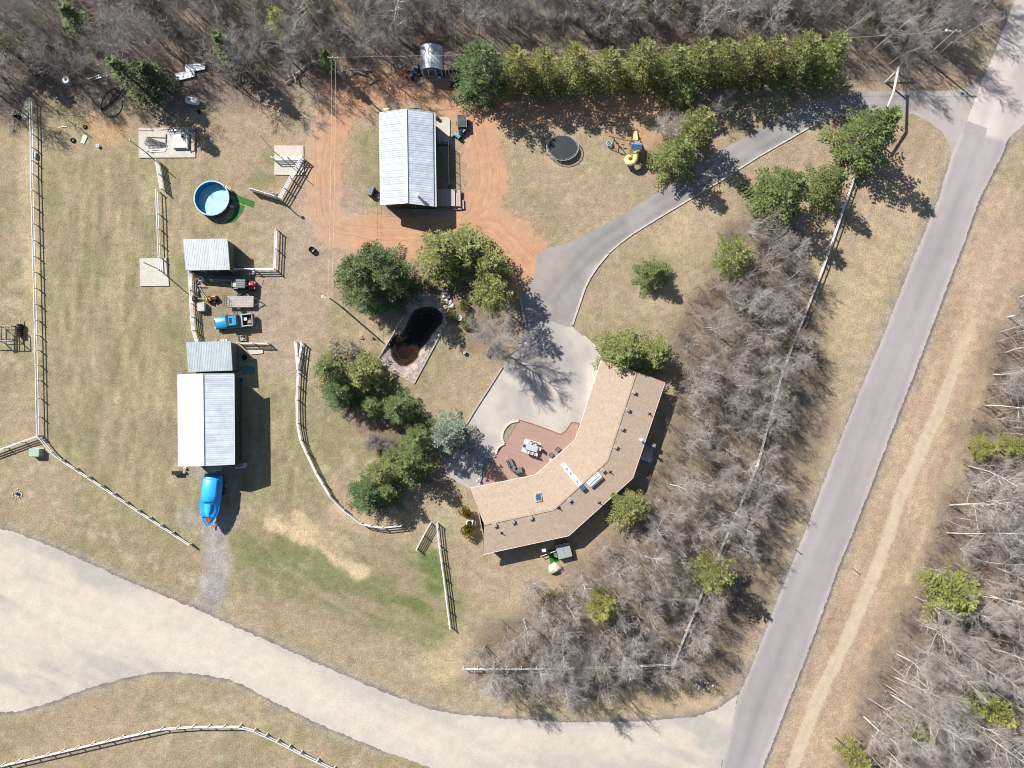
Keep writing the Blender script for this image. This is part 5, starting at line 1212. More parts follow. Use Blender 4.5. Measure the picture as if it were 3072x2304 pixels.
# concrete slabs
def slab(label, pts, h=.14, m=None):
    L = XY(pts); c = (sum(p[0] for p in L) / len(L), sum(p[1] for p in L) / len(L), 0)
    MB().prism(L, -.05, h).solo('concrete_slab', m or M['concrete'], c, label, 'slab', local=False)
slab('large concrete slab cluttered with lumber and frames at the top of the paddock', [(417, 385), (585, 383), (587, 473), (418, 474)])
slab('concrete slab under the zigzag fence right of the pool', [(824, 437), (911, 438), (912, 520), (905, 526), (824, 525)])
slab('pale square concrete slab at the end of the paddock fence', [(420, 776), (502, 774), (508, 858), (422, 859)])
slab('small concrete slab beside the attached shed', [(738, 1043), (787, 1042), (790, 1060), (752, 1064)])
slab('concrete pad on the trailer side of the workshop', [(1311, 354), (1343, 352), (1350, 360), (1351, 431), (1312, 433)])
# kennel run by the workshop
k = [P(*p) for p in ((1312, 437), (1348, 436), (1350, 564), (1313, 566))]; t = thing('kennel_run', 'dark fenced dog run between the workshop pad and its deck', 'kennel', k[0].copy())
for a, b in ((k[0], k[1]), (k[1], k[2])):
    for z_ in (.06, 1.0, 1.75): bar('rail', t, a + Vector((0, 0, z_)), b + Vector((0, 0, z_)), .06, .06, M['dark_steel'])
    n = max(2, round((b - a).length / 1.6))
    for i in range(n + 1): bar('post', t, a.lerp(b, i / n), a.lerp(b, i / n) + Vector((0, 0, 1.8)), .07, .07, M['dark_steel'])
    nn = int((b - a).length / .13); q = MB()
    for i in range(nn): p = a.lerp(b, (i + .5) / nn) - t.location; q.beam(p + Vector((0, 0, .08)), p + Vector((0, 0, 1.72)), .014, .014)
    o = q.build('wire_mesh', M['dark_steel'], t); o['kind'] = 'stuff'
# workshop deck with boards
def deck(name, label, corners, z_, nb, m, thick=.05, along=0, legs=True, cat='deck'):
    A, B, Cc, D = [P(*p, z_) for p in corners]; c = (A + B + Cc + D) / 4; t = thing(name, label, cat, (c.x, c.y, 0))
    for i in range(nb):
        u, v = i / nb, (i + .94) / nb
        a, b, cc, d = A.lerp(B, u), A.lerp(B, v), D.lerp(Cc, v), D.lerp(Cc, u); q = MB(); dn = Vector((0, 0, -thick))
        q.add([a, d, cc, b] + [p + dn for p in (a, d, cc, b)], [(0,1,2,3),(7,6,5,4),(0,4,5,1),(1,5,6,2),(2,6,7,3),(3,7,4,0)]); q.build('board', m, t, world=True)
    for a, b in ((A, B), (B, Cc), (Cc, D), (D, A)):
        o = Vector((0, 0, -thick - .07)); bar('joist', t, a + o, b + o, .05, .13, m)
    if legs:
        for p in (A, B, Cc, D): bar('leg', t, Vector((p.x, p.y, 0)), p - Vector((0, 0, thick + .01)), .1, .1, m)
    return t
M['deck_pink'] = mat('sun_bleached_deck', (.47, .38, .34), .8, .08, 3, rand=.1)
deck('wooden_deck', 'pinkish wooden landing at the workshop door', ((1312, 567), (1365, 568), (1365, 618), (1313, 617)), .75, 11, M['deck_pink'])
deck('wooden_deck', 'separate upper strip of the workshop landing in full sun', ((1368, 569), (1381, 570), (1382, 619), (1368, 618)), .62, 3, M['deck_pink'])
deck('wooden_step', 'L shaped corner step at the end of the workshop landing', ((1384, 600), (1391, 600), (1392, 626), (1385, 626)), .3, 2, M['deck_pink'], cat='step')
deck('wooden_step', 'lower step along the front of the workshop landing', ((1357, 622), (1384, 622), (1384, 628), (1357, 628)), .3, 2, M['deck_pink'], cat='step')
deck('side_landing', 'dark wooden landing at the back door of the house', ((1935, 1331), (1961, 1338), (1954, 1374), (1926, 1364)), .55, 9, M['wood_grey'])
deck('side_step', 'pale step below the landing at the back door of the house', ((1924, 1364), (1957, 1375), (1953, 1388), (1920, 1376)), .32, 3, mat('pale_step', (.55, .56, .57), .7, .06, 2), cat='step')
# patio
zc4 = Z(1400, 1230, .18083)
dp = [zc4(*p) for p in ((868,165),(1100,235),(1350,325),(1555,405),(1640,350),(1740,205),(1860,215),(1830,420),(1790,500),(1140,1078),(300,1240),(230,1130),(245,1000),(420,770),(500,750),(600,600),(640,545),(720,420),(850,200))]
M['patio'] = None
def deck_mat():
    m, t, b = node_mat('composite_deck'); N, L = t.nodes, t.links; b.inputs['Roughness'].default_value = .75
    ge = N.new('ShaderNodeNewGeometry'); mp = N.new('ShaderNodeMapping'); mp.inputs['Rotation'].default_value = (0, 0, R(18)); L.new(ge.outputs['Position'], mp.inputs[0])
    br = N.new('ShaderNodeTexBrick'); br.inputs['Scale'].default_value = 1.0; br.inputs['Brick Width'].default_value = 3.6; br.inputs['Row Height'].default_value = .145
    br.inputs['Mortar Size'].default_value = .006; br.inputs['Color1'].default_value = (.335, .212, .172, 1); br.inputs['Color2'].default_value = (.37, .24, .195, 1); br.inputs['Mortar'].default_value = (.2, .11, .085, 1)
    L.new(mp.outputs[0], br.inputs[0]); L.new(br.outputs[0], b.inputs[0])
    return m
M['patio'] = deck_mat()
tag(MB().prism(XY(dp), .0, .28).build('patio_deck', M['patio']), kind='structure')
M['patio_edge'] = mat('patio_border', (.26, .125, .095), .75, .08, 3)
t = thing('deck_border', 'darker border board and step along the patio edge', 'edging', P(*dp[0]))
for k in range(0, 6):
    a, b = P(*dp[k], .0), P(*dp[k + 1], .0); bar('border_board', t, Vector((a.x, a.y, .29)), Vector((b.x, b.y, .29)), .16, .04, M['patio_edge'])
for o in (1, 2):
    pts = [zc4(*p) for p in ((1575 , 395 - 14 * o), (1655 - 6 * o, 330 - 22 * o), (1745 - 4 * o, 200 - 14 * o), (1860, 210 - 18 * o))] if False else None
# low curved block walls round the planting beds
def block_wall(label, pts, m, h=.45, w_=.28, n=14):
    L = [Vector((*P2(*p), 0)) for p in smooth_line(pts, 2)]; t = thing('block_wall', label, 'garden wall', L[0].copy())
    tot = [0]
    for a, b in zip(L[:-1], L[1:]): tot.append(tot[-1] + (b - a).length)
    def at(s):
        for i in range(len(L) - 1):
            if s <= tot[i + 1]: return L[i].lerp(L[i + 1], (s - tot[i]) / (tot[i + 1] - tot[i]))
        return L[-1]
    for i in range(n):
        a, b = at(tot[-1] * i / n), at(tot[-1] * (i + .95) / n); zz = Vector((0, 0, h / 2 + rnd.uniform(-.012, .012))); bar('block', t, a + zz, b + zz, w_, h, m)
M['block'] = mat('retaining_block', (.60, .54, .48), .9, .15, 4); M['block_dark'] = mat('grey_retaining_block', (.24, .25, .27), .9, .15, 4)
block_wall('curved pale block wall round the flower bed at the top corner of the patio', [zc4(*p) for p in ((860,185),(780,190),(700,225),(640,290),(595,370),(590,450),(600,530),(625,555))], M['block'], n=18)
block_wall('short curved block wall between the flower bed and the shaded stone circle', [zc4(*p) for p in ((625,558),(560,590),(500,640),(490,730))], M['block'], n=8)
block_wall('shaded arc of grey blocks round the bed beside the blue spruce shadow', [zc4(*p) for p in ((480,765),(400,775),(310,840),(250,940),(235,1040),(250,1130),(205,1200))], M['block_dark'], n=18)
tag(MB().prism([P2(*zc4(*p)) for p in ((850,200),(780,200),(700,240),(645,300),(610,380),(605,450),(615,530),(650,540),(730,410))], .0, .3).build('flower_bed', mat('bed_soil', (.27, .22, .14), .95, .3, 3)), kind='structure')
tag(MB().prism([P2(*zc4(*p)) for p in ((480,775),(400,790),(320,850),(265,940),(250,1040),(262,1120),(330,1000),(420,880))], .29, .33).build('shaded_bed', mat('shaded_bed_soil', (.24, .22, .19), .95, .35, 3)), kind='structure')
# pond border
po_ = PONDO; t = thing('pond_border', 'weathered timber border around the pebble pond', 'edging', P(*po_[0]))
for a, b in ((po_[1], po_[0]), (po_[0], po_[7]), (po_[7], po_[6])):
    A, B = P(*a), P(*b); n = 4 if (B - A).length > 6 else 2
    for i in range(n): bar('timber', t, A.lerp(B, i / n) + Vector((0, 0, .06)), A.lerp(B, (i + .99) / n) + Vector((0, 0, .06 + rnd.uniform(-.01, .01))), .2, .2, M['wood_grey'])
# ------------------------------------------------------------------ vehicles, play things, yard goods
M['blue_paint'] = mat('blue_car_paint', (.03, .29, .52), .28, .04, 2, spec=.6)
M['red_paint'] = mat('red_paint', (.42, .03, .06), .35, .06, 3, spec=.5)
M['grey_paint'] = mat('grey_paint', (.33, .35, .36), .5, .08, 2)
M['yellow'] = mat('yellow_plastic', (.72, .66, .26), .45, .05, 2)
M['mower_yellow'] = mat('mower_yellow', (.72, .38, .03), .4, .05, 3)
M['tarp_blue'] = mat('blue_shrink_wrap', (.02, .30, .78), .38, .06, 1.5, spec=.5)
M['tarp_sunlit'] = mat('sunlit_blue_cover', (.035, .42, .86), .35, .05, 1.5, spec=.5)  # same blue wrap, painted lighter where the sun falls on top
M['tarp_teal'] = mat('teal_tarp', (.06, .20, .17), .6, .2, 4)
M['turf'] = mat('artificial_turf', (.035, .145, .03), .95, .3, 5)
M['pale_green'] = mat('pale_green_paint', (.33, .45, .36), .5, .06, 2)
M['stone'] = mat('field_stone', (.36, .31, .26), .9, .25, 3, bump=.4, bscale=8, rand=.2)
M['pale_stone'] = mat('pale_stone', (.56, .50, .42), .9, .18, 3, bump=.4, bscale=8, rand=.12)
M['wicker'] = mat('dark_wicker', (.06, .058, .055), .8, .2, 8)
M['cushion'] = mat('grey_cushion', (.15, .155, .15), .9, .1, 4)
M['rug'] = mat('pale_rug', (.56, .54, .52), .95, .08, 4)
M['table'] = mat('grey_table', (.44, .48, .52), .4, .05, 2)
M['pool_blue'] = mat('pool_liner', (.015, .24, .46), .4, .15, .9)
M['pool_floor'] = mat('pool_floor', (.20, .58, .74), .5, .1, .7, col2=(.48, .76, .82))
M['frame_brown'] = mat('stained_timber', (.23, .12, .065), .8, .2, 3)
M['tire_blue'] = mat('blue_ring', (.20, .48, .60), .5, .08, 3)
M['poly'] = mat('white_poly', (.68, .70, .70), .5, .05, 2)
M['orange'] = mat('orange_plastic', (.70, .22, .02), .5, .1, 3)
M['red_plastic'] = mat('red_plastic', (.50, .04, .03), .5, .1, 3)
M['blue_drum'] = mat('blue_drum', (.03, .10, .30), .45, .1, 3)
M['canvas_blue'] = mat('blue_canvas', (.13, .28, .48), .7, .06, 2, spec=.3)
def wheel(par, x, y, r=.36, w_=.24, m=None, name='wheel', ax='Y'):
    q = MB(); q.lathe([(r * .55, -w_ / 2), (r * .92, -w_ / 2), (r, -w_ * .3), (r, w_ * .3), (r * .92, w_ / 2), (r * .55, w_ / 2)], n=18)
    o = link(name, q.mesh('tyre', M['rubber'], True), par, (x, y, r), (R(90), 0, 0) if ax == 'Y' else (0, R(90), 0))
    q = MB().lathe([(r * .15, w_ * .42), (r * .56, w_ * .36), (r * .56, -w_ * .36), (r * .15, -w_ * .42)], n=12); link('rim', q.mesh('rim', M['steel']), o); return o
def rbox(x0, x1, y, z0, z1, yt=None, fx=0, bx=0, r=.06):
    """rounded body block: x range, half width y (yt at the top), z range; fx/bx pull the top in at front/back"""
    yt = y if yt is None else yt; rings = []
    for (xa, ins_) in ((x0, .5), (x0 + r, 0), (x1 - r, 0), (x1, .5)):
        a = y - r * ins_; b = yt - r * ins_
        sx = 0
        rings.append([(xa, -a, z0), (xa, a, z0), (xa, a, z0 + (z1 - z0) * .6), (xa, b, z1 - r), (xa, b - r, z1), (xa, -b + r, z1), (xa, -b, z1 - r), (xa, -a, z0 + (z1 - z0) * .6)])
    if fx or bx:
        for k, s_ in ((2, -fx), (3, -fx), (0, bx), (1, bx)):
            rings[k] = [(p[0] + (s_ if p[2] > z0 + (z1 - z0) * .7 else 0), p[1], p[2]) for p in rings[k]]
    return rings
# blue pickup, nose to the left
t = thing('pickup_truck', 'bright blue pickup truck parked in the yard with things in its bed', 'pickup', P(708, 967), R(185.5))
MB().loft(rbox(.62, 2.85, .93, .42, 1.08, .86, .1, 0, .14)).build('hood', M['blue_paint'], t, True)
MB().loft(rbox(-.95, .75, .96, .42, 1.12, .94)).build('body', M['blue_paint'], t)
MB().loft(rbox(-.92, 1.05, .88, 1.10, 1.72, .74, .62, .14, .05)).build('cab_glass', M['glass'], t)
rf = MB().loft(rbox(-.72, .42, .73, 1.70, 1.80, .70, .06, .06, .06)); 
for k in range(6): rf.box((-.45, -.5 + k * .2, 1.812), (.5, .04, .03))
rf.build('cab_roof', M['blue_paint'], t)
MB().box((.13, 0, 1.815), (.36, .82, .03)).build('sunroof', M['glass'], t)
q = MB()
for s in (-1, 1): q.box((-1.92, s * .88, .86), (1.9, .16, .66))
q.box((-2.84, 0, .84), (.1, 1.9, .62)).box((-1.0, 0, .86), (.12, 1.9, .66)); q.build('bed_wall', M['grey_paint'], t)
MB().box((-1.92, 0, .58), (1.8, 1.62, .06)).build('bed_floor', M['dark_steel'], t)
MB().box((-1.2, 0, 1.0), (.42, 1.6, .34)).build('tool_box', M['grey_paint'], t)
MB().box((2.9, 0, .5), (.14, 1.75, .22)).build('bumper', M['steel'], t); MB().box((-2.95, 0, .5), (.12, 1.75, .2)).build('bumper', M['steel'], t)
MB().box((2.86, 0, .8), (.06, 1.0, .26)).build('grille', M['black'], t)
for s in (-1, 1):
    MB().box((2.84, s * .68, .84), (.1, .34, .18)).build('headlight', M['white'], t)
    MB().box((-2.9, s * .86, .9), (.04, .12, .3)).build('tail_light', M['red_plastic'], t)
    MB().box((.85, s * 1.06, 1.14), (.14, .22, .18)).build('mirror', M['black'], t)
    for x in (1.78, -1.85): wheel(t, x, s * .88, .39, .26)
MB().beam((.95, 0, 1.05), (.5, 0, 1.05), 1.7, .02).build('wiper_cowl', M['black'], t)
for c, d, m, nm, lb in (((-1.75, -.2, .78), (.45, .4, .34), 'poly', 'cooler', 'pale cool box standing in the pickup bed'), ((-2.35, .25, .72), (.5, .4, .22), 'wood_grey', 'crate', 'grey crate standing at the tailgate in the pickup bed')):
    wp_ = t.matrix_basis if False else None
    a = R(185.5); b = t.location; p = Vector((b.x + c[0] * math.cos(a) - c[1] * math.sin(a), b.y + c[0] * math.sin(a) + c[1] * math.cos(a), c[2] - d[2] / 2))
    k = thing(nm, lb, nm, p, a); MB().box((0, 0, d[2] / 2 - .02), (d[0], d[1], d[2] - .05)).build('body', M[m], k); MB().box((0, 0, d[2] - .02), (d[0] + .03, d[1] + .03, .05)).build('lid', M['poly' if m == 'poly' else 'wood'], k)
# side by side utility vehicle, nose to the right
t = thing('utility_vehicle', 'red nosed side by side utility vehicle with a grey roof and small cargo bed', 'utility vehicle', P(737, 858), R(-2))
MB().loft(rbox(.75, 1.72, .62, .45, .92, .5, .2, 0, .14)).build('hood', M['red_paint'], t, True)
MB().loft(rbox(-.75, .8, .66, .35, .75, .66)).build('body', M['black'], t)
q = MB()
for s in (-1, 1): q.box((-1.28, s * .66, .88), (1.0, .05, .3))
q.box((-1.78, 0, .88), (.05, 1.37, .3)).box((-.78, 0, .88), (.05, 1.37, .3)).box((-1.28, 0, .74), (1.0, 1.34, .04)); q.build('cargo_bed', M['grey_plastic'], t)
MB().loft(rbox(-.8, .62, .66, 1.82, 1.90, .6, .1, .06, .05)).build('roof', M['grey_plastic'], t)
q = MB()
for k in (-.3, 0, .3): q.box((-.1, k, 1.915), (1.2, .05, .03))
q.build('roof_rib', M['dark_steel'], t)
for s in (-1, 1):
    MB().tube([(-.72, s * .6, .7), (-.7, s * .6, 1.84), (.5, s * .6, 1.84), (.9, s * .58, .9)], .035, 6).build('roll_bar', M['black'], t)
    MB().box((-.15, s * .32, .82), (.5, .5, .16)).box((-.38, s * .32, 1.1), (.12, .5, .5)).build('seat', M['black'], t)
    for x in (1.2, -1.25): wheel(t, x, s * .68, .33, .26)
    MB().box((1.66, s * .42, .72), (.08, .2, .12)).build('headlight', M['white'], t)
MB().lathe([(.17, 0), (.2, .03), (.17, .06)], (.45, .32, 1.05), 12).build('steering_wheel', M['black'], t)
MB().box((-1.35, .1, .85), (.5, .9, .16)).build('cargo', M['pale_stone'], t)
# flat deck trailer
t = thing('flat_trailer', 'flat deck utility trailer with pale boards and a mesh ramp gate', 'trailer', P(725.5, 907), R(0))
for k in range(7): MB().box((0, -.72 + k * .24, .62), (4.0, .225, .05)).build('deck_board', M['wood_grey'], t)
for s in (-1, 1):
    bar('side_rail', t, t.location + Vector((-2, s * .86, .58)), t.location + Vector((2, s * .86, .58)), .06, .12, M['dark_steel'])
    wheel(t, -.15, s * 1.05, .33, .22); MB().loft([[(x, s * 1.05 - .14, z) for x, z in ((-.55, .6), (-.4, .74), (.1, .74), (.25, .6))], [(x, s * 1.05 + .14, z) for x, z in ((-.55, .6), (-.4, .74), (.1, .74), (.25, .6))]]).build('fender', M['dark_steel'], t)
    MB().beam((1.95, s * .7, .5), (3.1, 0, .5), .08, .1).build('tongue', M['dark_steel'], t)
MB().tube([(3.05, 0, 0), (3.05, 0, .8)], .04, 6).build('jack', M['steel'], t)
q = MB()
for k in range(8): q.beam((-2.05, -.8 + k * .228, .66), (-2.25, -.8 + k * .228, 1.75), .03, .03)
for z_, x in ((.7, -2.06), (1.2, -2.15), (1.74, -2.25)): q.beam((x, -.82, z_), (x, .82, z_), .04, .04)
q.build('ramp_gate', M['dark_steel'], t)
# riding mower
t = thing('riding_mower', 'yellow and black riding mower beside the junk planks', 'mower', P(641, 899), R(10))
MB().loft(rbox(-.1, .75, .3, .3, .7, .26, .08, 0, .08)).build('hood', M['black'], t); MB().loft(rbox(-.75, -.05, .4, .28, .5, .4)).build('body', M['black'], t)
MB().box((-.45, 0, .62), (.42, .46, .16)).box((-.64, 0, .84), (.1, .44, .4)).build('seat', M['mower_yellow'], t); MB().box((.0, 0, .22), (.8, 1.0, .14)).build('mower_deck', M['mower_yellow'], t)
MB().tube([(.05, 0, .6), (-.1, 0, .9)], .02, 6).lathe([(.13, 0), (.16, .02), (.13, .04)], (-.1, 0, .9), 10).build('steering_wheel', M['black'], t)
for s in (-1, 1): wheel(t, .55, s * .36, .18, .14); wheel(t, -.5, s * .42, .25, .2)
# boat under blue cover
S_, B_w = P(640, 1423, 1.9), P(623, 1579, 1.9); ctr = (S_ + B_w) / 2; ang = math.atan2(B_w.y - S_.y, B_w.x - S_.x); Lb = (B_w - S_).length
t = thing('covered_boat', 'cabin boat wrapped in a bright blue cover beside the barn end', 'boat', (ctr.x, ctr.y, 0), ang)
h = Lb / 2; prof = [(-h, 1.22, .9), (-h * .95, 1.36, .88), (-h * .5, 1.5, .85), (0, 1.52, .85), (h * .35, 1.4, .88), (h * .62, 1.08, .95), (h * .82, .66, 1.1), (h * .95, .26, 1.35), (h, .05, 1.6)]
rings = []
for x, hw, zb_ in prof:
    gz = 1.85 + .12 * max(0, x / h) ** 2
    rings.append([(x, -hw, gz), (x, -hw * .92, gz - .3), (x, -hw * .6, zb_ + .25), (x, 0, zb_), (x, hw * .6, zb_ + .25), (x, hw * .92, gz - .3), (x, hw, gz), (x, 0, gz + .02)])
MB().loft(rings).build('hull', M['tarp_blue'], t, True)
def cover(x, hw, zc_): 
    gz = 1.83 + .12 * max(0, x / h) ** 2
    return [(x, -hw * 1.02, gz - .1), (x, -hw * .98, gz + .12), (x, -hw * .72, gz + (zc_ - gz) * .82), (x, -hw * .35, zc_ - .03), (x, 0, zc_), (x, hw * .35, zc_ - .03), (x, hw * .72, gz + (zc_ - gz) * .82), (x, hw * .98, gz + .12), (x, hw * 1.02, gz - .1)]
MB().loft([cover(-h * 1.01, 1.2, 2.2), cover(-h * .93, 1.36, 2.55), cover(-h * .55, 1.48, 2.72), cover(-h * .1, 1.5, 2.78), cover(h * .08, 1.46, 2.72), cover(h * .14, 1.42, 2.34), cover(h * .4, 1.34, 2.26), cover(h * .6, 1.05, 2.18), cover(h * .68, .95, 2.02)]).build('cover', M['tarp_blue'], t, True)
top = []
for x, hw in ((-h * .84, .95), (-h * .78, 1.12), (-h * .2, 1.16), (0, 1.0), (h * .05, .7)): top.append([(x, -hw, 2.62), (x, -hw * .8, 2.84 if abs(x) < h * .8 else 2.72), (x, hw * .8, 2.84 if abs(x) < h * .8 else 2.72), (x, hw, 2.62)])
MB().loft(top).build('cabin_top_cover', M['tarp_sunlit'], t, True)
MB().loft([[(h * .14, -.8, 2.3), (h * .14, 0, 2.38), (h * .14, .8, 2.3)], [(h * .4, -.72, 2.24), (h * .4, 0, 2.33), (h * .4, .72, 2.24)], [(h * .62, -.48, 2.1), (h * .62, 0, 2.2), (h * .62, .48, 2.1)]], cap=False).build('foredeck_cover', M['tarp_sunlit'], t, True)
q = MB(); q.add([(h * .68, -.52, 2.02), (h * .68, .52, 2.02), (h * .84, .26, 2.03), (h * .88, 0, 2.04), (h * .84, -.26, 2.03)], [(0, 1, 2, 3, 4)]); q.build('bow_deck', mat('bow_deck', (.26, .06, .03), .6, .15, 3), t)
for s in (-1, 1):
    MB().tube([(x, s * hw * .985, 1.93 + .12 * max(0, x / h) ** 2) for x, hw, _ in prof[3:]], .03, 6).build('rub_rail', M['tarp_sunlit'], t)
    MB().box((-h * .45, s * .55, .55), (h * 1.0, .1, .12)).build('trailer_rail', M['steel'], t)
    for x in (-h * .45, -h * .25): wheel(t, x, s * 1.05, .34, .22)
    for x in (-h * .75, h * .3): MB().tube([(x, s * .9, 0), (x, s * .6, 1.15)], .04, 6).build('stand', M['rust'], t)
MB().beam((h * .05, 0, .5), (h * 1.12, 0, .5), .12, .14).build('trailer_tongue', M['steel'], t)
MB().tube([(h * 1.0, -.25, 0), (h * 1.0, -.25, .75)], .04, 6).lathe([(.3, 0), (.36, .1), (.3, .2)], (h * .93, .55, 0), 12).build('winch_stand', M['steel'], t)
# round pool
pc = P(634, 594, 1.25); t = thing('round_pool', 'round above ground pool, nearly empty, with a bright blue liner', 'pool', (pc.x, pc.y, 0)); PR = 2.62
n = 40; q = MB().lathe([(PR, 0), (PR + .03, .6), (PR, 1.22)], n=n); q.f.pop(); q.m.pop(); q.f.pop(); q.m.pop(); q.build('outer_wall', mat('pool_wall', (.07, .075, .085), .6, .1, 2), t)
q = MB(); q.lathe([(PR - .05, 1.22), (PR - .05, .05)], n=n); del q.f[-2:]; del q.m[-2:]; q.f = [f[::-1] for f in q.f]; q.f = [f[::-1] for f in q.f]; q.build('liner', M['pool_blue'], t)
MB().lathe([(0.001, .05), (PR - .06, .055)], n=n).build('floor', M['pool_floor'], t)
q = MB().lathe([(PR - .1, 1.22), (PR - .09, 1.27), (PR + .09, 1.27), (PR + .1, 1.22)], n=n); del q.f[-2:]; del q.m[-2:]; q.build('rim', mat('pool_rim', (.36, .50, .58), .4, .1, 3), t)
for k in range(14): a = 2 * math.pi * k / 14; MB().box((math.cos(a) * (PR + .05), math.sin(a) * (PR + .05), .62), (.1, .12, 1.24), a).build('upright', M['dark_steel'], t)
MB().lathe([(.001, 0), (.28, .005), (.3, .012)], (-.45, .75, .06), 9, sx=.8, sy=1.3).build('puddle', mat('puddle', (.30, .42, .40), .15, .2, 4, spec=.7), t)
zp_ = Z(560, 500, .13562)
t = thing('pool_ladder', 'white pool steps on the rim of the round pool', 'ladder', P(*zp_(850, 440), 1.2) * 1.0); t.location.z = 0
for s in (-.25, .25): MB().tube([(s - .3, .25, .1), (s, 0, 1.5), (s + .45, -.25, .0)], .03, 6).build('rail', M['white'], t)
for k in range(4): MB().box((.06 + k * .1, -.03 - k * .05, 1.25 - k * .28), (.5, .18, .04), .5).build('step', M['white'], t)
t = thing('pool_pump', 'small white pool pump with hoses in the shade of the pool wall', 'pump', P(*zp_(1010, 885)))
MB().box((0, 0, .2), (.42, .36, .4)).build('body', M['poly'], t); MB().lathe([(.16, 0), (.18, .4), (.1, .5)], (.38, .12, 0), 10).build('filter', M['grey_plastic'], t)
g = random.Random(4)
for k, pts in enumerate((((910, 640), (960, 690), (1010, 640), (1050, 720)), ((930, 770), (1000, 700), (1000, 640)), ((880, 880), (950, 890), (990, 870)), ((950, 480), (1010, 560), (1060, 640)))):
    MB().tube([P(*p, .06) - t.location for p in [zp_(*q_) for q_ in smooth_line(list(pts), 1)]], .035, 6).build('hose', M['poly' if k < 3 else 'black'], t)
MB().prism([P2(*zp_(*p)) for p in ((1070, 615), (1510, 775), (1475, 910), (1085, 765))], .0, .03).solo('turf_mat', M['turf'], P(*zp_(1290, 765)), 'upper strip of green artificial turf leading away from the pool', 'mat', local=False)
MB().prism([P2(*zp_(*p)) for p in ((1130, 830), (1290, 870), (1230, 1010), (1080, 1210), (960, 1255), (860, 1235), (1000, 1130))], .0, .025).solo('turf_mat', M['turf'], P(*zp_(1130, 1060)), 'lower strip of green artificial turf hugging the pool wall', 'mat', local=False)
# trampoline
t = thing('trampoline', 'oval black trampoline on the lawn with a pale spring ring', 'trampoline', P(1687, 448))
sx, sy = 2.45, 2.1
MB().lathe([(.001, .88), (.86, .86), (.86, .85)], n=40, sx=sx, sy=sy).build('jump_mat', mat('jump_mat', (.035, .042, .048), .55, .1, 2), t)
pts = [(math.cos(2 * math.pi * k / 48) * sx, math.sin(2 * math.pi * k / 48) * sy, .9) for k in range(49)]; MB().tube(pts, .04, 6, cap=False).build('frame', M['galv'], t)
for k in range(72):
    a = 2 * math.pi * k / 72; bar('spring', t, t.location + Vector((math.cos(a) * sx * .86, math.sin(a) * sy * .86, .87)), t.location + Vector((math.cos(a) * sx * .985, math.sin(a) * sy * .985, .9)), .03, .03, M['galv'])
for k in range(6):
    a = 2 * math.pi * k / 6 + .4; p = Vector((math.cos(a) * sx, math.sin(a) * sy, 0)); q = Vector((math.cos(a + .3) * sx, math.sin(a + .3) * sy, 0))
    MB().tube([p + Vector((0, 0, .9)), p * 1.03 + Vector((0, 0, .04)), q * 1.03 + Vector((0, 0, .04)), q + Vector((0, 0, .9))], .03, 6).build('leg', M['galv'], t)
# playset
zq = Z(1780, 360, .1085); pf = P(*zq(1160, 720), 1.6); t = thing('playset', 'timber playset with blue canopy, yellow straight slide and yellow spiral tube', 'playset', (pf.x, pf.y, 0)); rzp = R(-4); t.rotation_euler.z = rzp
for x in (-.68, .68):
    for y in (-.95, .95): MB().box((x, y, 1.35), (.11, .11, 2.7)).build('post', M['frame_brown'], t)
for k in range(9): MB().box((-.6 + k * .15, 0, 1.5), (.135, 1.9, .04)).build('floor_board', M['wood'], t)
for s in (-1, 1):
    for k in range(7): MB().box((s * .7, -.85 + k * .28, 1.9), (.03, .1, .75)).build('picket', M['frame_brown'], t)
    MB().beam((s * .7, -.97, 2.3), (s * .7, .97, 2.3), .06, .1).build('rail', M['frame_brown'], t)
    MB().beam((s * .68, -.2, 2.7), (s * .68, -.95, 2.7), .06, .1).build('rail', M['frame_brown'], t)
can = MB(); can.loft([[(-.76, y, 2.72 + z) , (.76, y, 2.72 + z), (.76, y, 2.69 + z), (-.76, y, 2.69 + z)] for y, z in ((.05, 0), (-.42, .55), (-1.02, 0))]); can.build('canopy', M['canvas_blue'], t)
MB().loft([[(-.3, .95, 1.5), (.3, .95, 1.5), (.34, .95, 1.75), (.27, .95, 1.75), (.24, .95, 1.56), (-.24, .95, 1.56), (-.27, .95, 1.75), (-.34, .95, 1.75)], [(-.3, 1.8, .8), (.3, 1.8, .8), (.34, 1.8, 1.02), (.27, 1.8, 1.02), (.24, 1.8, .86), (-.24, 1.8, .86), (-.27, 1.8, 1.02), (-.34, 1.8, 1.02)], [(-.3, 2.6, .22), (.3, 2.6, .22), (.34, 2.6, .4), (.27, 2.6, .4), (.24, 2.6, .27), (-.24, 2.6, .27), (-.27, 2.6, .4), (-.34, 2.6, .4)], [(-.3, 3.0, .1), (.3, 3.0, .1), (.34, 3.0, .25), (.27, 3.0, .25), (.24, 3.0, .14), (-.24, 3.0, .14), (-.27, 3.0, .25), (-.34, 3.0, .25)]]).build('straight_slide', M['yellow'], t, False)
sp = [(.15, -.95, 1.9), (.18, -1.5, 1.8)] + [(-.47 + .66 * math.cos(a), -1.95 + .66 * math.sin(a), 1.72 - .42 * k) for k, a in enumerate([R(0 - 45 * j) for j in range(8)]) if True]
sp = [(p[0], p[1], max(.42, 1.9 - 1.5 * i / (len(sp) - 1))) for i, p in enumerate(sp)]
sl_ = [Vector(p) for p in smooth_line([tuple(p) for p in [(a, b) for a, b, c in sp]], 0) for _ in ()] or [Vector(p) for p in sp]
MB().tube(sl_, .40, 14, cap=False).build('tube_slide', M['yellow'], t, True)
for k in range(6): MB().tube([(.55 + .02 * k, -1.0 - .12 * k, 1.4 - .25 * k), (.95, -1.0 - .12 * k, 1.4 - .25 * k)], .03, 6).build('ladder_rung', M['frame_brown'], t)
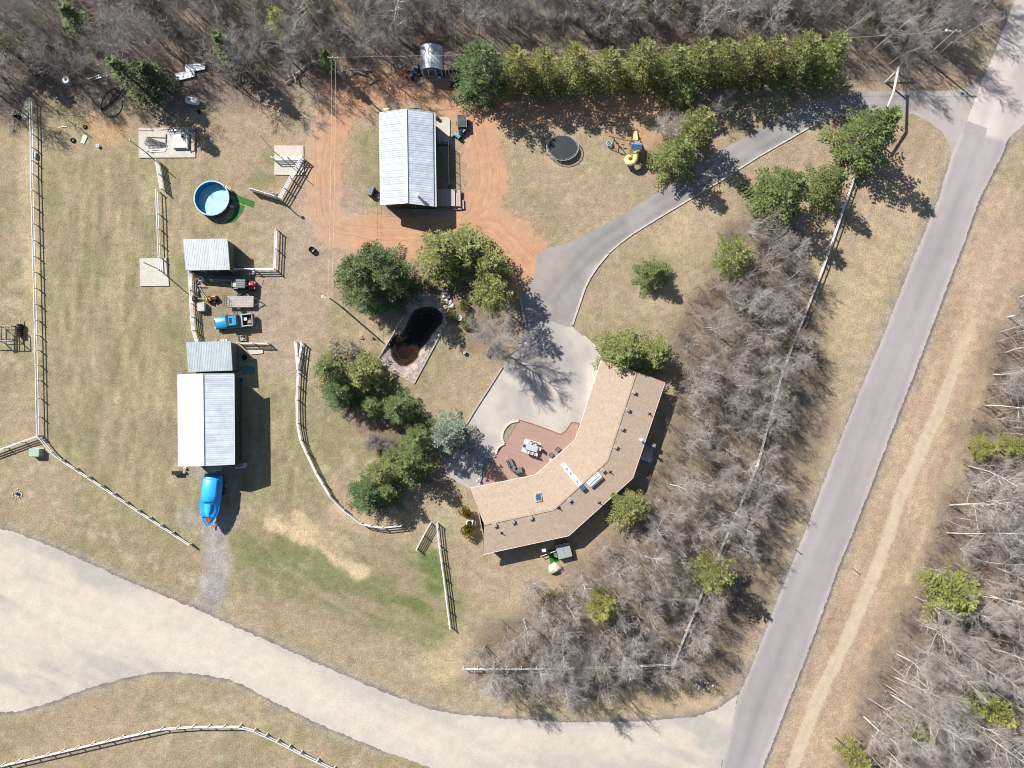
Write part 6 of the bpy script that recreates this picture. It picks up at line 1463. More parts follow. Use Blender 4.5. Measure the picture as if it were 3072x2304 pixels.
for x in (.55, .95): MB().beam((x, -.95, 1.6), (x, -1.7, 0), .06, .09).build('ladder_rail', M['frame_brown'], t)
bm0, bm1 = Vector((-.68, .35, 2.35)), Vector((-4.2, .95, 2.35)); MB().beam(bm0, bm1, .1, .16).build('swing_beam', M['frame_brown'], t)
af = bm0.lerp(bm1, .72)
for s in (-1, 1): MB().beam(af, (af.x - .15, af.y + s * 1.0, 0), .1, .1).build('swing_leg', M['frame_brown'], t)
MB().beam((af.x - .08, af.y - .55, 1.05), (af.x - .08, af.y + .55, 1.05), .08, .08).build('brace', M['frame_brown'], t)
for f, dx in ((.3, .0), (.55, 0)):
    p = bm0.lerp(bm1, f)
    for s in (-.2, .2): MB().tube([p + Vector((s, 0, 0)), p + Vector((s, 0, -1.8))], .012, 4).build('swing_chain', M['steel'], t)
    MB().box(tuple(p + Vector((0, 0, -1.82))), (.46, .16, .03)).build('swing_seat', M['black'], t)
t2 = thing('tire_swing', 'pale blue ring swing at the free end of the playset beam', 'swing', P(*zq(440, 640), .5)); t2.location.z = .42
q = MB(); rg = [[(math.cos(2 * math.pi * k / 20) * (.38 + .1 * math.cos(a)), math.sin(2 * math.pi * k / 20) * (.38 + .1 * math.cos(a)), .1 * math.sin(a)) for a in [2 * math.pi * j / 8 for j in range(8)]] for k in range(21)]; q.loft(rg, cap=False).build('ring', M['tire_blue'], t2, True)
q = MB()
for k in range(-2, 3): L_ = math.sqrt(.3 ** 2 - (k * .12) ** 2); q.tube([(k * .12, -L_, 0), (k * .12, L_, 0)], .012, 4).tube([(-L_, k * .12, 0), (L_, k * .12, 0)], .012, 4)
q.build('net', M['canvas_blue'], t2)
for k in range(3): a = 2.1 * k; MB().tube([(math.cos(a) * .38, math.sin(a) * .38, .08), (0.05, 0.02, 1.9)], .012, 4).build('rope', M['black'], t2)
# slatted trailer and quad by the workshop
t = thing('slatted_trailer', 'black slatted utility trailer parked beside the workshop pad', 'trailer', P(1385.5, 363, 1.0) * 1.0, R(3)); t.location.z = 0
MB().box((0, 0, .75), (1.3, 2.0, .5)).build('body', M['dark_steel'], t)
for k in range(14): MB().box((0, -.93 + k * .143, 1.03), (1.28, .05, .05)).build('slat', M['grey_plastic'], t)
for s in (-1, 1): wheel(t, s * .78, 0, .3, .18, ax='X'); MB().box((s * .67, 0, .98), (.05, 2.04, .16)).build('side_rail', M['steel'], t)
MB().beam((0, -1.0, .5), (0, -1.5, .5), .08, .1).build('tongue', M['dark_steel'], t)
t = thing('quad_bike', 'blue quad bike in front of the black slatted trailer', 'quad bike', P(1380, 403), R(-128))
MB().loft(rbox(-.85, .85, .3, .4, .72, .2, .2, .15, .1)).build('body', M['blue_paint'], t, True)
MB().loft(rbox(-.65, .15, .2, .74, .86, .17)).build('seat', M['black'], t)
for x in (.62, -.62): MB().box((x, 0, .72), (.5, .95, .06)).build('fender', M['tire_blue'], t)
for x in (.8, -.72):
    q = MB()
    for k in range(4): q.tube([(x - .16 + k * .1, -.36, .82), (x - .16 + k * .1, .36, .82)], .015, 4)
    q.build('rack', M['black'], t)
MB().tube([(.38, -.4, 1.0), (.45, -.15, .98), (.45, .15, .98), (.38, .4, 1.0)], .025, 6).build('handlebar', M['black'], t)
for x in (.62, -.62):
    for s in (-1, 1): wheel(t, x, s * .48, .29, .24)
# ---------------- patio furniture
dz = .29
def patio(px, py, z=dz): p = P(*zc4(px, py), z); return p
MB().prism([(patio(*p).x, patio(*p).y) for p in ((967, 470), (1240, 548), (1190, 715), (1035, 715), (903, 690))] if False else [(patio(*p).x, patio(*p).y) for p in ((967, 470), (1240, 548), (1178, 765), (903, 688))], dz + .002, dz + .02).solo('rug', M['rug'], patio(1075, 620), 'pale rug under the patio table', 'rug', local=False)
ra = R(-15.3)
t = thing('patio_table', 'grey rectangular patio table on the pale rug', 'table', patio(1078, 625, dz + .02), ra)
MB().box((0, 0, .73), (1.75, .9, .05)).build('table_top', M['table'], t)
for x in (-.78, .78):
    for y in (-.38, .38): MB().box((x, y, .35), (.06, .06, .7)).build('leg', M['grey_plastic'], t)
def chair(px, py, rz, lb):
    t = thing('patio_chair', lb, 'chair', patio(px, py, dz + .02), rz, 'white chairs round the patio table')
    MB().box((0, 0, .44), (.5, .5, .07)).build('seat', M['rug'], t); MB().box((0, -.26, .74), (.5, .05, .5)).build('backrest', M['rug'], t)
    for x in (-.22, .22):
        for y in (-.22, .22): MB().box((x, y, .2), (.035, .035, .42)).build('leg', M['grey_plastic'], t)
        MB().box((x * 1.1, 0, .64), (.04, .46, .03)).build('arm', M['grey_plastic'], t)
chair(1055, 535, ra + R(180), 'white patio chair behind the table, nearer the flower bed'); chair(1135, 560, ra + R(180), 'white patio chair behind the table, nearer the parking pad')
chair(1015, 690, ra, 'white patio chair in front of the table at the sofa end'); chair(1082, 708, ra, 'white patio chair in front of the table, middle one')
chair(1150, 728, ra + R(8), 'white patio chair in front of the table with the darkest shadow'); chair(1200, 640, ra + R(95), 'white patio chair at the table end facing the house'); chair(962, 590, ra - R(90), 'white patio chair at the table end facing the flower bed')
for px, py, lb in ((1512, 655, 'dark square planter box farther along the house wall'), (1402, 750, 'dark square planter box nearer the patio door step')):
    t = thing('planter_box', lb, 'planter', patio(px, py), R(40)); MB().box((0, 0, .32), (.62, .62, .62)).build('box', M['wicker'], t); MB().box((0, 0, .65), (.5, .5, .05)).build('soil', M['cushion'], t)
c0 = patio(1385, 825); deck('door_step', 'small white step at the patio door of the house', (zc4(1372, 828), zc4(1440, 770), zc4(1456, 790), zc4(1388, 848)), .45, 2, M['white'], cat='step')
t = thing('sectional_sofa', 'dark wicker sectional sofa bent round the patio corner', 'sofa', patio(770, 950))
w2 = lambda px, py, z: (patio(px, py, dz).x - t.location.x, patio(px, py, dz).y - t.location.y, z)
SEG = [((672, 832), (725, 950)), ((735, 965), (800, 1028)), ((812, 1032), (928, 1018))]
for (a, b) in SEG:
    A, B = Vector(w2(*a, 0)), Vector(w2(*b, 0)); d = (B - A).normalized(); nn = Vector((-d.y, d.x, 0)); 
    MB().beam(A + nn * .28 + Vector((0, 0, .2)), B + nn * .28 + Vector((0, 0, .2)), .78, .36).build('base', M['wicker'], t)
    MB().beam(A + nn * .32 + d * .03 + Vector((0, 0, .44)), B + nn * .32 - d * .03 + Vector((0, 0, .44)), .68, .13).build('cushion', M['cushion'], t)
    MB().beam(A - nn * .12 + Vector((0, 0, .5)), B - nn * .12 + Vector((0, 0, .5)), .12, .66).build('backrest', M['wicker'], t)
    MB().beam(A + nn * .0 + d * .05 + Vector((0, 0, .62)), B + nn * .0 - d * .05 + Vector((0, 0, .62)), .13, .36).build('back_cushion', M['cushion'], t)
# ---------------- behind the house
t = thing('hot_tub', 'square hot tub with a folded grey green cover beside the house', 'hot tub', P(1691, 1652, .9) * 1.0, R(14)); t.location.z = 0
MB().box((0, 0, .42), (2.05, 2.05, .84)).build('shell', M['dark_steel'], t)
for s in (-1, 1): MB().box((s * .53, 0, .92), (1.03, 2.12, .12)).build('cover_half', mat('spa_cover', (.27, .32, .31), .6, .06, 2), t)
MB().tube([(-1.2, -.9, .3), (-1.15, -.6, 1.15), (-1.15, .6, 1.15), (-1.2, .9, .3)], .03, 6).build('cover_lifter', M['black'], t)
MB().box((-1.3, -.4, .16), (.5, .8, .32)).box((-1.2, -.4, .42), (.3, .8, .2)).build('steps', M['grey_plastic'], t)
zh = Z(1560, 1580, .1085)
MB().prism([P2(*zh(*p)) for p in ((775, 640), (1010, 610), (1100, 960), (840, 1040))], 0, .03).solo('turf_mat', M['turf'], P(*zh(930, 820)), 'green artificial turf strip between hot tub and boulder', 'mat', local=False)
MB().blob((0, 0, .32), .85, 3, sq=(1.1, .95, .62)).solo('boulder', M['pale_stone'], P(*zh(945, 1140)), 'single pale boulder on the lawn below the hot tub', 'boulder')
t = thing('garden_trellis', 'white trellis rack against the house wall beside the hot tub', 'trellis', P(*zh(645, 600)), R(8))
for x in (-.25, .25): MB().box((x, 0, 1.1), (.06, .06, 2.2)).build('post', M['white'], t)
for k in range(6): MB().box((0, 0, .4 + .34 * k), (.56, .3, .05)).build('shelf', M['white'], t)
a, b = P(*zh(560, 800)), P(*zh(1020, 632)); t = thing('low_rail', 'thin pale rail running from the trellis to the hot tub', 'rail', a.copy())
bar('rail', t, a + Vector((0, 0, .75)), b + Vector((0, 0, .75)), .07, .09, M['white'])
for f in (.03, .35, .67, .97): p = a.lerp(b, f); bar('post', t, p, p + Vector((0, 0, .78)), .06, .06, M['white'])
t = thing('heat_pump', 'white heat pump between the two golden cedar bushes', 'heat pump', P(1412, 1567), R(-12))
MB().box((-.1, 0, .55), (.95, 1.0, 1.1)).build('case', M['white'], t); MB().lathe([(.36, 0), (.38, .04), (.05, .05)], (-.1, 0, 1.1), 16).build('fan_grille', M['black'], t); MB().box((.62, .1, .4), (.35, .7, .8)).build('cabinet', M['grey_plastic'], t)
zr = Z(1860, 1280, .0844)
for px, py, s_, lb in ((1150, 665, .62, 'covered barbecue at the far corner of the back landing'), (1040, 640, .4, 'small covered box beside the barbecue on the back landing'), (920, 620, .42, 'pale bin on the back landing against the house wall')):
    p = P(*zr(px, py), .55); t = thing('covered_grill' if 'barb' in lb else 'storage_bin', lb, 'barbecue' if 'barb' in lb else 'bin', p, R(-16))
    MB().loft([[(x * s_, y * s_, z) for x, y in ((-.62, -.5), (.62, -.5), (.62, .5), (-.62, .5))] for s_, z in ((s_, .0), (s_, .7), (s_ * .75, .95))]).build('cover', M['grey_plastic'], t); MB().box((0, -.3 * s_, .5), (.5 * s_, .5 * s_, .04)).build('shelf', M['steel'], t)
# net frame on the lawn
a = P(1960, 1009); t = thing('net_frame', 'rusty open pipe frame standing on the lawn behind the bushy evergreens', 'frame', a, R(3))
for x in (-.55, .55):
    for y in (-.75, .75): MB().tube([(x, y, 0), (x, y, 1.0)], .03, 6).build('leg', M['rust'], t)
    MB().tube([(x, -.75, 1.0), (x, .75, 1.0)], .03, 6).build('rail', M['rust'], t)
for y in (-.75, .75): MB().tube([(-.55, y, 1.0), (.55, y, 1.0)], .03, 6).build('rail', M['rust'], t)
# ---------------- rocks
def rock_pile(name, label, px, py, n, spread, rr, seed, m, cat='rocks', sq=1.0):
    g = random.Random(seed); p = P(px, py); t = thing(name, label, cat, p)
    for k in range(n):
        a = g.uniform(0, 6.28); d = spread * math.sqrt(g.random()); r = g.uniform(*rr)
        MB().blob((math.cos(a) * d, math.sin(a) * d * sq, r * .35), r, seed * 50 + k, sq=(1, g.uniform(.7, 1), .7), sub=1).build('rock', m, t)
rock_pile('rock_pile', 'heap of pale rocks at the head of the pond', 1338, 914, 22, 1.25, (.16, .42), 5, M['pale_stone'])
rock_pile('rock_pile', 'ring of mixed rocks on the grass by the drive near the bare bush', 2238, 372, 16, .95, (.14, .34), 6, M['stone'])
rock_pile('rock_pile', 'scattered pale stones on the verge below the corner of the grove fence', 2114, 2060, 18, 1.5, (.1, .26), 7, M['pale_stone'], sq=.5)
rock_pile('rock_pile', 'small pile of stones at the end of the rock lined bed under the bare tree', 1458, 1020, 9, .7, (.1, .22), 8, M['stone'])
rock_pile('rock_pile', 'line of rocks along the shaded upper edge of the pond', 1205, 920, 12, 1.1, (.1, .25), 9, M['stone'])
rock_pile('rock_pile', 'few pale rocks in the flower bed at the patio corner', 1540, 1280, 6, .35, (.12, .26), 10, M['pale_stone'])
rock_pile('rock_pile', 'pinkish rocks at the end of the shaded stone arc by the house corner', 1442, 1444, 8, .6, (.12, .26), 12, M['pale_stone'])
g = random.Random(3); t = thing('stone_ring', 'circle of small pale stones round a blue ball on the west lawn', 'stone ring', P(52, 1482))
for k in range(26): a = g.uniform(0, 6.28); r = g.uniform(.25, .8); MB().blob((math.cos(a) * r, math.sin(a) * r, .05), g.uniform(.07, .14), 900 + k, sub=1, sq=(1, 1, .7)).build('stone', M['pale_stone'], t)
MB().blob((.02, .02, .22), .22, 1, amp=.0).solo('gazing_ball', M['blue_drum'], P(53, 1481), 'dark blue ball in the middle of the stone circle', 'ball')
g = random.Random(12); pq = MB(); cnt = 0
while cnt < 5200:
    px_, py_ = g.uniform(1125, 1345), g.uniform(865, 1152); x, y = P2(px_, py_)
    if not inside(np.array([x]), np.array([y]), PO)[0]: continue
    cnt += 1; zz = float(bed_z(np.array([x]), np.array([y]))[0])
    if zz < -.55: continue
    r = g.uniform(.035, .085); a = g.uniform(0, 3); ca, sa = math.cos(a) * r, math.sin(a) * r
    pq.add([(x + ca, y + sa, zz), (x - sa * .8, y + ca * .8, zz), (x - ca, y - sa, zz), (x + sa * .8, y - ca * .8, zz), (x + ca * .2, y + sa * .2, zz + r * .9)], [(0, 1, 4), (1, 2, 4), (2, 3, 4), (3, 0, 4)])
pb_ = pq.build('pebbles', mat('pebbles', (.30, .235, .20), .85, .3, 30, col2=(.56, .47, .42))); tag(pb_, 'round pebbles covering the shore of the pond', kind='stuff')
# ---------------- small things lying about
def crate(label, px, py, d, rz, m=None, name='crate', cat='crate', slats=5, z=0, fill=None):
    m = m or M['wood']; t = thing(name, label, cat, P(px, py, z), rz); x, y, h = d
    for s in (-1, 1):
        for k in range(3): MB().box((0, s * y / 2, h * (.2 + .3 * k)), (x, .03, h * .2)).build('side_board', m, t); MB().box((s * x / 2, 0, h * (.2 + .3 * k)), (.03, y - .04, h * .2)).build('side_board', m, t)
    if fill is None:
        for k in range(slats): MB().box((0, -y / 2 + y * (k + .5) / slats, h - .02), (x, y / slats * .82, .03)).build('top_board', m, t)
    else:
        g = random.Random(int(px)); q = MB()
        for k in range(7): MB().box((g.uniform(-x, x) * .32, g.uniform(-y, y) * .32, h * .7), (x * .3, y * .22, h * .3), g.uniform(0, 3)).build('scrap', M[fill[k % len(fill)]], t)
    MB().box((0, 0, .05), (x * .96, y * .96, .06)).build('base', m, t); return t
def bucket(label, px, py, r, h, m, name='bucket', lid=False, rz=0):
    t = thing(name, label, name.replace('_', ' '), P(px, py), rz)
    if lid: MB().lathe([(r * .95, 0), (r, h * .1), (r * .97, h * .33), (r, h * .36), (r * .97, h * .66), (r, h * .7), (r * .95, h * .98), (r * .8, h)], n=14).build('body', m, t); MB().lathe([(r * .3, h), (r * .3, h + .03)], n=8).build('cap', M['black'], t)
    else:
        q = MB().lathe([(r * .8, 0), (r, h), (r * 1.06, h), (r * 1.06, h - .04), (r * .92, h - .05), (r * .75, .04)], n=14); del q.f[-1]; q.m.pop(); q.build('body', m, t)
        MB().tube([(math.cos(a) * r, math.sin(a) * r * .25 + r * .3, h + .02) for a in [math.pi * k / 8 for k in range(9)]], .012, 4).build('handle', M['steel'], t)
    return t
def tire(label, px, py, r=.34, flat=True):
    t = thing('tire', label, 'tire', P(px, py)); q = MB(); q.loft([[(math.cos(2 * math.pi * k / 18) * (r * .72 + r * .28 * math.cos(a)), math.sin(2 * math.pi * k / 18) * (r * .72 + r * .28 * math.cos(a)), r * .3 + r * .3 * math.sin(a)) for a in [2 * math.pi * j / 8 for j in range(8)]] for k in range(19)], cap=False); q.build('tread', M['rubber'], t, True)
    MB().lathe([(r * .45, .02), (r * .47, .1), (r * .3, .12)], n=10).build('rim', M['dark_steel'], t)
def planks(name, label, items, m, cat='lumber', z=.05):
    """items: (px0, py0, px1, py1, width, thickness, height, material or None)"""
    t = thing(name, label, cat, P(items[0][0], items[0][1]))
    for a, b, c, d, w_, th, zz, mm in items:
        A, B = P(a, b, zz), P(c, d, zz); bar('board', t, A, B, w_, th, M[mm] if mm else m)
    return t
za = Z(540, 780, .18083); zsl = Z(400, 360, .1085); zl = Z(0, 180, .18088); zs = Z(1160, 110, .12658); z1 = Z(0, 0); z2 = Z(700, 0); zbo = Z(520, 1360, .15674); zz0 = Z(0, 1000)
crate('pale slatted crate standing by the paddock fence in the yard', *za(385, 790), (1.05, 1.25, .85), R(4), M['rug'], slats=8)
crate('small open crate of scrap below the pickup truck', *za(1040, 1298), (1.2, .85, .4), R(3), M['wood'], fill=('rug', 'dark_steel', 'wood_grey', 'white'))
bucket('white round tank on the ground in the junk yard corner', *za(375, 325), .42, .8, M['poly'], 'tank', True)
bucket('red bucket beside the pale slatted crate', *za(305, 838), .17, .35, M['red_plastic'])
bucket('dark stump like barrel against the yard fence', *za(232, 640), .4, .6, M['grey_plastic'], 'barrel', True)
g = random.Random(8); it = []
for k in range(13): y = 225 + k * 10; it.append((*za(480 + g.uniform(-10, 40), y + g.uniform(-12, 12)), *za(1040 + g.uniform(-60, 50), y + 30 - k * 3 + g.uniform(-20, 20)), .11, .1, .5 + .18 * (k % 4), g.choice(['wood_grey', 'wood', 'steel', 'dark_steel'])))
planks('pole_stack', 'stack of long grey poles in front of the open shed', it, M['wood_grey'], 'poles')
it = [(*za(a, b), *za(c, d), .16, .05, .06 + .05 * i, 'wood_grey' if i % 2 else 'wood') for i, (a, b, c, d) in enumerate(((235, 240, 330, 420), (260, 400, 430, 690), (300, 420, 440, 640), (245, 300, 250, 560), (290, 500, 300, 600), (250, 430, 420, 430), (280, 640, 380, 640), (235, 360, 300, 520)))]
planks('loose_planks', 'criss crossed old planks lying along the yard fence', it, M['wood'])
it = [(*za(a, b), *za(c, d), .05, .05, .35 + .1 * i, 'steel') for i, (a, b, c, d) in enumerate(((1010, 200, 1050, 310), (1065, 185, 1075, 290), (1050, 300, 1170, 330), (1300, 260, 1280, 330), (890, 140, 960, 190)))]
planks('metal_bars', 'bent pale metal bars leaning by the shed corner above the utility vehicle', it, M['steel'], 'metal bars')
rock_pile('sack_heap', 'white sacks heaped beside the shed corner fence', *za(1205, 225), 6, .6, (.2, .38), 31, M['poly'], 'sacks')
rock_pile('tub_row', 'row of small pale tubs tucked against the upper edge of the attached shed', *za(690, 1332), 6, .9, (.13, .22), 32, M['poly'], 'tubs', .2)
crate('pale box standing in the shade at the open shed wall', *za(965, 70), (.55, .8, .5), 0, M['grey_plastic'], 'storage_box', 'box')
# boat side clutter
t = thing('storage_bin', 'black lidded bin on the grass at the barn corner', 'bin', P(*zbo(90, 368)), R(2)); MB().box((0, 0, .3), (1.25, .5, .6)).build('body', M['grey_plastic'], t); MB().box((0, 0, .63), (1.3, .55, .06)).build('lid', M['black'], t)
bucket('white bucket next to the black bin at the barn corner', *zbo(238, 285), .2, .38, M['poly'], lid=True, name='pail'); bucket('pinkish bucket touching the black bin at the barn corner', *zbo(228, 362), .2, .4, mat('pink_plastic', (.5, .36, .33), .6, .1, 3), name='pail', lid=True)
t = thing('snow_sled', 'pale utility sled in the shade beside the barn wall', 'sled', P(*zbo(1300, 235)), R(8)); MB().loft(rbox(-.85, .85, .36, .1, .45, .3, .25, .1, .08)).build('hull', M['galv'], t); MB().box((-.2, 0, .5), (.8, .34, .14)).build('seat', M['grey_plastic'], t); MB().tube([(.45, -.3, .75), (.5, 0, .7), (.45, .3, .75)], .025, 6).build('handlebar', M['black'], t)
planks('long_plank', 'long dark plank in the shade beside the barn wall', [(*zbo(1165, 138), *zbo(1465, 138), .2, .06, .1, 'grey_plastic')], M['wood_grey'])
for px, py, r, h, m, lb in ((980, 470, .3, .7, 'tarp_teal', 'teal drum beside the boat stern'), (1005, 565, .3, .6, 'tarp_teal', 'teal tub beside the boat, second from the stern'), (985, 690, .2, .4, 'red_plastic', 'red can among the clutter beside the boat'), (1025, 770, .24, .35, 'grey_plastic', 'grey tub lying nearest the boat bow'), (820, 345, .2, .4, 'galv', 'metal pail between the barn and the boat stern')):
    bucket(lb, *zbo(px, py), r, h, M[m], 'drum' if r >= .3 else 'pail', True)
bucket('bright blue tub at the corner of the big barn', *zz0(2005, 388), .3, .4, M['tarp_blue'], 'tub')
tire('tire lying in the shade of the attached shed', *zz0(2030, 200), .42)
MB().prism([P2(*zz0(*p)) for p in ((1990, 285), (2060, 262), (2115, 290), (2105, 330), (2020, 345))], .0, .06).solo('ground_tarp', M['tarp_teal'], P(*zz0(2050, 305)), 'teal tarp lying in the shade between the attached shed and the barn', 'tarp', local=False)
t = thing('transformer_box', 'pale green utility box by the paddock fence corner', 'utility box', P(*zz0(317, 985)), R(-2))
MB().box((0, 0, .45), (1.45, 1.1, .9)).build('case', M['pale_green'], t); MB().box((0, -.02, .93), (1.5, 1.18, .07)).build('lid', M['pale_green'], t); MB().box((.0, 0, .04), (1.7, 1.35, .1)).build('pad', M['concrete'], t); MB().box((0, -.56, .5), (.06, .03, .16)).build('latch', M['dark_steel'], t)
# slab goods
t = thing('sheet_stack', 'stack of pale sheet panels on the cluttered concrete slab', 'panels', P(*zsl(1340, 610), .14))
for k in range(5): MB().box((rnd.uniform(-.04, .04), rnd.uniform(-.05, .05), .06 + k * .09), (2.3, 2.2, .075), R(rnd.uniform(-2, 2))).build('panel', mat('pale_panel', (.52, .53, .55), .6, .1, 1.5) if k == 0 else bpy.data.materials['pale_panel'], t)
crate('black square box on the stack of pale panels', *zsl(1355, 460), (.25, .25, .15), 0, M['black'], 'small_box', 'box', 2, .64)
t = thing('frame_stack', 'tangle of thin welded steel grids on the concrete slab', 'metal frames', P(*zsl(630, 640), .16))
g = random.Random(2)
for k, (rz, ox, oy, L, W) in enumerate(((-17, 0, .15, 3.2, .55), (-9, -.25, -.05, 2.9, .6), (-21, .1, .1, 3.0, .5), (-4, -.4, -.35, 2.2, .5))):
    q = MB(); m_ = Matrix.Rotation(R(rz), 3, 'Z'); zz = .05 + k * .09; f = lambda x, y: m_ @ Vector((x, y, 0)) + Vector((ox, oy, zz))
    for y in (-W / 2, 0, W / 2): q.beam(f(-L / 2, y), f(L / 2, y), .04, .04)
    for i in range(12): x = -L / 2 + L * i / 11; q.beam(f(x, -W / 2), f(x, W / 2), .035, .035)
    q.build('grid', M['dark_steel'], t)
planks('steel_angle', 'two dark steel bars laid in an L on the concrete slab', [(*zsl(370, 470), *zsl(890, 492), .1, .08, .2, 'dark_steel'), (*zsl(903, 385), *zsl(897, 615), .1, .08, .22, 'dark_steel')], M['dark_steel'], 'steel bars')
planks('steel_pipes', 'pair of pale pipes lying at the lower left of the concrete slab', [(*zsl(500, 830), *zsl(920, 803), .1, .1, .2, 'galv'), (*zsl(470, 880), *zsl(890, 858), .1, .1, .2, 'galv'), (*zsl(370, 850), *zsl(560, 920), .05, .05, .2, 'dark_steel')], M['galv'], 'pipes')
planks('lumber_row', 'long yellowish boards at the right edge of the concrete slab', [(*zsl(x, 480 - i * 20), *zsl(x - 18, 880 - i * 12), .16, .09, .2 + .02 * i, 'wood_new' if i % 2 else 'deck_pink') for i, x in enumerate((1610, 1640, 1665, 1690))] + [(*zsl(1468, 305), *zsl(1493, 810), .15, .09, .62, 'deck_pink')], M['wood_new'])
planks('lumber_row', 'long weathered boards along the top edge of the concrete slab', [(*zsl(745, 262), *zsl(1365, 215), .15, .08, .2, 'deck_pink'), (*zsl(960, 300), *zsl(1370, 270), .22, .1, .2, 'galv'), (*zsl(150, 285), *zsl(560, 285), .12, .06, .18, 'wood'), (*zsl(1370, 210), *zsl(1410, 320), .12, .08, .22, 'deck_pink')], M['wood'])
rock_pile('tarp_heap', 'dark crumpled tarps at the corner of the concrete slab', *zsl(1650, 270), 7, .55, (.2, .34), 41, M['grey_plastic'], 'tarps')
# left side odds and ends
MB().prism([P2(*zl(*p)) for p in ((440, 640), (525, 640), (520, 760), (440, 990), (345, 1000), (370, 850))], 0, .07).solo('ground_tarp', mat('pale_green_sheet', (.42, .43, .27), .7, .15, 4), P(*zl(440, 850)), 'pale greenish sheet lying under the top end of the paddock fence', 'tarp', local=False)
rock_pile('plastic_heap', 'crumpled pinkish plastic beside the pale greenish sheet', *zl(220, 880), 6, .4, (.15, .3), 42, mat('pinkish_plastic', (.42, .33, .33), .7, .2, 4), 'plastic')
bucket('black tub half under the pale greenish sheet', *zl(305, 940), .42, .4, M['black'], 'tub')
tire('tire lying on the grass beside the pale panel', *zl(1215, 1335), .4); tire('tire at the edge of the sandy patch', *zl(1415, 1112), .33)
MB().prism([P2(*zl(*p)) for p in ((1390, 1235), (1460, 1265), (1400, 1395), (1335, 1380))], .02, .1).solo('metal_sheet', mat('pale_aqua_panel', (.44, .50, .47), .6, .12, 3), P(*zl(1400, 1315)), 'pale aqua panel lying on the grass near the tires', 'panel', local=False)
planks('loose_stick', 'white stick lying on the grass left of the tires', [(*zl(965, 1118), *zl(1110, 1103), .09, .07, .05, 'white')], M['white'], 'stick'); planks('loose_stick', 'short upright looking pale stick above the nearer tire', [(*zl(1246, 1050), *zl(1248, 1150), .08, .07, .05, 'wood_new')], M['white'], 'stick')
rock_pile('plastic_heap', 'small orange red scrap on the grass left of the tires', *zl(985, 1200), 3, .2, (.1, .2), 43, M['red_plastic'], 'scrap')
crate('pale blue box standing against the paddock fence', *zl(597, 1590), (.4, .8, .5), 0, M['galv'], 'storage_box', 'box', 3)
bucket('white and blue pail on the bare soil below the sandy patch', *z1(820, 1215), .26, .4, M['poly'], 'pail', True)
t = thing('poly_tank', 'white poly tank lying at the forest edge', 'tank', P(*z1(1610, 850)), R(-10)); q = MB(); q.loft([[(x, math.cos(a) * r, .52 + math.sin(a) * r) for a in [2 * math.pi * k / 14 for k in range(14)]] for x, r in ((-1.02, .25), (-.95, .46), (-.7, .55), (.7, .55), (.95, .46), (1.02, .25))]); q.build('tank_body', M['poly'], t, True); MB().lathe([(.2, 0), (.2, .08), (.16, .1)], (-.35, 0, 1.05), 12).build('lid', M['grey_plastic'], t)
for x in (-.6, .6): MB().box((x, 0, .06), (.12, .9, .12)).build('skid', M['wood'], t)
t = thing('water_pump', 'small dark engine pump below the white poly tank', 'pump', P(*z1(1650, 918))); MB().box((0, 0, .25), (.4, .35, .5)).build('engine', M['dark_steel'], t); MB().lathe([(.2, 0), (.22, .1), (.08, .15)], (.1, -.35, .1), 10).build('housing', M['black'], t)
for px, py, rz, lb in ((1530, 625, 8, 'lower pile of shiny metal roofing sheets dappled with shade at the forest edge'), (1615, 560, 4, 'upper pile of shiny metal roofing sheets dappled with shade at the forest edge')):
    t = thing('sheet_pile', lb, 'metal sheets', P(*z1(px, py)), R(rz))
    for k in range(3): MB().box((k * .12, -k * .1, .12 + k * .08), (2.9, 1.0, .05), R(k * 3)).build('sheet', M['galv'], t)
pts = []
for k in range(60): a = k * .35; r = 1.0 + .9 * math.sin(k * .21) ; pts.append((*P2(*z1(950 + math.cos(a) * 60 * r * (1 if k < 40 else 1.6), 830 + math.sin(a * .9) * 80 * r)), .06 + .003 * k))
MB().tube(pts, .05, 6).solo('hose_coil', M['black'], P(*z1(950, 830)), 'tangled coil of thick black hose at the forest edge', 'hose', local=False)
t = thing('ladder', 'aluminium ladder lying among brush at the forest edge', 'ladder', P(*z1(820, 650))); m_ = Matrix.Rotation(R(18), 3, 'Z')
for y in (-.22, .22): MB().beam(m_ @ Vector((-1.6, y, .4)), m_ @ Vector((1.6, y, .4)), .06, .08).build('rail', M['galv'], t)
for k in range(10): MB().beam(m_ @ Vector((-1.45 + k * .32, -.22, .4)), m_ @ Vector((-1.45 + k * .32, .22, .4)), .04, .04).build('rung', M['galv'], t)
bucket('pale blue drum half hidden in the brush at the forest edge', *zl(1150, 375), .6, .9, M['galv'], 'drum', True)
rock_pile('tarp_heap', 'dark tarp covered heap at the forest edge left of the drum', *zl(690, 265), 8, .9, (.35, .6), 44, M['dark_steel'], 'tarps')
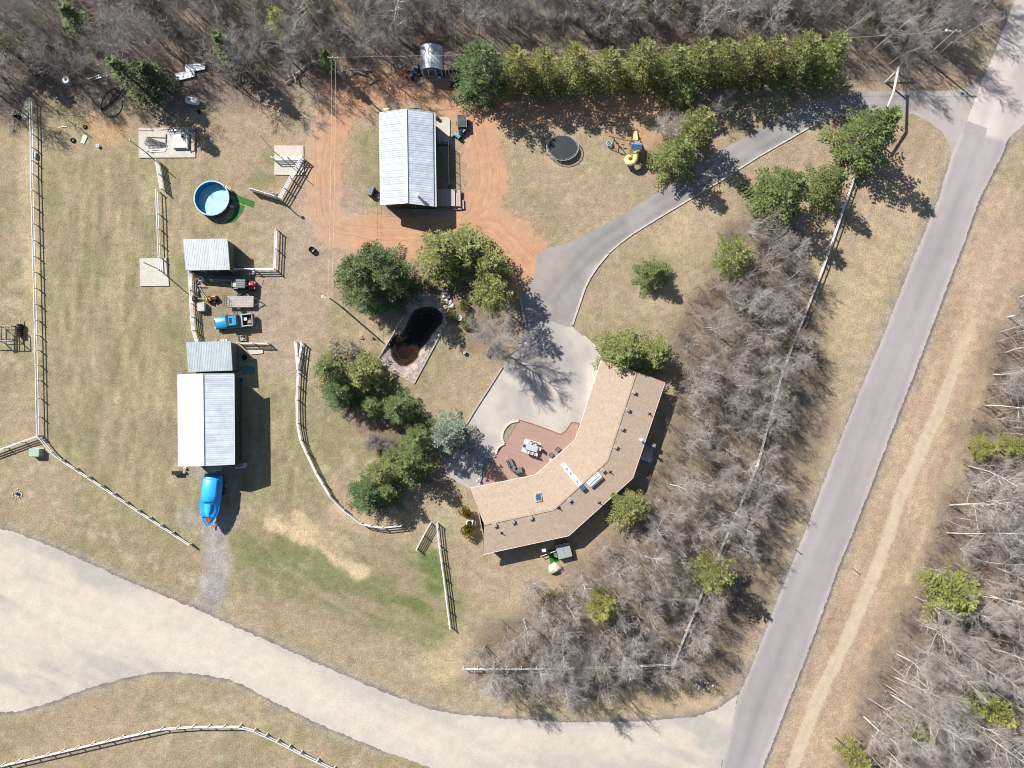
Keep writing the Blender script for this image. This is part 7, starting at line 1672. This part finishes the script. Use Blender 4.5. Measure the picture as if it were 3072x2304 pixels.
# pipe rack beyond the paddock fence
zk = Z(0, 900, .1085); cs = [P(*zk(*p)) for p in ((95, 1170), (560, 1150), (540, 760), (110, 760))]
t = thing('pipe_rack', 'pipe rack with white rails beyond the paddock fence at the left edge', 'rack', cs[0].copy()); up = Vector((0, 0, 1.9))
for p in cs: bar('leg', t, p, p + up, .1, .1, M['dark_steel'])
for a, b in ((0, 1), (1, 2), (2, 3), (3, 0)): bar('rail', t, cs[a] + up * .97, cs[b] + up * .97, .09, .09, M['wood_grey']); bar('rail', t, cs[a] + up * .25, cs[b] + up * .25, .08, .08, M['dark_steel'])
for f in (.3, .62): bar('rail', t, cs[0].lerp(cs[1], f) + up * .97, cs[3].lerp(cs[2], f) + up * .97, .09, .09, M['wood_grey'])
for o in (-.1, .12, .32): bar('white_pipe', t, cs[0] + up + Vector((o, -.1, .08)), cs[3] + up + Vector((o, 1.9 - abs(o), .08)), .09, .09, M['white'])
for f in (.12, .88): bar('white_pipe', t, cs[3].lerp(cs[0], f) + up + Vector((-2.2, 0, .02)), cs[3].lerp(cs[0], f) + up + Vector((.5, 0, .02)), .1, .1, M['white'])
t = thing('tire_roll', 'black bundle of tires lying at the side of the pipe rack', 'tires', P(*zk(600, 840)))
for k in range(6): q = MB().lathe([(.3, -.09), (.42, -.1), (.45, 0), (.42, .1), (.3, .09)], n=14); o = link('tire', q.mesh('tire', M['rubber']), t, (rnd.uniform(-.06, .06), -.85 + k * .32, .45), (R(90 + rnd.uniform(-8, 8)), 0, 0))
bar('axle', t, t.location + Vector((0, -1.8, .45)), t.location + Vector((0, 1.7, .45)), .1, .1, M['wood_new'])
# by the garden sheds
for px, py, r, h, m, nm, lb in ((640, 890, .33, .9, 'blue_drum', 'drum', 'blue drum in the clutter beside the silver roofed shed'), (465, 965, .2, .42, 'red_plastic', 'pail', 'red can standing left of the blue drum'), (340, 880, .2, .4, 'orange', 'pail', 'orange can at the outer edge of the shed clutter'), (620, 1010, .3, .5, 'black', 'tub', 'black tub just below the blue drum'), (860, 900, .22, .5, 'grey_plastic', 'pail', 'grey pail at the corner of the silver roofed shed')): bucket(lb, *zs(px, py), r, h, M[m], nm, True)
crate('grey slatted crate against the side of the silver roofed shed', *zs(695, 735), (.75, .9, .7), R(5), M['grey_plastic']); crate('red box in the clutter beside the silver roofed shed', *zs(490, 815), (.6, .45, .35), R(25), M['red_plastic'], 'storage_box', 'box', 3)
crate('white box in front of the silver roofed shed door', *zs(1255, 985), (.5, .35, .35), 0, M['poly'], 'storage_box', 'box', 2)
rock_pile('scrap_heap', 'pale scrap and wire in front of the blue drum', *zs(830, 985), 10, .8, (.1, .26), 45, M['poly'], 'scrap'); rock_pile('scrap_heap', 'dark jumble of scrap between blue drum and grey crate', *zs(760, 880), 9, .7, (.14, .3), 46, M['dark_steel'], 'scrap')
rock_pile('brush_heap', 'pile of pale cut brush beside the shed clutter', *zs(380, 690), 8, .6, (.15, .3), 47, M['pale_stone'], 'brush')
planks('door_ramp', 'long board lying across the front of both garden sheds', [(*zs(1010, 1030), *zs(1500, 1040), .3, .08, .1, 'wood_grey')], M['wood_grey']); planks('loose_stick', 'short yellowish post at the silver roofed shed door', [(*zs(1195, 890), *zs(1195, 1020), .12, .1, .1, 'wood_new')], M['wood'], 'post')
t = thing('canoe', 'dark canoe in the shade beside the brown roofed shed', 'canoe', P(*zs(1740, 1060)), R(35)); q = MB(); q.loft([[(x, -w_, .45), (x, -w_ * .7, .15), (x, 0, .05), (x, w_ * .7, .15), (x, w_, .45), (x, 0, .38)] for x, w_ in ((-1.9, .03), (-1.2, .3), (0, .42), (1.2, .3), (1.9, .03))]); q.build('hull', M['dark_steel'], t)
for x in (-.8, .8): MB().box((x, 0, .44), (.22, .66, .03)).build('seat', M['wood'], t)
# logs and poles in the wood
planks('fallen_log', 'pale logs lying at the wood edge right of the power pole', [(*z2(a, b), *z2(c, d), .2, .18, .15 + .1 * i, 'wood_grey') for i, (a, b, c, d) in enumerate(((970, 575, 1150, 585), (980, 600, 1140, 580), (1000, 590, 1100, 615)))], M['wood_grey'], 'logs')
planks('fallen_log', 'single pale log in the shadow streaks above the red dirt road', [(*z2(1122, 700), *z2(1200, 652), .22, .2, .12, 'wood_grey')], M['wood_grey'], 'log')
planks('fallen_log', 'dark tangle of poles at the wood edge left of the power pole', [(*z2(a, b), *z2(c, d), .18, .16, .3 + .2 * i, 'wood_grey') for i, (a, b, c, d) in enumerate(((435, 690, 600, 545), (455, 640, 560, 590), (480, 560, 520, 680)))], M['wood_grey'], 'poles')
# burn barrel, planter, pots, bench
t = thing('burn_barrel', 'dark burn barrel on the scorched ring of ground', 'fire barrel', P(938, 751)); q = MB().lathe([(.46, 0), (.48, .3), (.46, .62), (.42, .62), (.42, .2)], n=16); q.f.pop(); q.m.pop(); q.build('barrel', M['dark_steel'], t); MB().lathe([(.001, .22), (.4, .2)], n=12).build('ash', M['wood_grey'], t)
t = thing('stone_planter', 'round white planter between two low junipers', 'planter', P(1378, 955)); q = MB().lathe([(.24, 0), (.36, .3), (.44, .5), (.38, .5), (.34, .38)], n=14); q.f.pop(); q.m.pop(); q.build('bowl', M['poly'], t); MB().lathe([(.001, .42), (.37, .4)], n=12).build('soil', M['wood_grey'], t)
t = thing('flower_pot', 'small dark pot alone on the lawn between pond and bare tree', 'pot', P(1393, 1058)); q = MB().lathe([(.2, 0), (.3, .42), (.33, .45), (.26, .44)], n=12); q.f.pop(); q.m.pop(); q.build('pot', M['black'], t); MB().lathe([(.001, .4), (.27, .38)], n=10).build('soil', M['deck_pink'], t)
t = thing('garden_bench', 'blue grey bench under the large bare spreading tree', 'bench', P(1468, 1056), R(60)); 
for k in range(3): MB().box((0, -.15 + k * .15, .45), (1.4, .13, .04)).build('seat_board', M['galv'], t)
for k in range(2): MB().box((0, .27, .62 + k * .2), (1.4, .04, .13)).build('back_board', M['galv'], t)
for x in (-.6, .6): MB().box((x, .05, .3), (.08, .5, .6)).build('leg', M['dark_steel'], t)
rock_pile('plant_clump', 'dark dried plant clump on the lawn left of the pond border', 1084, 1014, 7, .4, (.14, .26), 48, M['wood'], 'plant')
t = thing('storage_bin', 'grey lidded bin beside the west wall of the workshop', 'bin', P(1117, 578), R(-20)); MB().box((0, 0, .45), (.75, 1.35, .9)).build('body', M['dark_steel'], t); MB().box((-.1, 0, .93), (.7, 1.4, .08)).build('lid', M['grey_plastic'], t)
rock_pile('scrap_heap', 'pale scrap between the grey bin and the workshop wall', 1133, 590, 6, .35, (.1, .2), 49, M['poly'], 'scrap')
planks('loose_planks', 'pale boards on the grass behind the workshop', [(1150, 327, 1169, 326, .2, .06, .06, 'white'), (1152, 331, 1166, 330, .2, .06, .06, 'wood_new'), (1222, 320, 1250, 318, .12, .06, .3, 'wood_grey')], M['white'])
planks('loose_planks', 'long planks in the shade in front of the workshop', [(1286, 638, 1354, 638, .22, .06, .1, 'wood_grey'), (1290, 643, 1350, 643, .2, .06, .1, 'wood_grey'), (1240, 629, 1310, 630, .2, .06, .1, 'wood_grey')], M['wood_grey'])
bucket('dark small barrel at the corner of the workshop pad', 1312, 357, .28, .7, M['dark_steel'], 'barrel', True)
t = thing('roof_tip', 'pale metal tip of a trailer poking in at the right picture edge', 'trailer', P(3062, 1962), R(-38)); MB().loft([[(-1.6, -.05, .6), (-1.6, .05, .6), (-1.6, .05, .8), (-1.6, -.05, .8)], [(1.8, -.8, .3), (1.8, .8, .3), (1.8, .8, 1.9), (1.8, -.8, 1.9)]]).build('body', M['galv'], t)
for s in (-1, 1): wheel(t, 1.3, s * .8, .3, .2)
